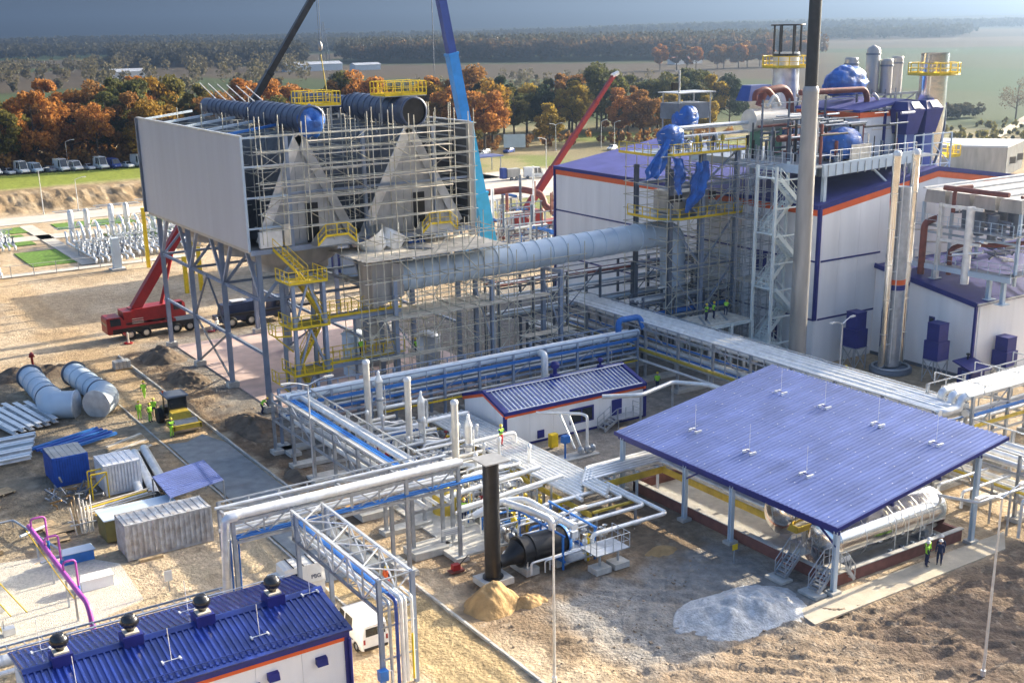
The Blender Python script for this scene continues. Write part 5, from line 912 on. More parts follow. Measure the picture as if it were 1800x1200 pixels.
# blue air intakes on legs, blue hut, box
def intake(lab, x, y, z0, s=1.0):
    t = thing('air_intake', lab, 'air intake', (x, y, 0))
    part('lower_box', MB().b2((x-.85, y-.85, z0), (x+.85, y+.85, z0+1.9*s)), BLUE, t); part('upper_box', MB().b2((x-.7, y-.7, z0+1.9*s), (x+.7, y+.7, z0+3.6*s)), BLUE, t); part('cap', MB().b2((x-.72, y-.72, z0+3.6*s), (x+.72, y+.72, z0+3.68*s)), BLUE, t)
    for a in (-.8, .8):
        for c in (-.8, .8): bar('leg', (x+a, y+c, 0), (x+a, y+c, z0), .1, GALV, t)
        bar('leg_brace', (x-.8, y+a, .2), (x+.8, y+a, z0-.1), .06, GALV, t); bar('leg_brace', (x+.8, y+a, .2), (x-.8, y+a, z0-.1), .06, GALV, t); bar('leg_brace', (x+a, y-.8, .2), (x+a, y+.8, z0-.1), .06, GALV, t)
    for p, q in (((x-.85, y-.9), (x+.85, y-.9)), ((x-.9, y-.85), (x-.9, y+.85))): bar('leg_rail', (*p, z0), (*q, z0), .08, GALV, t)
intake('dark blue air intake on legs left of the triple flue stack', 93.0, 80.3, 2.3); intake('dark blue air intake on legs between the triple flue stack and the blue hut', 95.6, 72.4, 2.3); intake('dark blue ventilation box on the end wall of the white annex', 102.5, 69.6, 1.2, .8)
t = thing('blue_hut', 'little blue hut with pitched roof and chimney cowl by the white annex', 'hut', (97.6, 69.6, 0)); part('walls', MB().b2((96.6, 68.9, 0), (98.6, 70.5, 1.7)), BLUE, t); part('roof', MB().hexa([(96.2, 68.4, 1.6), (99.0, 68.4, 1.6), (99.0, 70.9, 2.3), (96.2, 70.9, 2.3), (96.2, 68.4, 1.7), (99.0, 68.4, 1.7), (99.0, 70.9, 2.42), (96.2, 70.9, 2.42)]), BLUE, t); part('cowl', MB().lathe([(.08, 2.3), (.08, 2.7), (.2, 2.75), (.2, 2.9), (.02, 2.95)], (98.0, 70.5, 0), 10), BLACK, t); part('door', MB().b2((96.56, 69.2, .05), (96.598, 70.0, 1.5)), CBLUE2, t)
t = thing('crate', 'brown wooden crate beside the blue hut', 'crate', (92.3, 67.5, 0)); part('body', MB().b2((91.3, 66.7, 0), (93.3, 68.2, 1.3)), BROWN, t); part('lid', MB().b2((91.25, 66.65, 1.31), (93.35, 68.25, 1.38)), PLANK, t); [bar('batten', (91.27, 66.7+.7*k, 0.02), (91.27, 66.7+.7*k, 1.3), .06, BROWN, t) for k in range(3)]
# ---------------------------------------------------------------- rooftop steel platform with plant
RP = thing('roof_platform', 'grey steel platform on the turbine hall roof with railing and pipework', 'platform', (98, 90, 18))
part('deck', MB().b2((89.4, 83.6, 20.2), (108, 102, 20.32)), GALV, RP)
bar('front_girder', (90.4, 83.5, 19.9), (104, 83.5, 20.4), .3, DUCT, RP, 'b', 1.2); bar('side_girder', (89.3, 83.5, 19.95), (89.3, 102, 19.95), .3, DUCT, RP, 'b', .8)
for k in range(13): x = 91+k*1.05; bar('web_stiffener', (x, 83.32, 19.4), (x, 83.32, 20.5), .08, GALV, RP)
for x, y in ((91.2, 84), (104, 84), (90, 93), (90, 101), (99, 92)): bar('platform_post', (x, y, 16.4), (x, y, 19.8), .4, DUCT, RP, 'i')
bar('platform_brace', (98.4, 84, 19.4), (101, 84, 17.6), .2, DUCT, RP)
railing(RP, [(89.3, 101.5, 20.3), (89.3, 86.5, 20.3)], CLAD, 1.15, 1.5, .03); railing(RP, [(91.2, 83.4, 20.7), (104, 83.4, 20.7)], CLAD, 1.15, 1.4, .03)
for pts, r in (([(91, 94, 26.2), (91, 94, 27), (92.6, 94, 27.4), (93.5, 94, 26.6)], .3), ([(92.6, 95, 25.6), (93.2, 95, 27.0), (96.2, 95, 27.3), (97.2, 95, 26.2), (97.2, 95, 24)], .42), ([(95.5, 92, 26.9), (104.4, 91.2, 26.9), (104.9, 91.2, 26.2), (104.9, 91.2, 22)], .32), ([(90.6, 90, 22.6), (98, 90, 22.4)], .35)): pipe('red_duct', pts, r, REDB, RP, .9, 14)
for pts, r, m_ in (([(97.4, 94.2, 26.4), (98.3, 94.2, 26.9), (98.4, 94.2, 24.6)], .22, CREAM), ([(92, 93.2, 25.5), (93, 93.2, 26.8), (93.8, 93.2, 25.6)], .2, CREAM), ([(105.2, 90.6, 26.4), (106, 90.6, 25.9), (106, 90.6, 22.6)], .2, CREAM)): pipe('insulated_bend', pts, r, m_, RP, .5, 10)
o = part('drum', MB().tube([(91.2, 95, 24.1), (96.2, 95, 24.0)], 1.2, 24), CREAM, RP); part('drum_end', MB().lathe([(1.2, 0), (1.0, .3), (.6, .45), (.01, .5)], n=24, M=aim((96.2, 95, 24), (97.2, 95, 24))), CREAM, o); [part('drum_saddle', MB().b2((x-.2, 94.2, 20.3), (x+.2, 95.8, 23.2)), mat('green_paint', (.16, .34, .22), .5), RP) for x in (92.4, 95.2)]
part('blue_hood', MB().hexa([(92, 96, 26), (96.5, 96, 26), (96.5, 98, 26), (92, 98, 26), (92.7, 96.4, 27.6), (95.6, 96.4, 27.6), (95.6, 97.8, 27.6), (92.7, 97.8, 27.6)]), CBLUE2, RP)
for i in range(190):
    x, y = rd.uniform(89.8, 104.5), rd.uniform(85, 96); h = rd.uniform(.5, 4.6); m_ = rd.choice((GALV, STEELD, CLAD, REDB, CREAM, BLACK, STEELD, DARKIN))
    if rd.random() < .55: bar('roof_pipe', (x, y, 20.3), (x, y, 20.3+h), rd.uniform(.05, .18), m_, RP, 'c')
    else: bar('roof_pipe', (x, y, 20.4+h), (x+rd.uniform(1.5, 5), y, 20.4+h), rd.uniform(.04, .16), m_, RP, 'c')
for i in range(12): x, y = rd.uniform(97, 104), rd.uniform(86, 92); part('roof_unit', MB().b2((x, y, 20.3), (x+rd.uniform(.6, 1.6), y+1, 20.3+rd.uniform(.5, 2.2))), rd.choice((STEELD, DARKIN, GREYST)), RP)
for z in (22.6, 24.4, 26.0): bar('gantry_rail', (90, 92, z), (104.4, 92, z), .12, GALV, RP); bar('gantry_rail', (90, 86.2, z-1.4), (98, 86.2, z-1.4), .1, GALV, RP)
for x in (90.2, 94, 99.4, 104.2): bar('gantry_post', (x, 92, 20.3), (x, 92, 26.4), .16, STEELD, RP)
lump('wrapped_unit', 'unit wrapped in blue sheet behind the roof platform railing', (96.3, 86.6, 21.9), (2.6, 1.6, 1.7), 6, amp=.1); part_ = tag(part('board', MB().b2((95.7, 84.7, 20.4), (98.6, 84.8, 22.0)), PLANK), 'pale board leaning before the wrapped unit on the roof platform', 'board')
lump('wrapped_duct', 'crumpled blue sheet on the pipework beside the grey silencers', (104.6, 94, 27.5), (2.9, 1.2, 1.6), 7, amp=.3)
# roof hut with filters
RH = thing('roof_hut', 'white hut with orange stripe standing on the turbine hall roof', 'roof hut', (107, 92, 18))
wallpanels(RH, (100.5, 88.2), (104.3, 88.2), 19.2, 24.2, WHITE, 2); wallpanels(RH, (104.3, 88.2), (113.8, 88.2), 19.2, 24.4, WHITE, 3.2); wallpanels(RH, (113.8, 88.2), (113.8, 97), 19, 24.4, WHITE, 4); wallpanels(RH, (100.5, 97), (100.5, 88.2), 19, 24.2, WHITE, 4)
band(RH, (100.4, 88.2), (113.9, 88.2), 24.2, 24.75, ORANGE, 'orange_stripe', .0, .14); band(RH, (100.4, 97), (100.4, 88.2), 24.2, 24.75, ORANGE, 'orange_stripe', .0, .14); bar('corner_trim', (104.3, 88.06, 19.2), (104.3, 88.06, 25.0), .26, BLUE, RH)
for xa, za, xb, zb in ((100.2, 24.8, 107.5, 25.6), (107.5, 25.6, 114.1, 24.9)): part('roof_sheet', MB().hexa([(xa, 87.9, za), (xb, 87.9, zb), (xb, 97.2, zb), (xa, 97.2, za), (xa, 87.9, za+.25), (xb, 87.9, zb+.25), (xb, 97.2, zb+.25), (xa, 97.2, za+.25)]), ROOFB, RH)
for k, x in enumerate((106.4, 109.4)):
    t = thing('filter_hood', 'dark blue filter hood on the roof hut, '+('nearer the hut corner' if k == 0 else 'nearer the tall stack'), 'filter hood', (x, 86.8, 20)); b = MB().hexa([(x-.8, 86.2, 22.3), (x+1.0, 86.2, 22.3), (x+1.0, 88.05, 22.3), (x-.8, 88.05, 22.3), (x-1.4, 85.6, 24.9), (x+1.3, 85.6, 24.9), (x+1.3, 88.05, 24.9), (x-1.4, 88.05, 24.9)]); part('hood_body', b, BLUE, t)
    part('hood_top', MB().hexa([(x-1.4, 85.6, 24.91), (x+1.3, 85.6, 24.91), (x+1.3, 88.0, 24.91), (x-1.4, 88.0, 24.91), (x-.8, 86.3, 25.7), (x+1.0, 86.3, 25.7), (x+1.0, 88.0, 25.7), (x-.8, 88.0, 25.7)]), BLUE, t)
    o = part('grille', MB().hexa([(x-.5, 85.62, 25.02), (x+.9, 85.62, 25.02), (x+.8, 86.2, 25.65), (x-.4, 86.2, 25.65), (x-.5, 85.57, 25.06), (x+.9, 85.57, 25.06), (x+.8, 86.15, 25.7), (x-.4, 86.15, 25.7)]), CLADW, t); part('hood_leg', MB().b2((x-.6, 86.4, 17.5), (x+.8, 87.8, 22.29)), CBLUE2, t)
FT = thing('filter_stair', 'grey railed frame below the filter hoods on the roof', 'steel frame', (107.5, 85, 18)); [bar('frame_post', (x, y, 17.2), (x, y, 22.4), .14, DUCT, FT) for x in (104.6, 107.5, 110.6) for y in (84.2, 85.4)]; [bar('frame_rail', (104.6, 84.2, z), (110.6, 84.2, z), .1, DUCT, FT) for z in (19.2, 21.4, 22.4)]; [bar('frame_brace', (107.5, 84.2, 17.6), (110.6, 84.2, 19.2), .08, DUCT, FT), bar('frame_brace', (107.5, 84.2, 21.4), (110.6, 84.2, 19.2), .08, DUCT, FT)]
# exhaust stacks with yellow galleries
def gstack(lab, x, y, z0, z1, r, zg, frame=False):
    t = thing('exhaust_stack', lab, 'stack', (x, y, z0)); part('shell', MB().tube([(x, y, z0), (x, y, z1)], r, 28, False), SHINY if not frame else CLAD, t); part('inner_lining', MB().tube([(x, y, z0), (x, y, z1-.05)], r*.94, 24), BLACK, t)
    part('gallery', MB().lathe([(r, zg-.12), (r+1.25, zg-.12), (r+1.25, zg), (r, zg)], (x, y, 0), 20), YELD, t); n = 14
    ring = [(x+(r+1.2)*math.cos(2*math.pi*k/n), y+(r+1.2)*math.sin(2*math.pi*k/n), zg) for k in range(n)]; railing(t, ring, YELLOW, 1.15, 2, .04, .24, True)
    pts = [(x+(r+.08)*math.cos(a), y+(r+.08)*math.sin(a), z0+1+(z1-z0-1.5)*k/24) for k in range(25) for a in [-2.6+k*.14]]; part('spiral_pipe', MB().tube(pts, .1, 8), STEELD, t)
    if frame:
        for k in range(6): a = 2*math.pi*k/6+.2; bar('frame_post', (x+r*math.cos(a), y+r*math.sin(a), z1-.4), (x+r*math.cos(a), y+r*math.sin(a), z1+2.9), .16, BLACK, t)
        part('frame_ring', MB().lathe([(r-.15, z1+2.8), (r+.45, z1+2.8), (r+.45, z1+2.95), (r-.15, z1+2.95), (r-.15, z1+2.8)], (x, y, 0), 20), BLACK, t); part('frame_ring', MB().tube([(x, y, z1-.5), (x, y, z1-.2)], r+.08, 20), BLACK, t); part('blue_ring', MB().tube([(x, y, z0+1.2), (x, y, z0+2.6)], r+.05, 24), CBLUE2, t)
    return t
gstack('shining round stack with a yellow gallery at the right of the hall roof', 112.4, 88.6, 15, 30.5, 1.5, 28.3); gstack('round stack with yellow gallery and black frame ring on top behind the chimney', 101.4, 100, 20, 30.8, 1.45, 29.2, True)
t = thing('small_gallery', 'low yellow railed gallery at the foot of the shining stack', 'platform', (114.6, 88.6, 19)); part('gallery_deck', MB().b2((113.8, 87, 19.2), (116, 89.6, 19.32)), YELD, t); railing(t, [(113.8, 87, 19.3), (116, 87, 19.3), (116, 89.6, 19.3)], YELLOW, 1.2, .8, .05, .3)
for k, (x, y, z1, r) in enumerate(((108.6, 97, 30.0, .75), (110.4, 98.5, 29.4, .75), (112.2, 97, 31.0, .78), (113.4, 96, 29.7, .7), (116.4, 97, 29.9, .65))):
    t = thing('silencer', 'grey upright roof silencer, '+('first', 'second', 'tallest domed', 'fourth', 'last')[k]+' of five from the chimney side', 'silencer', (x, y, 25.5), 'roof silencers'); part('shell', MB().lathe([(r, 25.9), (r, z1-.3), (r*.8, z1) if k == 2 else (r, z1), (.02, z1+.05 if k != 2 else z1+.3)], (x, y, 0), 20), GREYST, t); part('collar', MB().lathe([(r+.05, z1-.8), (r+.09, z1-.7), (r+.05, z1-.6)], (x, y, 0), 20), STEELD, t); [bar('silencer_leg', (x+a, y-r*.7, 25.2), (x+a, y-r*.7, 26.4), .12, STEELD, t) for a in (-.5, .5)]
t = thing('silencer_table', 'dark steel table carrying the roof silencers', 'steel frame', (112, 97, 25)); [bar('table_beam', (107.5, y, 25.8), (119, y, 25.8), .25, STEELD, t) for y in (95.6, 98.8)]; [bar('table_leg', (x, y, 23.4), (x, y, 25.7), .25, STEELD, t) for x in (108, 113, 118.6) for y in (95.6, 98.8)]; [bar('table_brace', (108+5*k, 95.6, 23.6), (113+5*k, 95.6, 25.6), .14, STEELD, t) for k in range(2)]
# ---------------------------------------------------------------- air coolers on the annex roof
AC = thing('roof_cooler', 'long grey finned cooler bank raised on posts above the blue annex roof', 'air cooler', (112, 76, 9))
for j in range(4):
    y = 69.0+2.9*j
    part('cooler_bank', MB().hexa([(102, y, 16.2), (126, y, 16.2), (126, y+2.6, 16.2), (102, y+2.6, 16.2), (102, y+.2, 17.5), (126, y+.2, 17.5), (126, y+2.4, 17.5), (102, y+2.4, 17.5)]), GREYST, AC)
    bar('bank_rail', (102, y+2.7, 17.6), (126, y+2.7, 17.6), .3, CLADW, AC, 'b', .16)
for i in range(6):
    x = 102.2+4.6*i
    for y in (69.2, 80.4): bar('cooler_post', (x, y, 9.2), (x, y, 16.2), .28, DUCT, AC, 'i')
    bar('cooler_beam', (x, 69.2, 13.2), (x, 80.4, 13.2), .22, DUCT, AC)
for z, y in ((10.4, 68.7), (14.2, 68.9)):
    part('walkway', MB().b2((101, y-.3, z-.1), (126, y+.9, z)), GALV, AC); railing(AC, [(101, y-.3, z), (126, y-.3, z)], DUCT, 1.1, 1.2, .025); part('walkway', MB().b2((100.4, y-.3, z-.1), (101.5, 81, z)), GALV, AC); railing(AC, [(100.4, 81, z), (100.4, y-.3, z)], DUCT, 1.1, 1.2, .025)
bar('walkway_beam', (100.3, 68.3, 10.1), (100.3, 81, 10.1), .2, DUCT, AC, 'b', .5)
for y in (69.4, 71, 77.5): bar('roof_post', (100.9, y, zf(y)), (100.9, y, 10.1), .4, DUCT, AC, 'i'); part('base_plate', MB().b2((100.3, y-.5, zf(y)+.01), (101.5, y+.5, zf(y)+.08)), DUCT, AC)
for pts, r in (([(100.2, 78.6, 9.2), (100.2, 78.6, 14.4), (102.6, 78.6, 14.8)], .34), ([(99.9, 76.4, 18.2), (101, 72, 18.0), (101.2, 70, 18.0)], .25), ([(100.4, 75.5, 15.8), (100.4, 75.5, 18.2), (102.6, 75.2, 18.2)], .2), ([(101.2, 76, 9.4), (101.2, 76, 12), (104, 76, 12.4)], .25), ([(101, 74, 12.8), (103, 72, 12.7), (106, 70.5, 12.9)], .22), ([(102, 69.2, 17.8), (106, 69, 17.8), (106.2, 69, 16.8)], .16)): pipe('red_pipe', pts, r, REDB, AC, .6, 12)
for y in (76.8, 73.4):
    bar('portal_post', (100.3, y, 9), (100.3, y, 16.6), .4, CLADW, AC, 'C' if y < 75 else 'i'); 
for z in (13, 16.4): bar('portal_beam', (100.3, 77, z), (100.3, 72, z), .28, CLADW, AC)
for i in range(90): x, y, z = rd.uniform(100.6, 118), rd.uniform(69, 79), rd.uniform(10.5, 15.6); bar('cooler_pipe', (x, y, z), (x+rd.uniform(-3, 3), y+rd.uniform(-3, 3), z+rd.uniform(-.6, .6)), rd.uniform(.05, .14), rd.choice((GALV, STEELD, CLAD, CREAM)), AC, 'c')
for i in range(14): x = 102+i*1.2; part('fan_plenum', MB().lathe([(.5, 13.4), (.55, 15.8)], (x, 72+(i % 3)*2.4, 0), 10, cap=True), STEELD, AC)
# ================================================================ YARD THINGS
def container(lab, x, y, L_, Wd, H, m, rm, rz=0, step=.36, blue_edge=None):
    t = thing('container', lab, 'container', (x, y, 0)); hx, hy = L_/2, Wd/2
    part('body', MB().b2((x-hx+.03, y-hy+.03, .12), (x+hx-.03, y+hy-.03, H-.03)), m, t)
    for k in range(int(L_/step)):
        X = x-hx+.2+k*step
        for s in (-1, 1): bar('wall_rib', (X, y+s*(hy-.02), .2), (X, y+s*(hy-.02), H-.12), .16, m, t, 'b', .13)
    for k in range(int(Wd/step)):
        Y_ = y-hy+.2+k*step
        for s in (-1, 1): bar('wall_rib', (x+s*(hx-.02), Y_, .2), (x+s*(hx-.02), Y_, H-.12), .13, m, t, 'b', .16)
    for k in range(int(L_/.5)): bar('roof_rib', (x-hx+.35+k*.5, y-hy+.15, H), (x-hx+.35+k*.5, y+hy-.15, H), .16, rm, t, 'b', .05)
    part('roof', MB().b2((x-hx, y-hy, H-.06), (x+hx, y+hy, H-.005)), rm, t)
    for a in (-1, 1):
        for c in (-1, 1): bar('corner_post', (x+a*(hx-.06), y+c*(hy-.06), .0), (x+a*(hx-.06), y+c*(hy-.06), H+.02), .16, blue_edge or m, t)
        bar('bottom_rail', (x-hx, y+a*(hy-.05), .08), (x+hx, y+a*(hy-.05), .08), .12, blue_edge or m, t); bar('top_rail', (x-hx, y+a*(hy-.03), H-.05), (x+hx, y+a*(hy-.03), H-.05), .12, blue_edge or m, t)
    return t
container('weathered grey shipping container with pale rusty roof beside the dirt yard', 21.0, 77.9, 6.0, 2.4, 2.6, RUST, RUST)
container('blue site container with grey flat roof among the scrap', 18.5, 95.4, 2.7, 3.3, 2.4, CBL, GREYST, step=.2)
container('white site container with a blue roof edge beside the blue one', 21.4, 91.0, 2.8, 2.8, 2.45, CWH, CWH, step=.24)
t = thing('container', 'olive and blue low container half hidden behind the weathered one', 'container', (20, 81.6, 0)); part('body', MB().b2((17.6, 80.4, .1), (22.8, 82.6, 1.7)), mat('olive_paint', (.16, .15, .05), .7), t); part('lid', MB().b2((17.5, 80.3, 1.71), (22.9, 82.7, 1.8)), DUCT, t)
tag(part('timber_prop', MB().b2((18.6, 76.0, 0), (20.2, 76.3, .18)), WOOD), 'timber baulk under the front corner of the weathered container', 'timber')
# flat violet-blue lean-to roof on posts
t = thing('shelter', 'open shelter with a flat violet ribbed roof by the container', 'shelter', (24.6, 84, 0)); cs = [(22.4, 80.8), (26.8, 82.0), (26.9, 86.7), (22.5, 85.4)]
part('roof', MB().hexa([(*c, 2.2+.12*(i > 1)) for i, c in enumerate(cs)]+[(*c, 2.28+.12*(i > 1)) for i, c in enumerate(cs)]), VIOLB, t); [bar('post', (*c, 0), (*c, 2.2), .1, GALV, t) for c in cs]
for k in range(14): f_ = (k+.5)/14; a = Vector((*cs[0], 2.3)).lerp(Vector((*cs[3], 2.42)), f_); c = Vector((*cs[1], 2.3)).lerp(Vector((*cs[2], 2.42)), f_); bar('roof_rib', a, c, .12, VIOLB, t, 'b', .04)
# long pipes on the ground
for k, (a, c, r) in enumerate((((22.9, 86.4), (24.3, 97.0), .36), ((24.0, 86.8), (25.3, 97.6), .36), ((22.0, 87.4), (23.0, 93.0), .33))):
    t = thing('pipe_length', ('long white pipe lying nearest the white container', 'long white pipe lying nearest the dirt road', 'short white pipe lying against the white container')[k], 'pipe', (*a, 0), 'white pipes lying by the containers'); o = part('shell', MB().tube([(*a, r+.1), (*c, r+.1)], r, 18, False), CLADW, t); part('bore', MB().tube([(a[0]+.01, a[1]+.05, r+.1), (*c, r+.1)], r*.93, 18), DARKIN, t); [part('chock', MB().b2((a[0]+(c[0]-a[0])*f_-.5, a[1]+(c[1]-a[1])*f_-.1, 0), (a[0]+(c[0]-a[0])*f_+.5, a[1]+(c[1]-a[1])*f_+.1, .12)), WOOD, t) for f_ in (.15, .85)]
# big elbow ducts
for k, (pts) in enumerate(([(21.6, 123.6, 1.2), (21.5, 114.6, 1.2), (21.4, 112.4, 1.2), (23.1, 111.4, 1.2)], [(25.6, 122.2, 1.2), (26.0, 113.6, 1.2), (26.1, 111.8, 1.2), (24.75, 110.3, 1.2)])):
    t = thing('elbow_duct', ('pale grey elbow duct lying on the ground, farther from the dirt road', 'pale grey elbow duct lying on the ground, nearer the dirt road')[k], 'duct piece', pts[1], 'elbow ducts on the ground')
    p0, p1, p2, p3 = [Vector(p) for p in pts]
    o = part('straight_shell', MB().tube([p0, p1], 1.12, 28, False), DUCT, t); part('elbow_shell', MB().tube([p1, p1.lerp(p2, .5), p2, p2.lerp(p3, .5), p3] if k == 0 else [p1, p1.lerp(p2, .7), p2.lerp(p3, .25), p3], 1.3, 28, True, .9, 4), DUCT, t)
    for f_ in (.0, .25, .5, .75, .97): q = p0.lerp(p1, f_); d = (p1-p0).normalized(); part('stiffener_ring', MB().tube([q-d*.06, q+d*.06], 1.2 if 0 < f_ < .9 else 1.32, 28, True), DUCT if 0 < f_ < .9 else STEELD, o)
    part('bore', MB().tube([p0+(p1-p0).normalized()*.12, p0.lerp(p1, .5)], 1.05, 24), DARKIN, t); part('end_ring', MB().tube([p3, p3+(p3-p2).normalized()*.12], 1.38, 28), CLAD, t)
    for f_ in (.2, .8): q = p0.lerp(p1, f_); part('timber_chock', MB().b2((q.x-1.0, q.y-.12, 0), (q.x+1.0, q.y+.12, .14)), WOOD, t)
# stacked steel profiles
for k in range(6): x = 16.2+.75*k-.0; tag(bar('steel_profile', (x-1.2+.4*k*.5, 118.5-.3*k, .5+.05*(k % 2)), (x+.9, 108.4+.25*k, .5+.05*(k % 2)), .5, CLAD, None, 'i', .4), 'pale lengthwise girder in the left edge pile, %s from the elbow ducts' % ('sixth', 'fifth', 'fourth', 'third', 'second', 'nearest')[k], 'girder', 'girders piled at the left edge')
for k in range(8): y = 107.2-.9*k; tag(bar('steel_profile', (9, y, .35+.12*(k % 2)), (18.6-.25*k, y+.3, .35+.12*(k % 2)), .4, CLAD if k % 3 else DUCT, None, 'i', .36), 'pale crosswise beam at the left edge, %s from the elbow ducts' % ('first', 'second', 'third', 'fourth', 'fifth', 'sixth', 'seventh', 'eighth')[k], 'girder', 'crosswise beams at the left edge')
for k in range(5): tag(bar('blue_profile', (17.4+.3*k, 103.6-.55*k, .3), (23.6+.25*k, 106.0-.6*k, .3), .3, CBL if k % 2 else PIPEB, None, 'b', .22), 'blue steel section lying behind the blue container, row %s' % ('one', 'two', 'three', 'four', 'five')[k], 'girder', 'blue sections behind the containers')
for k in range(7): tag(bar('timber_plank', (22.2+.1*k, 96.6+.55*k, .25+.03*k), (26.2, 98.6+.5*k, .3+.03*k), .34, WOOD if k % 3 else PLANK, None, 'b', .08), 'long board in the timber pile behind the white container, row %s' % ('one', 'two', 'three', 'four', 'five', 'six', 'seven')[k], 'board', 'boards behind the white container')
rd = random.Random(21)
t = thing('scrap_heap', 'tangle of dark scrap steel before the blue container', 'scrap heap', (18, 90.5, 0))
for i in range(60): p = Vector((rd.uniform(15.8, 19.6), rd.uniform(88.6, 92.8), rd.uniform(.05, .9))); d = Vector((rd.uniform(-1, 1), rd.uniform(-1, 1), rd.uniform(-.5, .6))); bar('scrap_bar', p, p+d*rd.uniform(.5, 1.3), rd.uniform(.04, .14), rd.choice((STEELD, RUST, GREYST, STEELD, BROWN)), t)
t = thing('tube_rack', 'upright bundle of pale tubes standing beside the weathered container', 'tube bundle', (16.6, 83.5, 0)); [bar('tube', (16.2+.13*k, 83.2+rd.uniform(-.2, .2), .1), (16.0+.16*k, 83.4+rd.uniform(-.4, .4), rd.uniform(1.8, 3.0)), .05, rd.choice((CLADW, CREAM, WOOD)), t, 'c') for k in range(10)]; [bar('rack_bar', (15.8, y, .9), (17.6, y, .9), .08, GALV, t) for y in (83, 83.8)]
t = thing('tube_pile', 'long pale tubes and laths piled behind the weathered container', 'tube pile', (20, 84.4, 0)); [bar('tube', (17.6+rd.uniform(-.4, .4), 84+.16*k, .9+.07*(k % 3)), (22.4+rd.uniform(-.4, .3), 84.6+.17*k, 1.0+.07*(k % 3)), .06, rd.choice((CLADW, CREAM, YELLOW, WOOD, PLANK)), t, 'c') for k in range(12)]; [bar('trestle', (x, 83.8, .8), (x, 86.4, .8), .12, WOOD, t) for x in (18.4, 21.6)]; [bar('trestle_leg', (x, y, 0), (x, y, .75), .1, WOOD, t) for x in (18.4, 21.6) for y in (84, 86.2)]
t = thing('yellow_trestle', 'small yellow steel frame between the blue and white containers', 'frame', (19.6, 90, 0)); [bar('frame_leg', (x, y, 0), (x, y, 2.1), .09, YELLOW, t) for x in (18.9, 20.1) for y in (89.2, 90.2)]; [bar('frame_rail', (18.9, y, 2.1), (20.1, y, 2.1), .09, YELLOW, t) for y in (89.2, 90.2)]; bar('frame_brace', (18.9, 89.2, 1.0), (20.1, 89.2, 2.0), .07, YELLOW, t)
for k, (x, y, rz) in enumerate(((14.4, 86.2, .1), (15.4, 84.8, .05), (13.2, 95, .3), (11.6, 92.2, .2), (14.6, 83.2, .02))):
    t = thing('pallet', 'low timber pallet, %s' % ('behind the upright tubes', 'in front of the upright tubes', 'left of the blue container', 'at the left edge beyond the purple pipe', 'nearest the purple pipe')[k], 'pallet', (x, y, 0)); M = Matrix.Translation((x, y, 0)) @ Matrix.Rotation(rz, 4, 'Z')
    for i in range(7): part('slat', MB().box(None, (2.0, .16, .03), M=M @ Matrix.Translation((0, -.6+.2*i, .14))), WOOD, t)
    for i in range(3): part('bearer', MB().box(None, (.12, 1.3, .12), M=M @ Matrix.Translation((-.9+.9*i, 0, .06))), WOOD, t)
t = thing('bent_pipe', 'grey pipe bent round on low stands behind the purple pipe', 'pipe', (13, 84, 0)); pipe('run', [(9.5, 87.5, .5), (12.8, 87.6, .5), (14.6, 79.2, .5), (12.8, 78.8, .5)], .09, GALV, t, .3, 8); pipe('run', [(12.6, 84.2, .5), (14.6, 85.2, .5)], .1, DUCT, t, None, 8); [bar('stand', (x, y, 0), (x, y, .45), .08, GALV, t) for x, y in ((10.5, 87.5), (12.7, 87.4), (13.6, 83.5), (14.4, 80.2))]
# gas inlet line: purple pipe with stubs, two vault boxes, yellow barrier lines
PP = thing('purple_pipe', 'purple pipeline on posts with hooked branches across the pale gravel', 'pipe', (13.1, 74, 0)); pipe('main_run', [(12.9, 82.0, 2.0), (13.2, 69.6, 2.0), (13.3, 67.8, 2.0), (13.3, 67.2, .5)], .16, PURPLE, PP, .7, 14)
for y in (81.4, 77.6, 73.0): pipe('hook_branch', [(12.95+(82-y)*.02, y, 2.0), (12.95+(82-y)*.02, y, 2.7), (13.9, y, 2.7), (13.9, y, .9)], .07, PURPLE, PP, .25, 10); bar('branch_lower', (13.9, y, .05), (13.9, y, .9), .09, PIPEB, PP, 'c')
for y in (80.5, 76, 72, 69.8): bar('pipe_post', (13.0, y, 0), (13.0, y, 1.85), .12, GALV, PP); pipe('yellow_run', [(12.7, 82, 1.7), (12.9, 69.6, 1.7)], .035, YELLOW, PP, None, 6) if y > 80 else None
for k, (x0_, y0_) in enumerate(((14.2, 78.8), (14.2, 74.0))):
    t = thing('vault_box', ('blue-sided flat-roofed vault box', 'white low vault box')[k]+' beside the purple pipe', 'box', (x0_+1, y0_, 0)); part('body', MB().b2((x0_, y0_-.45, 0), (x0_+2.0, y0_+.45, .8)), PIPEB if k == 0 else WHITE, t); part('lid', MB().hexa([(x0_-.1, y0_-.55, .81), (x0_+2.1, y0_-.55, .81), (x0_+2.1, y0_+.55, .81), (x0_-.1, y0_+.55, .81), (x0_-.1, y0_-.55, .86), (x0_+2.1, y0_-.55, .86), (x0_+1.9, y0_+.0, 1.1), (x0_+.1, y0_+.0, 1.1)]), DUCT if k == 0 else CARW, t)
t = thing('gravel_piping', 'thin yellow gas pipes on short stands above the pale gravel', 'piping', (9, 75, 0))
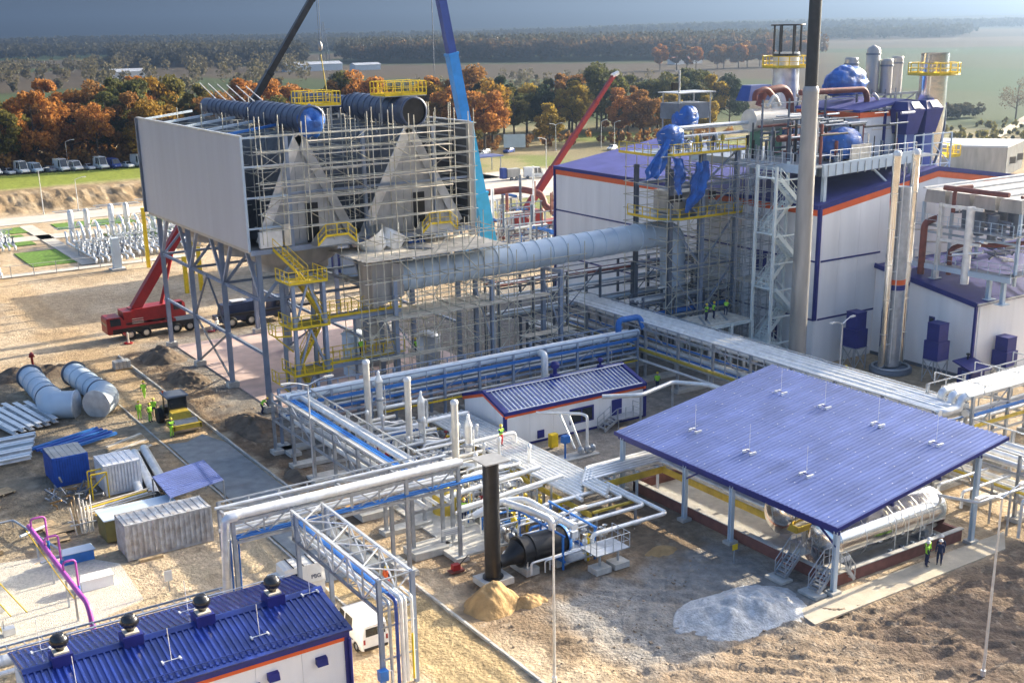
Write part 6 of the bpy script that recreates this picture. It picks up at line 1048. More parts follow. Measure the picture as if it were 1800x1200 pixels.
for k in range(4): y0_ = 70.5+3.4*k; pipe('yellow_run', [(4.5, y0_, 1.0), (8.6, y0_+.3, 1.0), (8.8, y0_+.3, .2)], .04, YELLOW, t, .2, 6); pipe('yellow_run', [(7.0+.9*k, 82, 1.5), (8.4+.9*k, 69.8, 1.5)], .04, YELLOW, t, None, 6) if k < 3 else None; [bar('stand', (5.5+1.7*i, y0_, 0), (5.5+1.7*i, y0_, 1.0), .06, GALV, t) for i in range(3)]; [part('manifold', MB().b2((5.4+1.7*i, y0_-.3, .1), (6.1+1.7*i, y0_+.25, .5)), CLADW, t) for i in range(3)]
t = thing('steel_offcuts', 'pale steel sheets stacked at the left edge near the gravel', 'steel stack', (9.6, 84, 0)); [bar('sheet', (7.4+.6*k, 82.2, .3+.06*k), (8.4+.6*k, 86.0, .3+.06*k), .5, CLAD if k % 2 else CLADW, t, 'b', .06) for k in range(5)]; part('trestle', MB().b2((7.2, 83, 0), (11.2, 83.4, .28)), WOOD, t)
# service pipeline behind the front building
SP = thing('service_pipeline', 'fat silver pipe with cable ladder running behind the front blue roof', 'pipeline', (14, 63.4, 0))
pipe('main_pipe', [(2, 64.4, 1.5), (20.7, 64.6, 1.5)], .36, CLAD, SP, None, 16, 2.2); pipe('second_pipe', [(2, 63.6, 1.2), (20.9, 63.8, 1.2)], .16, CLAD, SP, None, 12, 2.2)
for k in range(7): x = 3+2.9*k; bar('pipe_stand', (x, 64.4, 0), (x, 64.4, 1.1), .14, GALV, SP); bar('bracket', (x, 63.4, 1.0), (x, 65.9, 1.0), .1, GALV, SP); bar('ladder_post', (x, 65.8, 0), (x, 65.8, 1.5), .1, STEEL, SP)
for y in (65.4, 66.0): bar('ladder_rail', (6, y, 1.6), (21, y, 1.6), .07, STEEL, SP, 'b', .12)
for k in range(16): bar('ladder_rung', (6.4+.95*k, 65.4, 1.6), (6.4+.95*k, 66.0, 1.6), .05, STEEL, SP)
# ---------------------------------------------------------------- heaps of soil, sand and gravel
def heap(name, lab, c, r, h, m, seed, ang=0, cat='heap', rough=.35):
    n = 72; k = 34; b = MB(); vs = [(0, 0, h*(.95))]; 
    for i in range(1, k+1):
        f_ = i/k
        for j in range(n):
            a = 2*math.pi*j/n; e = 1+.22*mnoise.noise((math.cos(a)*1.3+seed, math.sin(a)*1.3, seed*.7)); x, y = math.cos(a)*r[0]*f_*e, math.sin(a)*r[1]*f_*e
            z = h*max(0, math.cos(f_*math.pi/2))**1.25*(1+rough*mnoise.noise((x*.9+seed*3, y*.9, 1))) + h*.22*rough*mnoise.noise((x*3.1, y*3.1+seed, 2)) if f_ < 1 else -.15
            vs.append((x, y, z))
    fs = [(0, 1+j, 1+(j+1) % n) for j in range(n)]+[(1+(i-1)*n+j, 1+i*n+j, 1+i*n+(j+1) % n, 1+(i-1)*n+(j+1) % n) for i in range(1, k) for j in range(n)]
    b.add(vs, fs, True); o = link(name, b.mesh(name, m), None, Matrix.Translation((c[0], c[1], gz(*c)-.02)) @ Matrix.Rotation(ang, 4, 'Z')); return tag(o, lab, cat)
heap('gravel_heap', 'low spread heap of pale grey gravel before the canopy steps', (46.8, 47.9), (4.5, 3.0), 1.05, GRAV, 2, rough=.55)
heap('sand_heap', 'rounded heap of yellow-brown sand before the black stack', (34.9, 57.2), (2.0, 1.7), 1.55, SANDM, 5); heap('sand_heap', 'small scattered sand heap between the black stack and the tall lamp', (37.2, 56.2), (1.4, 1.0), .55, SANDM, 8, rough=.8)
heap('soil_heap', 'dark soil bank behind the elbow ducts', (22.5, 128.4), (6.2, 2.2), 1.3, SOILD, 13); heap('soil_heap', 'brown earth mound at the far end of the trench by the condenser legs', (36.0, 127), (2.4, 3.8), 1.3, SOILD, 14); heap('soil_heap', 'dug earth beside the middle condenser legs', (35.6, 117), (2.2, 4.2), .8, SOILD, 15, rough=.8); heap('soil_heap', 'dug earth near the dust cloud beside the kerb', (35.6, 99), (2.2, 4.4), .9, SOILD, 16, rough=.7); heap('soil_heap', 'small dark earth heap at the end of the cable trench', (33.9, 84.6), (1.1, 2.0), .6, SOILD, 17)
heap('sand_heap', 'yellow sand spread under the short rack', (34.4, 79.6), (1.3, 3.0), .45, SANDM, 18, rough=.8); heap('sand_heap', 'little sand heap with a pale stone right of the skid platform', (48.6, 57.4), (1.4, .9), .35, SANDM, 19)
b = MB()
for i in range(900):
    if i < 500: x, y = rd.uniform(33, 50), rd.uniform(36, 56)
    elif i < 700: x, y = rd.uniform(32.8, 38), rd.uniform(76, 128)
    else: x, y = rd.uniform(48, 72), rd.uniform(30, 44)
    s_ = rd.uniform(.03, .09) if i % 11 else rd.uniform(.1, .18); z = gz(x, y) if i % 1 == 0 else 0; M = Matrix.Translation((x, y, z)) @ Matrix.Rotation(rd.uniform(0, 6), 4, 'Z') @ Matrix.Rotation(rd.uniform(0, 1), 4, 'X'); b.box(None, (s_*rd.uniform(.8, 1.6), s_, s_*.7), M=M)
tag(part('soil_clods', b, mat('clod_soil', (.30, .225, .155), .95, 0, .25, 1.5)), 'loose clods and stones scattered over the bare soil', 'soil clods', kind='stuff')
# ---------------------------------------------------------------- lamps, signs
def lamp(lab, x, y, h, arms=2, rz=0, r=.07, m=CLAD):
    t = thing('street_lamp', lab, 'lamp', (x, y, 0), 'lamp posts'); part('pole', MB().tube([(x, y, 0), (x, y, h*.5), (x, y, h)], [r*1.25, r, r*.7], 10), m, t); part('base', MB().tube([(x, y, 0), (x, y, .35)], r*2, 10), m, t)
    for k in range(arms):
        a = rz+math.pi*k; d = Vector((math.cos(a), math.sin(a), 0)); p = Vector((x, y, h)); o = part('arm', MB().tube([p, p+d*.7+Vector((0, 0, .28)), p+d*1.4+Vector((0, 0, .45))], r*.55, 8), m, t); q = p+d*1.4+Vector((0, 0, .45)); part('lamp_head', MB().hexa([tuple(q+d*e+Vector((-d.y*s, d.x*s, z))) for z in (-.08, .06) for e, s in ((0, -.1), (.75, -.14), (.75, .14), (0, .1))]), CLADW, o)
    return t
lamp('tall lamp post on bare soil at the right front', 52.5, 34.9, 10.4, 2, 0); lamp('tall lamp post in the bottom middle before the sand heap', 32.9, 47.6, 9.4, 1, 0); lamp('lamp post with two arms beside the cable tray rack', 34.4, 82.9, 8.0, 2, .0); lamp('lamp post with two arms between the main rack and the blue intakes', 86.8, 76.6, 6.3, 2, .2, .08); lamp('lamp post under the tower behind the main rack', 80.6, 97.4-3, 7.5, 2, .2, .08)
lamp('slim lamp post standing among the parked caravans', 68.0, 302, 9, 1, 0, .1); lamp('slim lamp post at the foot of the earth bank, left one', 50.0, 247.5, 8.5, 1, 0, .09); lamp('slim lamp post at the foot of the earth bank, right one', 56.6, 247.2, 6.2, 1, 0, .09); lamp('lamp post on the grass beyond the far white van', 154.5, 225.2, 9.2, 1, 3.1, .1); lamp('lamp post with two arms before the yellow tree', 194, 278, 7, 2, 0, .1); lamp('lamp post with one arm behind the red crane boom', 208, 275.6, 7.2, 1, 0, .1); lamp('lamp post on the meadow right of the red crane boom', 213, 276, 6.6, 1, 0, .1)
def sign(lab, x, y, h, w_, hh, m, rz=0):
    t = thing('sign_board', lab, 'sign', (x, y, 0)); d = Vector((math.cos(rz), math.sin(rz), 0)); part('post', MB().bar((x, y, 0), (x, y, h), .07), GALV, t); part('board', MB().hexa([tuple(Vector((x, y, h-hh+z))+d*e+Vector((d.y*s, -d.x*s, 0))) for z in (0, hh) for e, s in ((-w_/2, .04), (w_/2, .04), (w_/2, .08), (-w_/2, .08))]), m, t); return t
t = sign('white notice board on a post beside the concrete slab', 37.0, 65.6, 1.7, 1.7, .5, CARW, -.1)
for k in range(3): bar('text_line', (36.3, 65.51, 1.55-.13*k), (37.6-.25*(k == 2), 65.38, 1.55-.13*k), .012, GREYP, t, 'b', .05)
sign('small yellow marker sign on a post left of the canopy', 51.2, 53.1, 1.4, .45, .4, YELLOW); sign('small white sign on two thin posts in the sandy yard', 18.9, 70.6, 1.5, .5, .7, CARW); sign('white billboard on posts before the far meadow', 181.3, 279.5, 5.2, 6, 3.6, DUCT, -.5)
t = thing('water_hydrant', 'red hydrant on the soil bank behind the elbow ducts', 'hydrant', (22.7, 127.4, .9)); part('stem', MB().lathe([(.12, .8), (.12, 2.3), (.25, 2.35), (.25, 2.6), (.1, 2.75), (.02, 2.8)], (22.7, 127.4, 0), 12), RED, t); part('outlet', MB().bar((22.4, 127.4, 2.3), (23.0, 127.4, 2.3), .12), RED, t)
t = thing('paver_pallet', 'pallet of pale paving blocks at the end of the kerb', 'paving blocks', (31.2, 125.6, 0)); [part('block', MB().b2((30.4+.42*i, 125.0+.42*j, .15+.25*k), (30.78+.42*i, 125.38+.42*j, .38+.25*k)), CONC, t) for i in range(4) for j in range(3) for k in range(3)]; part('pallet_base', MB().b2((30.35, 124.95, 0), (32.1, 126.3, .13)), WOOD, t)
for k, (x, y, z1) in enumerate(((50.4, 179.9, 9), (49.2, 158.4, 5), (51.4, 158.9, 6), (54.4, 171.4, 6), (60, 160, 5))): tag(bar('yellow_post', (x, y, 0), (x, y, z1), .5, YELLOW, None, 'b'), 'tall yellow steel post seen through the condenser legs, %s' % ('tallest beside the grey wall edge', 'first of the low ones', 'second of the low ones', 'third of the low ones', 'last of the low ones')[k], 'post', 'yellow posts behind the condenser')
t = thing('plate_compactor', 'small red compactor machine left beside the sand heap', 'compactor', (35.4, 62.6, 0)); part('base_plate', MB().hexa([(35.0, 62.3, .02), (35.9, 62.3, .02), (35.9, 62.9, .02), (35.0, 62.9, .02), (34.9, 62.3, .14), (36.0, 62.3, .14), (36.0, 62.9, .14), (34.9, 62.9, .14)]), REDB, t); part('engine', MB().b2((35.2, 62.4, .15), (35.7, 62.8, .55)), RED, t); bar('handle', (35.7, 62.6, .4), (36.5, 62.7, .9), .05, BLACK, t)
t = thing('control_box', 'blue control box on a post beside the front building', 'control box', (24.6, 51.6, 0)); part('box', MB().b2((24.3, 51.4, 1.0), (24.8, 51.8, 1.6)), PIPEB, t); bar('post', (24.5, 51.7, 0), (24.5, 51.7, 1.0), .08, GALV, t); pipe('cable', [(24.8, 51.6, 1.5), (25.1, 51.6, 1.4), (25.15, 51.6, 0)], .04, CLADW, t, .1, 6)
# ---------------------------------------------------------------- gas metering yard at the far left
for k, (x, y) in enumerate(((27.5, 199), (47.5, 202), (55.0, 205), (63, 208), (34, 222), (72, 212))):
    t = thing('metering_station', 'silver gas pipe group in the far left yard, %s' % ('at the picture edge', 'right of the bright lawn', 'third from the picture edge', 'beside the condenser wall', 'in the back row at the edge', 'just hidden at the condenser leg')[k], 'pipe group', (x, y, 0), 'silver pipe groups in the far yard')
    for i in range(7): 
        X = x+.95*i-3; pipe('gas_pipe', [(X, y-15, .3), (X, y-15, .9), (X, y+3, .9), (X, y+3, 2.2), (X+.5, y+6, 2.2)], .2, GALV if i % 2 else CLAD, t, .5, 8)
        for j in range(4): part('valve', MB().lathe([(.14, .6), (.3, .8), (.3, 1.2), (.15, 1.5), (.1, 2.0), (.35, 2.05), (.35, 2.15)], (X+.1, y-13+j*3.3+.7*(i % 2), 0), 8), rd.choice((CLAD, GALV, STEELD, GALV, GALV)), t)
    for i in range(2): X = x-1+2.6*i; part('filter_column', MB().lathe([(.5, 0), (.5, 5.2), (.3, 5.6), (.02, 5.7)], (X, y+7.5, 0), 14), CREAM if i else CLADW, t); part('gas_arch', MB().tube([(X+.9, y+4, 0), (X+.9, y+4, 3.0), (X+.9, y+6, 3.8), (X+.9, y+7.5, 3.0)], .22, 10, True, .9), CLAD, t)
    for z in (2.6, 5.4): bar('service_rail', (x-3.6, y+6.8, z), (x+4.2, y+6.8, z), .1, STEEL, t); bar('service_rail', (x-3.6, y+8.6, z), (x+4.2, y+8.6, z), .1, DUCT, t)
    for i in range(6): bar('pipe_bridge_post', (x-3.4+1.4*i, y-6, 0), (x-3.4+1.4*i, y-6, 2.4), .14, GALV, t)
    bar('pipe_bridge_beam', (x-3.8, y-6, 2.4), (x+4.2, y-6, 2.4), .2, CLAD, t)
t = thing('yard_fence', 'thin wire fence with pale posts before the gas yard', 'fence', (36, 184.4, 0)); [bar('fence_post', (22+3.2*k, 184.4, 0), (22+3.2*k, 184.4, 1.8), .09, GALV, t) for k in range(10)]; [bar('fence_rail', (22, 184.4, z), (50.8, 184.4, z), .06, CLAD, t) for z in (.5, 1.75)]
t = thing('gate_column', 'thick pale square column at the corner of the gas yard', 'column', (46, 181, 0)); part('shaft', MB().b2((45.5, 180.5, 0), (46.6, 181.6, 4.8)), DUCT, t); part('footing', MB().b2((45.0, 180, 0), (47.1, 182, .3)), CONC, t)
# ---------------------------------------------------------------- pipe jungle behind the condenser, beyond the blue crane
for k, (x, y) in enumerate(((98, 150), (104, 158), (112, 148), (108, 168), (101, 141), (116, 158))):
    t = thing('pipe_cluster', 'crowded mesh of pipes behind the condenser, %s' % ('beside the light blue boom', 'in its middle', 'against the turbine hall corner', 'farthest back', 'nearest the long duct', 'at the back right')[k], 'pipe cluster', (x, y, 0), 'pipe jungle behind the condenser')
    for i in range(5):
        for j in range(2): bar('frame_post', (x-4+2*i, y-3+6*j, 0), (x-4+2*i, y-3+6*j, 6), .2, rd.choice((GALV, STEELD)), t)
    for z in (2.5, 4.5, 6): [bar('frame_beam', (x-4.3, y-3+6*j, z), (x+4.3, y-3+6*j, z), .18, rd.choice((GALV, STEEL, STEELD)), t) for j in range(2)]
    for i in range(22): a = Vector((x+rd.uniform(-4.5, 4), y+rd.uniform(-3.5, 3), rd.uniform(.4, 6.3))); d = rd.choice((Vector((1, 0, 0)), Vector((0, 1, 0)), Vector((0, 0, 1)))); bar('pipe', a, a+d*rd.uniform(1.5, 6), rd.uniform(.07, .3), rd.choice((REDB, STEELD, GALV, CLAD, PIPEB, CREAM, REDB)), t, 'c')
t = thing('red_pipe', 'thick red-brown pipe arching over the pipe jungle', 'pipe', (104, 170, 0)); pipe('run', [(96, 171, 3), (96, 171, 7.2), (111, 170, 7.6), (113, 166, 7.0), (113, 165, 4.5), (118, 158, 4.5), (119, 157, 2)], .55, REDB, t, 1.6, 14); pipe('run', [(113.5, 167, 4), (124, 175, 4.6)], .35, REDB, t, None, 12); [bar('prop', p, (p[0], p[1], 6.8), .3, STEELD, t) for p in ((100, 171, 0), (108, 170.5, 0))]
# ================================================================ VEHICLES
def wheel(parent, x, y, r, w_, side, hub=GALV):
    M = aim((x, y-side*.0, r), (x, y+side, r)); o = part('wheel', MB().lathe([(.55*r, -w_/2), (.95*r, -w_/2), (r, -w_*.3), (r, w_*.3), (.95*r, w_/2), (.55*r, w_/2)], n=20, M=M), RUBBER, parent); part('rim', MB().lathe([(.56*r, -w_*.4), (.56*r, w_*.42), (.3*r, w_*.3), (.01, w_*.32)], n=16, M=M), hub, o); return o
def hull(sec):
    """loft: (x, z_bottom, z_belt, z_roof, half_belt, half_roof)"""
    b = MB(); vs = []
    for x, zb, zm, zt, wm, wt in sec: vs += [(x, -wm*.94, zb), (x, -wm, (zb*.45+zm*.55)), (x, -wm*.97, zm), (x, -wt, zt), (x, wt, zt), (x, wm*.97, zm), (x, wm, (zb*.45+zm*.55)), (x, wm*.94, zb)]
    n = 8; fs = [(i*n+k, i*n+(k+1) % n, (i+1)*n+(k+1) % n, (i+1)*n+k) for i in range(len(sec)-1) for k in range(n)]
    b.add(vs, fs, False); b.add(vs[:n], [tuple(range(n-1, -1, -1))]); b.add(vs[-n:], [tuple(range(n))]); return b
def sidewin(parent, x0, x1, zm, zt, wm, wt, f0=.1, f1=.88, sh=0, m=GLASS, name='side_window'):
    for s in (-1, 1):
        w0, w1 = (wm*.97+(wt-wm*.97)*f0+.008)*s, (wm*.97+(wt-wm*.97)*f1+.008)*s; z0, z1 = zm+(zt-zm)*f0, zm+(zt-zm)*f1; e = -.03*s
        part(name, MB().hexa([(x0, w0+e, z0), (x1, w0+e, z0), (x1, w0, z0), (x0, w0, z0), (x0+sh, w1+e, z1), (x1, w1+e, z1), (x1, w1, z1), (x0+sh, w1, z1)]), m, parent)
def quadwin(parent, p, m=GLASS, name='windscreen', off=(0, 0, 0)):
    P = [Vector(q)+Vector(off) for q in p]; nrm = (P[1]-P[0]).cross(P[3]-P[0]).normalized()*.015; part(name, MB().hexa([tuple(q-nrm) for q in P]+[tuple(q+nrm) for q in P]), m, parent)
def van(name, lab, loc, rz, m=CARW, L_=4.6, H=1.9, Wd=.88, group=None, panel=True, s=1.0, cat='van'):
    t = thing(name, lab, cat, (0, 0, 0), group)
    part('body', hull([(0, .4, .72, .74, Wd*.82, Wd*.7), (.12, .3, .85, .9, Wd*.95, Wd*.8), (.95, .28, 1.02, 1.08, Wd, Wd*.86), (1.65, .28, 1.05, H-.04, Wd, Wd*.8), (2.0, .28, 1.05, H, Wd, Wd*.82), (L_-.25, .28, 1.05, H, Wd, Wd*.82), (L_, .35, 1.05, H-.1, Wd*.97, Wd*.78)]), m, t)
    quadwin(t, [(.98, -Wd*.8, 1.12), (.98, Wd*.8, 1.12), (1.6, Wd*.74, H-.1), (1.6, -Wd*.74, H-.1)], off=(-.03, 0, .02))
    sidewin(t, 1.3, 2.15, 1.05, H, Wd, Wd*.82, sh=.3); sidewin(t, 2.3, 3.2, 1.05, H, Wd, Wd*.82, m=GLASS if panel else m); quadwin(t, [(L_, -Wd*.7, 1.2), (L_, Wd*.7, 1.2), (L_-.03, Wd*.68, H-.2), (L_-.03, -Wd*.68, H-.2)], name='rear_window', off=(.012, 0, 0))
    for x in (.85, L_-.85):
        for s_ in (-1, 1): wheel(t, x, s_*(Wd-.1), .32, .2, s_)
    for y in (-Wd*.65, Wd*.65): part('headlight', MB().b2((.0, y-.14, .6), (.1, y+.14, .8)), CLADW, t); part('tail_light', MB().b2((L_-.05, y*1.25-.06, .75), (L_+.015, y*1.25+.06, 1.05)), RED, t)
    part('bumper', MB().b2((-.04, -Wd*.8, .32), (.08, Wd*.8, .5)), BLACK, t); part('bumper', MB().b2((L_-.06, -Wd*.85, .34), (L_+.05, Wd*.85, .5)), BLACK, t)
    for y in (-1, 1): part('door_mirror', MB().b2((1.28, y*(Wd+.1)-.07, 1.05), (1.42, y*(Wd+.1)+.07, 1.25)), BLACK, t); bar('side_moulding', (1.9, y*(Wd+.005), .62), (3.4, y*(Wd+.005), .62), .02, BLACK, t, 'b', .06)
    return place(t, loc, rz, s=s)
def car(lab, loc, rz, m, group=None, L_=4.2, H=1.42, Wd=.85):
    t = thing('parked_car', lab, 'car', (0, 0, 0), group)
    part('body', hull([(0, .35, .6, .62, Wd*.8, Wd*.7), (.15, .25, .75, .78, Wd*.95, Wd*.85), (1.1, .22, .88, .92, Wd, Wd*.85), (1.9, .22, .92, H-.03, Wd, Wd*.7), (2.3, .22, .92, H, Wd, Wd*.72), (3.2, .22, .92, H-.05, Wd, Wd*.7), (3.75, .24, .92, .98, Wd, Wd*.84), (L_, .35, .85, .88, Wd*.88, Wd*.75)]), m, t)
    quadwin(t, [(1.15, -Wd*.78, .95), (1.15, Wd*.78, .95), (1.86, Wd*.66, H-.06), (1.86, -Wd*.66, H-.06)], off=(-.03, 0, .03)); sidewin(t, 1.55, 3.3, .92, H, Wd, Wd*.72, sh=.4)
    for x in (.8, L_-.85):
        for s_ in (-1, 1): wheel(t, x, s_*(Wd-.1), .3, .2, s_)
    return place(t, loc, rz)
van('delivery_van', 'white panel van parked under the lattice bridge', (26.3, 60.6, 0), -math.pi/2, H=1.95)
# white pickup with canopy and lettering
t = thing('pickup', 'white high-canopy pickup with dark lettering beside the front blue roof', 'pickup truck', (0, 0, 0))
part('body', hull([(0, .45, .8, .82, .75, .68), (.15, .35, .98, 1.02, .84, .76), (1.15, .32, 1.1, 1.14, .88, .78), (1.75, .32, 1.12, 1.75, .88, .7), (2.6, .32, 1.12, 1.78, .88, .72), (2.7, .32, 1.1, 1.2, .88, .86), (4.9, .34, 1.1, 1.16, .88, .86)]), CARW, t)
part('canopy', hull([(2.35, 1.1, 1.4, 2.35, .9, .7), (2.6, 1.1, 1.45, 2.42, .92, .74), (4.75, 1.1, 1.45, 2.42, .92, .74), (4.95, 1.1, 1.4, 2.3, .9, .7)]), CARW, t)
sidewin(t, 2.75, 3.45, 1.45, 2.42, .92, .74, .05, .62); quadwin(t, [(1.2, -.72, 1.16), (1.2, .72, 1.16), (1.72, .64, 1.7), (1.72, -.64, 1.7)], off=(-.03, 0, .02)); sidewin(t, 1.5, 2.25, 1.12, 1.78, .88, .72, sh=.25)
for x in (2.95, 3.6, 4.3): bar('roof_bar', (x, -.8, 2.46), (x, .8, 2.46), .05, BLACK, t)
for x in (.9, 4.0):
    for s_ in (-1, 1): wheel(t, x, s_*.78, .36, .22, s_)
def text(parent, s_, size, M, m, th=.006):
    cu = bpy.data.curves.new('lettering', 'FONT'); cu.body = s_; cu.size = size; cu.extrude = th; cu.offset = size*.02; o = bpy.data.objects.new('tmp', cu); me_ = o.to_mesh().copy(); me_.materials.clear(); me_.materials.append(m); bpy.data.objects.remove(o); return link('lettering', me_, parent, M)
for s_ in (-1,):
    a = math.atan2(.97, .18); ang = math.atan2(.97, .92*.97-.74)
    Mt = Matrix(((1, 0, 0, 4.02), (0, math.cos(ang), -math.sin(ang), -.885), (0, math.sin(ang), math.cos(ang), 1.5), (0, 0, 0, 1)))
    text(t, 'PBG', .36, Mt, NAVY)
part('emblem', MB().hexa([(3.68, -.872, 1.56), (3.92, -.872, 1.56), (3.92, -.86, 1.56), (3.68, -.86, 1.56), (3.68, -.83, 1.78), (3.92, -.83, 1.78), (3.92, -.80, 1.78), (3.68, -.80, 1.78)]), YELD, t); part('emblem', MB().hexa([(3.68, -.829, 1.781), (3.92, -.829, 1.781), (3.92, -.80, 1.781), (3.68, -.80, 1.781), (3.68, -.818, 1.85), (3.92, -.818, 1.85), (3.92, -.79, 1.85), (3.68, -.79, 1.85)]), NAVY, t)
place(t, (22.0, 65.2, 0), -.03)
van('minibus', 'white minibus parked on the far turning road', (157.6, 229.6, .1), math.pi*.86, L_=5.4, H=2.5, Wd=1.0, cat='van')
far_cols = [CARW, GREYP, CARW, DUCT, STEELD, CARW, CLADW, GREYP, CARW, CBLUE2, CARW, CLADW, GREYP, CARW]
nms = ('first', 'second', 'third', 'fourth', 'fifth', 'sixth', 'seventh', 'eighth', 'ninth', 'tenth', 'eleventh', 'twelfth', 'thirteenth', 'fourteenth')
for k in range(14):
    x = 51.5+k*2.9; y = 297.8-.0*k-(x-51.5)*.18; z = gz(x, y)
    if k % 3 == 1: car('parked car before the autumn trees, %s from the left edge' % nms[k], (x, y, z), math.pi/2+.2, far_cols[k], 'vehicles parked before the trees')
    else: van('parked_caravan', 'parked pale caravan before the autumn trees, %s from the left edge' % nms[k], (x, y, z), math.pi/2+.2, far_cols[k], 4.8+.5*(k % 2), 2.3+.3*(k % 3), 1.05, 'vehicles parked before the trees', k % 2 == 0, cat='caravan')
for k, (x, y, m) in enumerate(((169.5, 280, GREYP), (172.6, 283, STEELD), (179.5, 281.5, CBLUE2), (205, 268, CARW))): car('car by the far meadow, %s' % ('left one of the pair', 'dark one of the pair', 'under the white billboard', 'near the red boom')[k], (x, y, gz(x, y)), .5, m, 'cars by the far meadow')
t = thing('skip_trailer', 'small grey trailer with machinery beside the far minibus', 'trailer', (150, 232, 0)); part('box', MB().b2((147.6, 230.6, .6), (151, 232.4, 2.6)), GREYST, t); part('machine', MB().b2((146.4, 230.8, .5), (147.5, 232.2, 2.9)), CBLUE2, t); [wheel(t, x, 230.6, .4, .2, -1) for x in (148.6, 150)]
t = thing('far_shelter', 'flat blue roof on posts over the far turning road', 'shelter', (150, 246, 0)); part('roof', MB().b2((143, 247, 3.6), (157, 252, 3.9)), VIOLB, t); [bar('post', (x, y, 0), (x, y, 3.6), .2, GALV, t) for x in (143.6, 150, 156.4) for y in (247.5, 251.5)]
# ---------------------------------------------------------------- cranes
def boom(parent, p, q, secs, name='boom_section'):
    p, q = Vector(p), Vector(q); d = q-p
    for f0, f1, w_, m in secs: bar(name, p+d*f0, p+d*f1, w_, m, parent, 'b', w_*1.15); bar('boom_collar', p+d*(f1-.006), p+d*(f1+.002), w_*1.12, m, parent, 'b', w_*1.3)
RC = thing('mobile_crane', 'red mobile crane with its boom raised behind the grey clad wall', 'mobile crane', (38, 138.6, 0))
part('chassis', MB().b2((33.6, 137.3, .85), (43.5, 139.9, 1.45)), BLACK, RC); part('deck', MB().b2((35.2, 137.35, 1.46), (41.0, 139.85, 1.75)), RED, RC)
part('cab', hull([(0, .6, 1.3, 2.3, 1.25, 1.15), (.15, .5, 1.35, 2.45, 1.3, 1.2), (1.7, .5, 1.35, 2.45, 1.3, 1.2), (2.2, .5, 1.2, 1.6, 1.3, 1.25)]), RED, RC).matrix_basis = Matrix.Translation((33.0, 138.6, .35))
quadwin(RC, [(33.06, 137.5, 1.9), (33.06, 139.7, 1.9), (33.12, 139.6, 2.7), (33.12, 137.6, 2.7)], off=(-.06, 0, 0)); part('cab_window', MB().hexa([(33.4, 137.27, 1.85), (34.6, 137.27, 1.85), (34.6, 137.32, 1.85), (33.4, 137.32, 1.85), (33.4, 137.34, 2.65), (34.6, 137.34, 2.65), (34.6, 137.4, 2.65), (33.4, 137.4, 2.65)]), GLASS, RC)
for x in (35.6, 37.4, 41.0, 42.6): [wheel(RC, x, 138.6+s_*1.15, .62, .4, s_, CREAM) for s_ in (-1, 1)]
part('slew_ring', MB().lathe([(1.1, 1.75), (1.1, 2.0)], (39.0, 138.6, 0), 20, cap=True), BLACK, RC)
part('superstructure', MB().hexa([(36.2, 137.5, 2.0), (41.6, 137.5, 2.0), (41.6, 139.7, 2.0), (36.2, 139.7, 2.0), (36.0, 137.6, 3.4), (41.0, 137.6, 3.6), (41.0, 139.6, 3.6), (36.0, 139.6, 3.4)]), RED, RC); part('operator_cab', hull([(0, 0, .8, 1.5, .5, .45), (.3, 0, .8, 1.75, .5, .45), (1.6, 0, .8, 1.8, .5, .45), (1.9, 0, .7, 1.5, .5, .4)]), RED, RC).matrix_basis = Matrix.Translation((40.2, 137.3, 2.1)); part('cab_window', MB().b2((40.7, 136.78, 2.95), (41.7, 136.83, 3.75)), GLASS, RC); part('counterweight', MB().b2((35.0, 137.4, 2.0), (36.1, 139.8, 3.3)), RED, RC)
boom(RC, (36.6, 138.4, 3.3), (61.4, 138.4, 37.6), ((0, .34, .95, RED), (.28, .52, .82, BLACK), (.5, .76, .7, BLACK), (.74, 1.0, .6, BLACK))); bar('boom_ram', (39.6, 138.4, 3.0), (41.9, 138.4, 10.2), .22, RED, RC, 'c')
for x, y in ((34.8, 135.8), (44.6, 135.6)): bar('outrigger', (x, 138.2, .9), (x, y, .9), .25, RED, RC); bar('outrigger_jack', (x, y, .1), (x, y, 1.3), .12, CREAM, RC, 'c'); part('outrigger_pad', MB().tube([(x, y, 0), (x, y, .12)], .5, 14), RED, RC)
for k in range(3): bar('engine_rail', (35.9, 137.3, 1.9+.25*k), (37.2, 137.3, 1.9+.25*k), .06, CREAM, RC)
for dx in (-.12, .12): bar('hoist_rope', (61.9+dx, 138.0, 37.6), (61.9+dx, 138.0, 32.8), .03, STEELD, RC, 'c')
part('hook_block', MB().lathe([(.08, 31.6), (.26, 31.8), (.28, 32.2), (.2, 32.5), (.06, 32.7)], (61.9, 138, 0), 12), GREYST, RC); bar('sling', (61.9, 138, 31.2), (62.2, 137.5, 26.5), .07, YELD, RC, 'c')
BC = thing('mobile_crane', 'blue mobile crane boom rising behind the right end of the condenser hall', 'mobile crane', (87, 146, 0))
boom(BC, (89.6, 145, 2.5), (82.3, 145, 40.0), ((0, .24, 1.75, CYAN), (.22, .5, 1.5, CYAN), (.48, .75, 1.25, CBLUE), (.73, 1, 1.0, CBLUE2))); part('chassis', MB().b2((82, 143.6, .8), (94, 146.4, 1.8)), CBLUE2, BC); part('slew_body', MB().b2((84.5, 143.8, 1.8), (90, 146.2, 3.6)), CYAN, BC); [wheel(BC, x, 143.7, .65, .45, -1) for x in (83.4, 85.4, 89.6, 91.4, 93)]; part('cab', MB().b2((80.5, 143.6, .8), (82.2, 146.4, 2.9)), CBLUE2, BC); part('cab_glass', MB().b2((80.45, 143.9, 1.9), (80.52, 146.1, 2.7)), GLASS, BC)
bar('hoist_rope', (78.3, 139.5, 38), (78.3, 139.5, 28), .05, STEELD, BC, 'c')
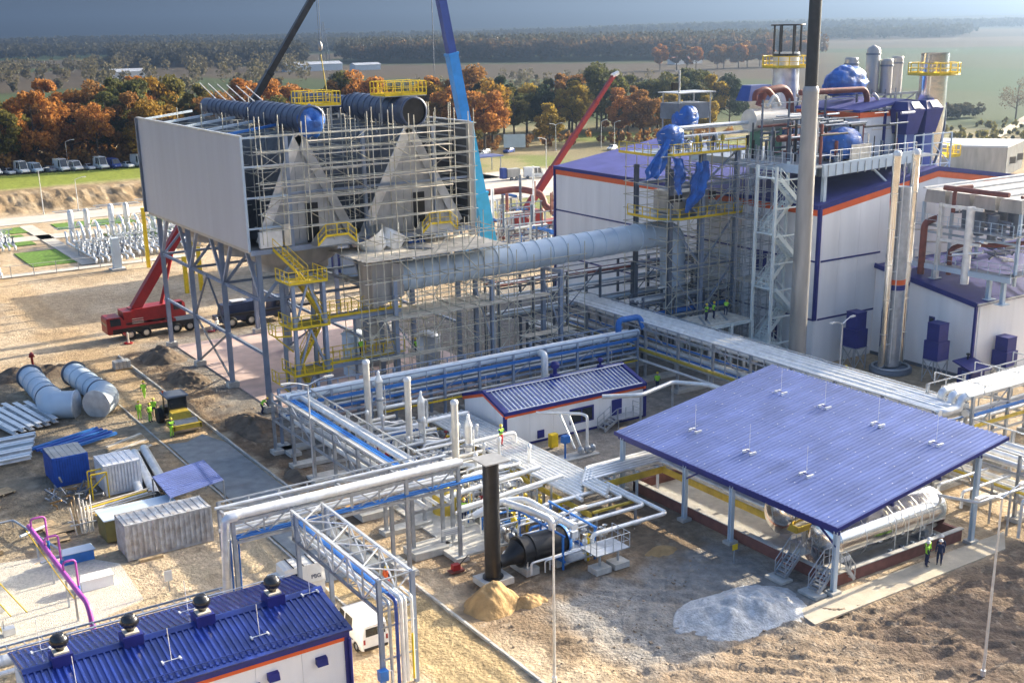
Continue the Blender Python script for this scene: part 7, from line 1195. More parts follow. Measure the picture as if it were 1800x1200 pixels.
R3_ = thing('mobile_crane', 'slim red crane boom leaning up behind the turbine hall', 'mobile crane', (120, 172, 0))
boom(R3_, (112.4, 170, 4.0), (131, 170, 25.4), ((0, .3, .95, RED), (.28, .55, .8, RED), (.53, .8, .68, RED), (.78, 1, .55, RED))); part('boom_head', MB().tube([(130.6, 170, 25.3), (131.9, 170, 25.8)], .4, 12), CARW, R3_); part('chassis', MB().b2((108, 168.6, .8), (120, 171.4, 1.7)), RED, R3_); part('slew_body', MB().b2((110, 168.8, 1.7), (115, 171.2, 3.8)), RED, R3_); [wheel(R3_, x, 168.7, .6, .4, -1) for x in (109.5, 111.5, 116.5, 118.5)]
# dark blue crane carrier seen between the legs
t = thing('crane_carrier', 'dark blue heavy truck standing behind the condenser legs', 'truck', (49.6, 136.6, 0)); part('chassis', MB().b2((45.6, 135.6, .8), (55.4, 138.0, 1.35)), DNAVY, t); part('bonnet', MB().hexa([(46.2, 135.7, 1.36), (52, 135.7, 1.36), (52, 137.9, 1.36), (46.2, 137.9, 1.36), (46.4, 135.9, 2.7), (50.6, 135.9, 2.9), (50.6, 137.7, 2.9), (46.4, 137.7, 2.7)]), DNAVY, t); part('roof_panel', MB().b2((47.6, 136.2, 2.95), (49.4, 137.4, 3.05)), CLADW, t); part('cab', MB().hexa([(52.4, 135.7, 1.36), (55.2, 135.7, 1.36), (55.2, 137.9, 1.36), (52.4, 137.9, 1.36), (52.6, 135.8, 2.9), (54.6, 135.8, 2.9), (54.6, 137.8, 2.9), (52.6, 137.8, 2.9)]), DNAVY, t); part('cab_window', MB().b2((52.9, 135.66, 1.95), (54.3, 135.74, 2.6)), GLASS, t); [wheel(t, x, 136.8+s_*1.1, .68, .42, s_, CREAM) for x in (47.2, 49.6, 53.8) for s_ in (-1, 1)]; bar('outrigger', (45.4, 135.4, 1.6), (57, 134.8, 1.8), .3, BLACK, t)
# road roller
t = thing('road_roller', 'yellow and black road roller working between the kerbs', 'road roller', (30.0, 102.4, 0))
part('drum', MB().tube([(28.9, 101.1, .62), (31.1, 101.1, .62)], .62, 26), GREYST, t); part('drum_frame', MB().b2((28.75, 100.2, .55), (31.25, 100.5, .95)).b2((28.7, 100.2, .5), (28.88, 102.2, .95)).b2((31.12, 100.2, .5), (31.3, 102.2, .95)), YELD, t); part('engine_hood', MB().hexa([(29.1, 101.5, .9), (30.9, 101.5, .9), (30.9, 102.8, .9), (29.1, 102.8, .9), (29.2, 101.6, 1.6), (30.8, 101.6, 1.6), (30.8, 102.8, 1.7), (29.2, 102.8, 1.7)]), YELD, t); part('rear_body', MB().hexa([(29.0, 104.0, .6), (31, 104.0, .6), (31, 106, .6), (29, 106, .6), (29.2, 104, 1.7), (30.8, 104, 1.7), (30.7, 105.8, 1.4), (29.3, 105.8, 1.4)]), BLACK, t)
[bar('cab_post', (x, y, 1.3), (x, y, 2.9), .1, BLACK, t) for x in (29.2, 30.8) for y in (102.7, 104.2)]; part('cab_floor', MB().b2((29.1, 102.6, 1.0), (30.9, 104.3, 1.2)), BLACK, t); part('cab_roof', MB().b2((29.0, 102.4, 2.9), (31.0, 104.5, 3.02)), STEELD, t); part('cab_glass', MB().b2((29.25, 102.66, 1.75), (30.75, 102.72, 2.85)), GLASS, t); part('seat', MB().b2((29.7, 103.4, 1.2), (30.3, 103.9, 1.8)), RUBBER, t); [wheel(t, x, 105.1, .7, .5, 1) for x in ()]; [part('rear_tyre', MB().tube([(x-.25, 105.1, .7), (x+.25, 105.1, .7)], .7, 20), RUBBER, t) for x in (29.0, 31.0)]; part('beacon', MB().lathe([(.08, 3.02), (.08, 3.2), (.02, 3.24)], (29.2, 104.2, 0), 8), ORANGE, t)
# dust raised by the cutting saw
dm = bpy.data.materials.new('dust'); dm.use_nodes = True; dt = dm.node_tree; dt.nodes.remove(dt.nodes['Principled BSDF']); pv = dt.nodes.new('ShaderNodeVolumePrincipled'); pv.inputs['Color'].default_value = (.9, .87, .82, 1)
tcd = dt.nodes.new('ShaderNodeTexCoord'); nd = dt.nodes.new('ShaderNodeTexNoise'); nd.inputs['Scale'].default_value = 2.2; nd.inputs['Detail'].default_value = 4; dt.links.new(tcd.outputs['Object'], nd.inputs[0]); ln = dt.nodes.new('ShaderNodeVectorMath'); ln.operation = 'LENGTH'; dt.links.new(tcd.outputs['Object'], ln.inputs[0])
m1 = dt.nodes.new('ShaderNodeMapRange'); m1.inputs[1].default_value = .95; m1.inputs[2].default_value = .2; m1.inputs[3].default_value = 0; m1.inputs[4].default_value = 1; dt.links.new(ln.outputs['Value'], m1.inputs[0]); m2 = dt.nodes.new('ShaderNodeMapRange'); m2.inputs[1].default_value = .42; m2.inputs[2].default_value = .7; m2.inputs[4].default_value = .55; dt.links.new(nd.outputs[0], m2.inputs[0]); mm = dt.nodes.new('ShaderNodeMath'); mm.operation = 'MULTIPLY'; dt.links.new(m1.outputs[0], mm.inputs[0]); dt.links.new(m2.outputs[0], mm.inputs[1]); dt.links.new(mm.outputs[0], pv.inputs['Density']); dt.links.new(pv.outputs[0], dt.nodes['Material Output'].inputs['Volume'])
o = link('dust_cloud', MB().lathe([(.01, -1), (.5, -.87), (.87, -.5), (1, 0), (.87, .5), (.5, .87), (.01, 1)], n=16).mesh('dust_cloud', dm), None, Matrix.Translation((34.6, 102.4, 1.1)) @ Matrix.Diagonal((3.6, 2.2, 1.3, 1))); tag(o, 'thin pale dust drifting from the worker with the saw', 'dust', kind='stuff')
# ================================================================ PEOPLE
def body_mesh(pose, mats):
    """one continuous body: skeleton skinned and subdivided, faces coloured by the bone they belong to"""
    J = dict(pel=(0, 0, .96), che=(0, 0, 1.28), nec=(0, 0, 1.5), hea=(0, -.02, 1.6), top=(0, -.02, 1.74), shL=(.19, 0, 1.42), elL=(.26, .03, 1.15), wrL=(.25, -.08, .92), shR=(-.19, 0, 1.42), elR=(-.26, .03, 1.15), wrR=(-.25, -.08, .92), hiL=(.1, 0, .9), knL=(.12, -.03, .5), anL=(.12, .03, .09), toL=(.13, -.16, .05), hiR=(-.1, 0, .9), knR=(-.12, -.03, .5), anR=(-.12, .03, .09), toR=(-.13, -.16, .05))
    J.update(pose); Rd = dict(pel=.15, che=.165, nec=.065, hea=.09, top=.075, shL=.085, elL=.055, wrL=.04, shR=.085, elR=.055, wrR=.04, hiL=.11, knL=.075, anL=.055, toL=.045, hiR=.11, knR=.075, anR=.055, toR=.045)
    E_ = [('pel', 'che', 1), ('che', 'nec', 1), ('nec', 'hea', 2), ('hea', 'top', 2), ('che', 'shL', 1), ('shL', 'elL', 1), ('elL', 'wrL', 1), ('che', 'shR', 1), ('shR', 'elR', 1), ('elR', 'wrR', 1), ('pel', 'hiL', 0), ('hiL', 'knL', 0), ('knL', 'anL', 0), ('anL', 'toL', 3), ('pel', 'hiR', 0), ('hiR', 'knR', 0), ('knR', 'anR', 0), ('anR', 'toR', 3)]
    names = list(J); 
    for s in 'LR':
        w_, e_ = Vector(J['wr'+s]), Vector(J['el'+s]); d = (w_-e_).normalized(); sd = d.orthogonal().normalized()
        J['pa'+s] = tuple(w_+d*.06); Rd['pa'+s] = .038; E_.append(('wr'+s, 'pa'+s, 2))
        for k, (o_, l_) in enumerate(((-.03, .07), (-.01, .085), (.01, .08), (.03, .065), (.05, .03))):
            n_ = 'f%d%s' % (k, s); J[n_] = tuple(w_+d*(.07+l_)+sd*o_); Rd[n_] = .010; E_.append(('pa'+s, n_, 2))
    names = list(J); me_ = bpy.data.meshes.new('body'); me_.from_pydata([J[n] for n in names], [(names.index(a), names.index(b)) for a, b, c in E_], [])
    o = bpy.data.objects.new('tmp', me_); COL.objects.link(o); sk = o.modifiers.new('s', 'SKIN'); sk.use_smooth_shade = True
    for i, n in enumerate(names): v = me_.skin_vertices[0].data[i]; v.radius = (Rd[n], Rd[n]*(.72 if n in ('pel', 'che') else 1)); v.use_root = n == 'pel'
    sb = o.modifiers.new('d', 'SUBSURF'); sb.levels = 1; sb.render_levels = 1
    dg = bpy.context.evaluated_depsgraph_get(); out = bpy.data.meshes.new_from_object(o.evaluated_get(dg)); bpy.data.objects.remove(o)
    out.materials.clear(); [out.materials.append(m) for m in mats]
    seg = [(Vector(J[a]), Vector(J[b]), c) for a, b, c in E_]
    for p in out.polygons:
        c = p.center; best = min(seg, key=lambda s: ((s[0]+(s[1]-s[0])*max(0, min(1, (c-s[0]).dot(s[1]-s[0])/max(1e-6, (s[1]-s[0]).length_squared)))-c).length)); p.material_index = best[2]
    return out, J
POSES = {'stand': {}, 'walk': dict(knL=(.11, -.2, .52), anL=(.12, -.22, .1), toL=(.13, -.4, .08), knR=(-.11, .05, .5), anR=(-.12, .3, .16), toR=(-.12, .18, .05), wrR=(-.27, -.25, 1.0), wrL=(.25, .15, .95)),
 'work': dict(elL=(.3, -.15, 1.2), wrL=(.12, -.42, 1.2), elR=(-.3, -.15, 1.2), wrR=(-.1, -.42, 1.25)),
 'reach': dict(elL=(.32, -.12, 1.5), wrL=(.2, -.3, 1.75), elR=(-.32, -.12, 1.5), wrR=(-.16, -.3, 1.72)),
 'bend': dict(che=(0, -.22, 1.2), nec=(0, -.4, 1.32), hea=(0, -.48, 1.36), top=(0, -.6, 1.42), shL=(.19, -.34, 1.26), elL=(.26, -.48, .98), wrL=(.16, -.62, .75), shR=(-.19, -.34, 1.26), elR=(-.26, -.48, .98), wrR=(-.14, -.6, .72), knL=(.14, -.1, .5), knR=(-.14, -.12, .5))}
_PB = {}
def person(lab, loc, rz, pose='stand', legs=NAVY, top=HIVIS, helmet=HELMY, hv=True):
    k = (pose, legs.name, top.name)
    if k not in _PB:
        body, J = body_mesh(POSES[pose], [legs, top if not hv else NAVY, SKIN, BLACK]); base = Vector(J['pel']); vest = None
        if hv:                                           # vest: torso faces pushed out, with thickness from the body below
            b = MB(); ch = Vector(J['che']); nk = Vector(J['nec']); pl = Vector(J['pel'])
            for p in body.polygons:
                c = p.center; t_ = max(0, min(1, (c-pl).dot(nk-pl)/(nk-pl).length_squared)); q = pl+(nk-pl)*t_
                if .02 < t_ < .92 and (c-q).length < .27 and p.material_index in (0, 1): b.add([body.vertices[i].co+body.vertices[i].normal*.018 for i in p.vertices], [tuple(range(len(p.vertices)))], True)
            vest = b.mesh('safety_vest', top)
        _PB[k] = (body, J, vest)
    body, J, vest = _PB[k]; t = thing('person', lab, 'person', (0, 0, 0), 'people at work on the site'); o = link('body', body, t)
    if vest: link('safety_vest', vest, t)
    if hv and legs is HIVIS: pass
    h, tp = Vector(J['hea']), Vector(J['top']); M = aim(h, tp) @ Matrix.Translation((0, 0, (tp-h).length-.05))
    part('helmet', MB().lathe([(.15, 0), (.15, .02), (.122, .03), (.118, .08), (.085, .135), (.01, .155)], n=14, M=M), helmet, t)
    s = 1.0; return place(t, loc, rz, s=s)
for a in ((' worker in green hi-vis with white stripes walking between the kerbs', (30.0, 113.4), 2.5, 'walk', HIVIS), ('hi-vis worker at the left of the group behind the roller', (27.7, 107.1), 0, 'stand', HIVIS), ('hi-vis worker in the middle of the group behind the roller', (28.3, 105.8), .5, 'stand', HIVIS), ('darker worker at the right of the group behind the roller', (29.1, 107.2), 2.6, 'stand', NAVY), ('hi-vis worker standing directly before the roller', (28.6, 100.4), .3, 'work', HIVIS), ('worker bent over a saw in the dust beside the condenser leg', (37.6, 102.0), 1.4, 'bend', NAVY)):
    person(a[0].strip(), (*a[1], gz(*a[1])), a[2], a[3], a[4])
person('worker in blue overalls and green vest reaching up beside the black stack', (40.0, 69.2, .12), 2.6, 'reach'); person('worker crouched over a valve right of the black stack', (42.6, 67.4, .02), 1.2, 'bend', NAVY, HIVIS); person('worker with red trousers standing on the pipe bundle', (47.8, 76.4, 2.16), .3, 'work', REDC); person('hi-vis worker bending among the white columns', (46.0, 81.0, .9-.88), .8, 'bend'); person('worker walking under the main rack beyond the control house', (72.0, 86.2, 0), 2.2, 'walk'); person('worker half hidden behind the big pale pipe', (64.4, 90.8, 0), .2, 'stand')
person('visitor in yellow-green vest and white helmet talking by the basin, leftmost of the three', (61.0, 45.5, .06), .9, 'stand', NAVY, HIVIS, HELMW); person('visitor with a hi-vis vest behind the other two by the basin', (61.5, 45.85, .06), 0, 'stand', NAVY, HIVIS, HELMW); person('visitor in dark clothes and white helmet by the basin, rightmost of the three', (61.9, 45.2, .06), -1.0, 'stand', NAVY, NAVY, HELMW, False); person('visitor in dark jacket turned away beside the three by the basin', (62.5, 45.6, .06), 2.2, 'stand', NAVY, NAVY, HELMW, False); person('worker leaning over a pump beside the end of the front tank', (67.6, 49.6, 0), 1.8, 'bend')
person('hi-vis worker at the wall behind the main rack, left of the pair', (86.9, 77.9, 0), .4, 'stand'); person('hi-vis worker at the wall behind the main rack, right of the pair', (88.4, 77.2, 0), -.4, 'stand'); person('worker on the pale frame deck, left of the three', (80.8, 89.2, 5.02), .3, 'work'); person('worker on the pale frame deck, middle of the three', (82.0, 89.4, 5.02), 1.2, 'stand'); person('worker on the pale frame deck bending at the right', (84.0, 89.8, 5.02), 2.2, 'bend'); person('worker on the lower yellow walkway', (46.2, 98.0, 5.0), .4, 'stand'); person('worker on the scaffold boards below the long duct', (52.0, 98.2, 8.75-4.7), 1.0, 'stand'); person('worker in red trousers standing under the lattice bridge', (30.4, 62.6, 0), 1.8, 'stand', REDC, ORANGE); person('man in white shirt and dark trousers behind the condenser legs', (45.0, 134.6, 0), .3, 'walk', NAVY, CARW, HELMW, False)
# ================================================================ TREES, FOREST, FAR BUILDINGS, HAZE
def leafmat(name, col, col2):
    m = bpy.data.materials.new(name); m.use_nodes = True; t = m.node_tree; N = t.nodes; L = t.links; b = N['Principled BSDF']; b.inputs['Roughness'].default_value = .75; b.inputs['Specular IOR Level'].default_value = .2
    g_ = N.new('ShaderNodeNewGeometry'); oi = N.new('ShaderNodeObjectInfo'); nz = N.new('ShaderNodeTexNoise'); nz.inputs['Scale'].default_value = .35; nz.inputs['Detail'].default_value = 3; L.new(g_.outputs['Position'], nz.inputs[0])
    ad = N.new('ShaderNodeMath'); ad.operation = 'ADD'; L.new(g_.outputs['Random Per Island'], ad.inputs[0]); L.new(nz.outputs[0], ad.inputs[1]); cr = N.new('ShaderNodeValToRGB'); cr.color_ramp.elements[0].position = .55; cr.color_ramp.elements[1].position = 1.35 if False else 1.0
    hf = N.new('ShaderNodeMath'); hf.operation = 'MULTIPLY'; hf.inputs[1].default_value = .66; L.new(ad.outputs[0], hf.inputs[0]); cr.color_ramp.elements[0].position = .3; cr.color_ramp.elements[1].position = .75
    cr.color_ramp.elements[0].color = (*col2, 1); cr.color_ramp.elements[1].color = (*col, 1); L.new(hf.outputs[0], cr.inputs[0]); L.new(cr.outputs[0], b.inputs['Base Color'])
    tr = N.new('ShaderNodeBsdfTranslucent'); mx = N.new('ShaderNodeMixShader'); mx.inputs[0].default_value = .45; L.new(cr.outputs[0], tr.inputs[0]); L.new(b.outputs[0], mx.inputs[1]); L.new(tr.outputs[0], mx.inputs[2]); L.new(mx.outputs[0], N['Material Output'].inputs[0]); return m
BARK = mat('bark', (.09, .07, .055), .95, 0, .3, 3, .6, 6)
LV = {'rust': leafmat('rust_leaves', (.48, .22, .055), (.21, .095, .03)), 'brown': leafmat('brown_leaves', (.32, .17, .05), (.13, .07, .028)), 'ochre': leafmat('ochre_leaves', (.38, .23, .035), (.14, .09, .02)), 'green': leafmat('dark_green_leaves', (.12, .125, .04), (.05, .06, .025)), 'olive': leafmat('olive_leaves', (.18, .16, .04), (.065, .065, .02)), 'yellow': leafmat('yellow_leaves', (.42, .30, .05), (.17, .13, .03)), 'pine': leafmat('pine_needles', (.04, .06, .03), (.018, .028, .016)), 'bare': leafmat('thin_grey_twigs', (.20, .15, .10), (.10, .08, .06))}
def tree_meshes(seed, H, R_, n=2600, dens=1.0, size=.42, trunk=.28):
    g_ = np.random.default_rng(seed); lim = []; b = MB(); b.tube([(0, 0, -.3), (.1, .05, H*trunk), (.0, -.1, H*.6), (.1, 0, H*.88)], [H*.022, H*.017, H*.01, .03], 8)
    for k in range(11):
        a = 2.4*k+g_.uniform(-.4, .4); z0 = H*g_.uniform(trunk*.85, .75); l_ = R_*g_.uniform(.55, .95)*(1.1-.5*z0/H); p1 = np.array((math.cos(a)*l_, math.sin(a)*l_, z0+l_*g_.uniform(.35, .9))); b.tube([(0, 0, z0), tuple(p1*np.array((.5, .5, 0))+np.array((0, 0, z0*.6+p1[2]*.4))), tuple(p1)], [H*.009, H*.006, .02], 5); lim.append(p1)
    C_ = []
    for k in range(26):
        if k < 11: c = lim[k]
        else:
            u = g_.normal(size=3); u /= np.linalg.norm(u); c = np.array((0, 0, H*(trunk+1)/2+H*.03))+u*np.array((R_*.72, R_*.72, H*(1-trunk)*.38))
        C_.append((c, R_*g_.uniform(.24, .42)))
    per = int(n/len(C_)); V = []
    for c, r in C_:
        u = g_.normal(size=(per, 3)); u /= np.linalg.norm(u, axis=1)[:, None]; rr = r*(g_.uniform(.25, 1, per)**.45); P = c+u*rr[:, None]*np.array((1, 1, .8))
        t1 = g_.normal(size=(per, 3)); t1 /= np.linalg.norm(t1, axis=1)[:, None]; t2 = np.cross(t1, g_.normal(size=(per, 3))); t2 /= np.linalg.norm(t2, axis=1)[:, None]; s_ = size*g_.uniform(.5, 1.25, per)[:, None]
        V.append(np.stack([P-t1*s_*.5-t2*s_*.35, P+t1*s_*.5-t2*s_*.3, P+t1*s_*.45+t2*s_*.4, P-t1*s_*.4+t2*s_*.35], 1))
    V = np.concatenate(V); m = len(V); me_ = bpy.data.meshes.new('crown'); me_.from_pydata(V.reshape(-1, 3).tolist(), [], np.arange(m*4).reshape(m, 4).tolist()); return b, me_
PROTO = []
for k, (H, R_, n, sz, tk) in enumerate(((17, 6.4, 6200, .62, .22), (19, 6.6, 6400, .64, .28), (15, 5.0, 5200, .58, .14), (18, 5.2, 6000, .6, .2), (20, 7.2, 6800, .66, .34), (18, 4.4, 5200, .56, .16), (16, 7.0, 6000, .62, .2))): PROTO.append((H,)+tree_meshes(100+k, H, R_, n, 1, sz, tk))
BAREP = (14,)+tree_meshes(140, 14, 6.0, 1500, 1, .35, .22)
_TM = {}
def tree(lab, x, y, H, kind, pv, rz, group):
    P = BAREP if pv < 0 else PROTO[pv]; s = H/P[0]; key = (pv, kind)
    if key not in _TM:
        tm = P[1].mesh('trunk', BARK) if (pv, 't') not in _TM else _TM[(pv, 't')]; _TM[(pv, 't')] = tm; c = P[2].copy(); c.materials.clear(); c.materials.append(LV[kind]); _TM[key] = c
    t = thing('tree', lab, 'tree', (0, 0, 0), group); link('trunk', _TM[(pv, 't')], t); link('crown', _TM[key], t); place(t, (x, y, gz(x, y)), rz, s=s); t.matrix_basis = t.matrix_basis @ Matrix.Diagonal((rd.uniform(.82, 1.2), rd.uniform(.82, 1.2), rd.uniform(.88, 1.1), 1)); return t
kinds = ('ochre', 'green', 'rust', 'ochre', 'rust', 'olive', 'brown', 'rust', 'rust', 'brown', 'olive', 'rust')
rd = random.Random(31); ORD = ('1st', '2nd', '3rd')
def ordn(k): return '%d%s' % (k+1, 'th' if 10 <= k % 100 <= 12 else {0: 'st', 1: 'nd', 2: 'rd'}.get(k % 10, 'th'))
for k in range(30):
    x = 49+k*4.4+rd.uniform(-1.2, 1.2); y = 306-(x-50)*.10+rd.uniform(-3, 9); kd = kinds[(k*5+k//3) % len(kinds)]
    tree('%s oak in the front row behind the lawn, %s from the left' % ({'ochre': 'yellow-brown', 'green': 'dark green', 'rust': 'rust-red', 'olive': 'olive', 'brown': 'brown'}[kd], ordn(k)), x, y, rd.uniform(14, 18.5), kd, (k*3) % 7, rd.uniform(0, 6), 'front row of autumn trees')
for k in range(26):
    x = 62+k*5.2+rd.uniform(-1.5, 1.5); y = 328-(x-60)*.05+rd.uniform(-4, 8); kd = kinds[(k*7+2) % len(kinds)]
    tree('%s tree rising behind the front row, %s from the left' % ({'ochre': 'yellow-brown', 'green': 'dark green', 'rust': 'rust-red', 'olive': 'olive', 'brown': 'brown'}[kd], ordn(k)), x, y, rd.uniform(16, 22), kd, (k*4+2) % 7, rd.uniform(0, 6), 'second row of autumn trees')
for lab, x, y, H, kd, pv in (('big rust-orange tree right of the blue boom', 175, 285, 19, 'rust', 1), ('smaller rust tree close beside the condenser corner', 160, 296, 15, 'rust', 3), ('orange tree just left of the big rust-orange one', 168, 292, 16.5, 'rust', 0), ('yellow round tree on the meadow behind the lamps', 201, 291, 12.5, 'yellow', 2), ('orange-brown tree behind the slim red boom', 224, 288, 16, 'rust', 3), ('brown tree right of the slim red boom', 231, 285, 15, 'brown', 0), ('yellow poplar beside the brown tree', 240, 284, 13, 'yellow', 2), ('yellow-green tree behind the riser tower', 250, 278, 12, 'yellow', 3), ('ochre slender tree behind the big rust-orange one', 187, 300, 17, 'ochre', 4), ('lone bare tree on the slope at the right edge', 369, 256, 15, 'bare', -1), ('second lone tree at the right edge', 380, 251, 12, 'bare', -1)): tree(lab, x, y, H, kd, pv, rd.uniform(0, 6), 'single meadow trees')
for k in range(34):
    x = 178+(k % 17)*6.6+rd.uniform(-2, 2); y = 322+(k//17)*16-(k % 17)*1.0+rd.uniform(-5, 5); kd = ('pine', 'green', 'brown', 'pine', 'olive', 'green', 'pine', 'yellow')[k % 8]
    tree('%s tree in the copse beyond the meadow, %s row, %s' % ({'pine': 'black-green pine', 'green': 'dark green', 'brown': 'brown', 'olive': 'olive', 'yellow': 'yellowing'}[kd], 'front' if k < 17 else 'back', ordn(k % 17)), x, y, rd.uniform(13, 20), kd, (k*3) % 7, rd.uniform(0, 6), 'dark copse beyond the meadow')
for k in range(13): x = 560+k*9.5+rd.uniform(-2, 2); y = 672-k*2.5+rd.uniform(-4, 4); tree('round brown tree in the far field row, %s from the left' % ordn(k), x, y, rd.uniform(15, 19), 'brown' if k % 3 else 'rust', (k*5) % 7, rd.uniform(0, 6), 'tree row on the far field')
# far woods read as masses: one object each, thousands of small leaf clumps
def wood(name, lab, pts, m, hr, per=16, size=3.4, seed=1):
    g_ = np.random.default_rng(seed); P = np.array(pts); n = len(P); z = terrain(P[:, 0], P[:, 1]); H = g_.uniform(*hr, n); V = []
    u = g_.normal(size=(n, per, 3)); u /= np.linalg.norm(u, axis=2)[..., None]; rad = g_.uniform(.45, 1, (n, per, 1)); c = np.stack([P[:, 0], P[:, 1], z+H*.58], -1)[:, None]+u*rad*np.stack([H*.36, H*.36, H*.42], -1)[:, None]
    t1 = g_.normal(size=(n, per, 3)); t1 /= np.linalg.norm(t1, axis=2)[..., None]; t2 = np.cross(t1, g_.normal(size=(n, per, 3))); t2 /= np.linalg.norm(t2, axis=2)[..., None]; s_ = size*g_.uniform(.6, 1.3, (n, per, 1))
    Q = np.stack([c-t1*s_*.5-t2*s_*.4, c+t1*s_*.5-t2*s_*.4, c+t1*s_*.4+t2*s_*.5, c-t1*s_*.5+t2*s_*.4], 2).reshape(-1, 3); k = len(Q)//4
    me_ = bpy.data.meshes.new(name); me_.from_pydata(Q.tolist(), [], np.arange(k*4).reshape(k, 4).tolist()); me_.materials.append(m); return tag(link(name, me_), lab, 'wood', kind='stuff')
def scatter(poly, n, seed):
    g_ = np.random.default_rng(seed); P = np.array(poly, float); out = []; lo, hi = P.min(0), P.max(0)
    while len(out) < n:
        q = g_.uniform(lo, hi, (n*2, 2)); ins = np.zeros(len(q), bool); j = len(P)-1
        for i in range(len(P)):
            c = ((P[i, 1] > q[:, 1]) != (P[j, 1] > q[:, 1])) & (q[:, 0] < (P[j, 0]-P[i, 0])*(q[:, 1]-P[i, 1])/(P[j, 1]-P[i, 1]+1e-9)+P[i, 0]); ins ^= c; j = i
        out += q[ins].tolist()
    return out[:n]
WM = leafmat('far_wood_leaves', (.07, .065, .04), (.045, .045, .03)); WM2 = leafmat('far_autumn_leaves', (.15, .095, .045), (.08, .06, .035)); WM3 = leafmat('far_pale_leaves', (.15, .13, .075), (.085, .08, .045))
wood('far_wood', 'long dark wood across the plain behind the blue boom', scatter([(500, 1090), (540, 1010), (700, 830), (790, 760), (900, 860), (760, 1010), (620, 1230)], 1700, 1), WM, (15, 24), 40, 2.3, 1)
wood('far_wood', 'patches of autumn trees along the edge of the long dark wood', scatter([(500, 1070), (545, 1000), (700, 815), (800, 745), (815, 760), (715, 835), (560, 1025)], 300, 2), WM2, (14, 22), 46, 2.2, 2)
wood('far_wood', 'dark wood on the plain above the left row of trees', scatter([(330, 1180), (470, 1080), (560, 1330), (380, 1420)], 900, 3), WM, (13, 23), 36, 2.4, 3)
wood('far_wood', 'scattered hazy trees on the plain at the upper left', scatter([(90, 620), (280, 580), (420, 1000), (330, 1300), (160, 1200)], 150, 4), WM3, (6, 16), 90, 1.4, 4)
wood('far_wood', 'hedges and bushes across the near plain behind the copse', scatter([(190, 370), (330, 345), (470, 520), (420, 640), (300, 600)], 260, 5), WM3, (3, 9), 60, .9, 5)
wood('far_wood', 'bushes along the meadow edge behind the parked cars', scatter([(158, 288), (240, 268), (262, 275), (262, 290), (170, 312)], 120, 6), LV['brown'], (1.6, 3.4), 40, .6, 6)
wood('far_wood', 'dark thicket on the slope left of the lone bare tree', scatter([(330, 290), (352, 268), (372, 268), (345, 300)], 90, 7), WM, (3, 6), 40, 1.0, 7)
wood('far_wood', 'band of forest along the middle distance', scatter([(200, 1750), (900, 1500), (1500, 1150), (1750, 1300), (1100, 1900), (300, 2250)], 3600, 8), WM, (10, 19), 22, 3.6, 8)
wood('far_wood', 'second hazy band of forest towards the hills', scatter([(300, 2600), (1500, 2000), (2300, 1500), (2800, 1800), (1800, 2700), (500, 3300)], 4400, 9), WM, (10, 19), 14, 5.5, 9)
wood('far_wood', 'dark undergrowth beneath the left rows of autumn trees', scatter([(44, 318), (50, 300), (150, 292), (170, 330), (60, 350)], 420, 12), LV['brown'], (2.0, 5.5), 40, .8, 12)
wood('shrub_scrub', 'low scrub on the slope beyond the turbine hall roof', scatter([(250, 215), (330, 190), (372, 235), (300, 262)], 160, 10), LV['olive'], (1.0, 2.8), 30, .7, 10)
# far right plant building and other distant houses
t = thing('far_building', 'long grey and dark hall with an orange stripe at the right edge', 'building', (238, 170, 0))
for p0, p1, m in (((222, 183), (236, 165), GREYST), ((236, 165), (252, 172), DARKIN)): cladwall(t, p0, p1, 0, 6.2, m, 3, 'wall_panel', .2, 0)
d = (Vector((236, 165, 0))-Vector((222, 183, 0))).normalized(); nn = Vector((-d.y, d.x, 0))*-.25
bar('orange_stripe', Vector((222, 183, 3.2))-nn, Vector((236, 165, 3.2))-nn, .2, ORANGE, t, 'b', 1.3); part('roof', MB().hexa([(221.8, 183.2, 6.21), (236, 164.8, 6.21), (252.2, 172, 6.21), (238, 190, 6.21), (221.8, 183.2, 6.6), (236, 164.8, 6.6), (252.2, 172, 6.6), (238, 190, 6.6)]), GREYP, t)
for k in range(2): q = Vector((240+7*k, 166.6+3.1*k, 2.4)); part('window', MB().b2(tuple(q+Vector((-1.4, -.35, 0))), tuple(q+Vector((1.4, .3, 1.5)))), GLASS, t)
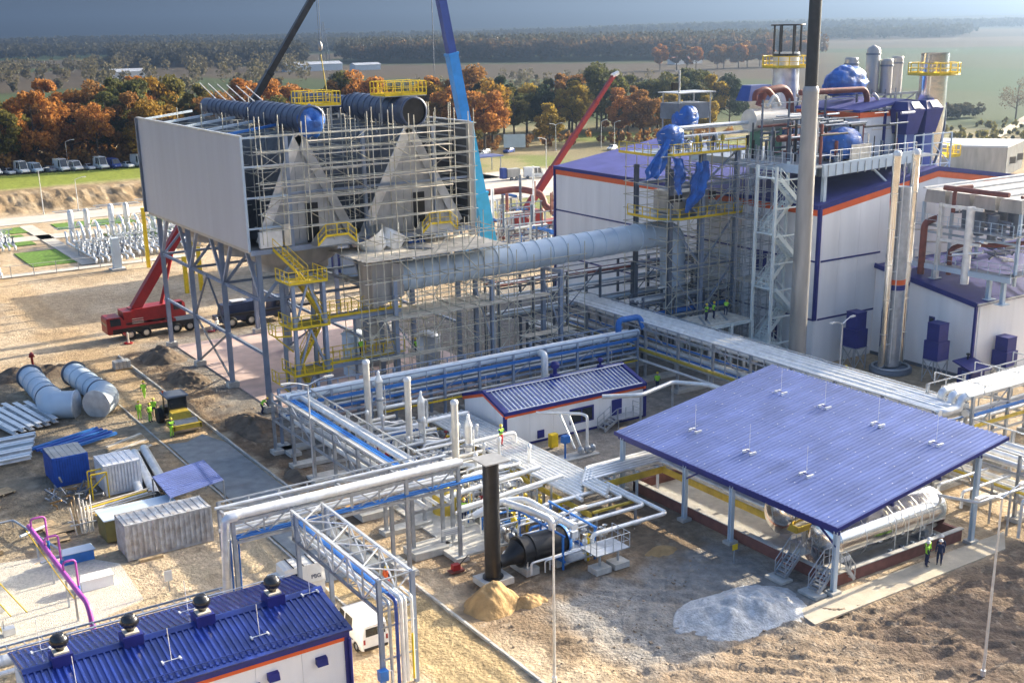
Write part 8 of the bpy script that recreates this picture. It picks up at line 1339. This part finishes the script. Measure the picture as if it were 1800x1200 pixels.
for k, (x, y, L_, Wd, H, m) in enumerate(((398, 905, 46, 14, 5, DUCT), (432, 880, 22, 10, 4, DUCT), (250, 900, 26, 10, 5, CLADW), (120, 820, 22, 9, 5, CLADW), (640, 740, 28, 9, 4, CLADW), (720, 700, 20, 8, 4, CLADW))):
    t = thing('far_house', ('long pale industrial shed under the crane boom on the plain', 'pale blue shed beside the long industrial shed', 'small pale farmhouse above the autumn trees', 'small pale barn at the upper left', 'low white barn before the long dark wood', 'white cottage right of the low white barn')[k], 'house', (x, y, 0)); z = gz(x, y)
    part('wall', MB().b2((x-L_/2, y-Wd/2, z-1), (x+L_/2, y+Wd/2, z+H)), m, t); part('roof', MB().hexa([(x-L_/2-.4, y-Wd/2-.4, z+H), (x+L_/2+.4, y-Wd/2-.4, z+H), (x+L_/2+.4, y+Wd/2+.4, z+H), (x-L_/2-.4, y+Wd/2+.4, z+H), (x-L_/2-.4, y-.2, z+H*1.4), (x+L_/2+.4, y-.2, z+H*1.4), (x+L_/2+.4, y+.2, z+H*1.4), (x-L_/2-.4, y+.2, z+H*1.4)]), GREYP if k < 3 else REDB, t)
t = thing('pylon', 'lattice pylon on the plain beside the black crane boom', 'pylon', (520, 1150, 0)); z = gz(520, 1150)
for sx in (-1, 1):
    for sy in (-1, 1): bar('pylon_leg', (520+sx*4, 1150+sy*4, z), (520+sx*.5, 1150+sy*.5, z+38), .6, GALV, t)
for h in (8, 16, 24, 31): w_ = 4-h*.09; [bar('lattice', (520-w_, 1150+s*w_, z+h-6), (520+w_, 1150+s*w_, z+h), .3, GALV, t) for s in (-1, 1)]
for h in (26, 31): bar('cross_arm', (512, 1150, z+h), (528, 1150, z+h), .5, GALV, t)
# pale track on the right-hand slope
sheet('field_track', [(300, 215), (340, 235), (392, 262), (470, 285), (470, 288), (390, 266), (338, 238), (298, 218)], .12, PATHM, .3)
# ---------------------------------------------------------------- haze
hz_ = bpy.data.materials.new('haze'); hz_.use_nodes = True; ht = hz_.node_tree; ht.nodes.remove(ht.nodes['Principled BSDF']); hv_ = ht.nodes.new('ShaderNodeVolumePrincipled'); hv_.inputs['Color'].default_value = (.44, .64, 1.0, 1); hv_.inputs['Density'].default_value = .00043; hv_.inputs['Anisotropy'].default_value = .92; ht.links.new(hv_.outputs[0], ht.nodes['Material Output'].inputs['Volume'])
hb = MB().b2((-7200, -1200, -40), (9300, 9300, 130)); tag(part('haze', hb, hz_), kind='stuff')
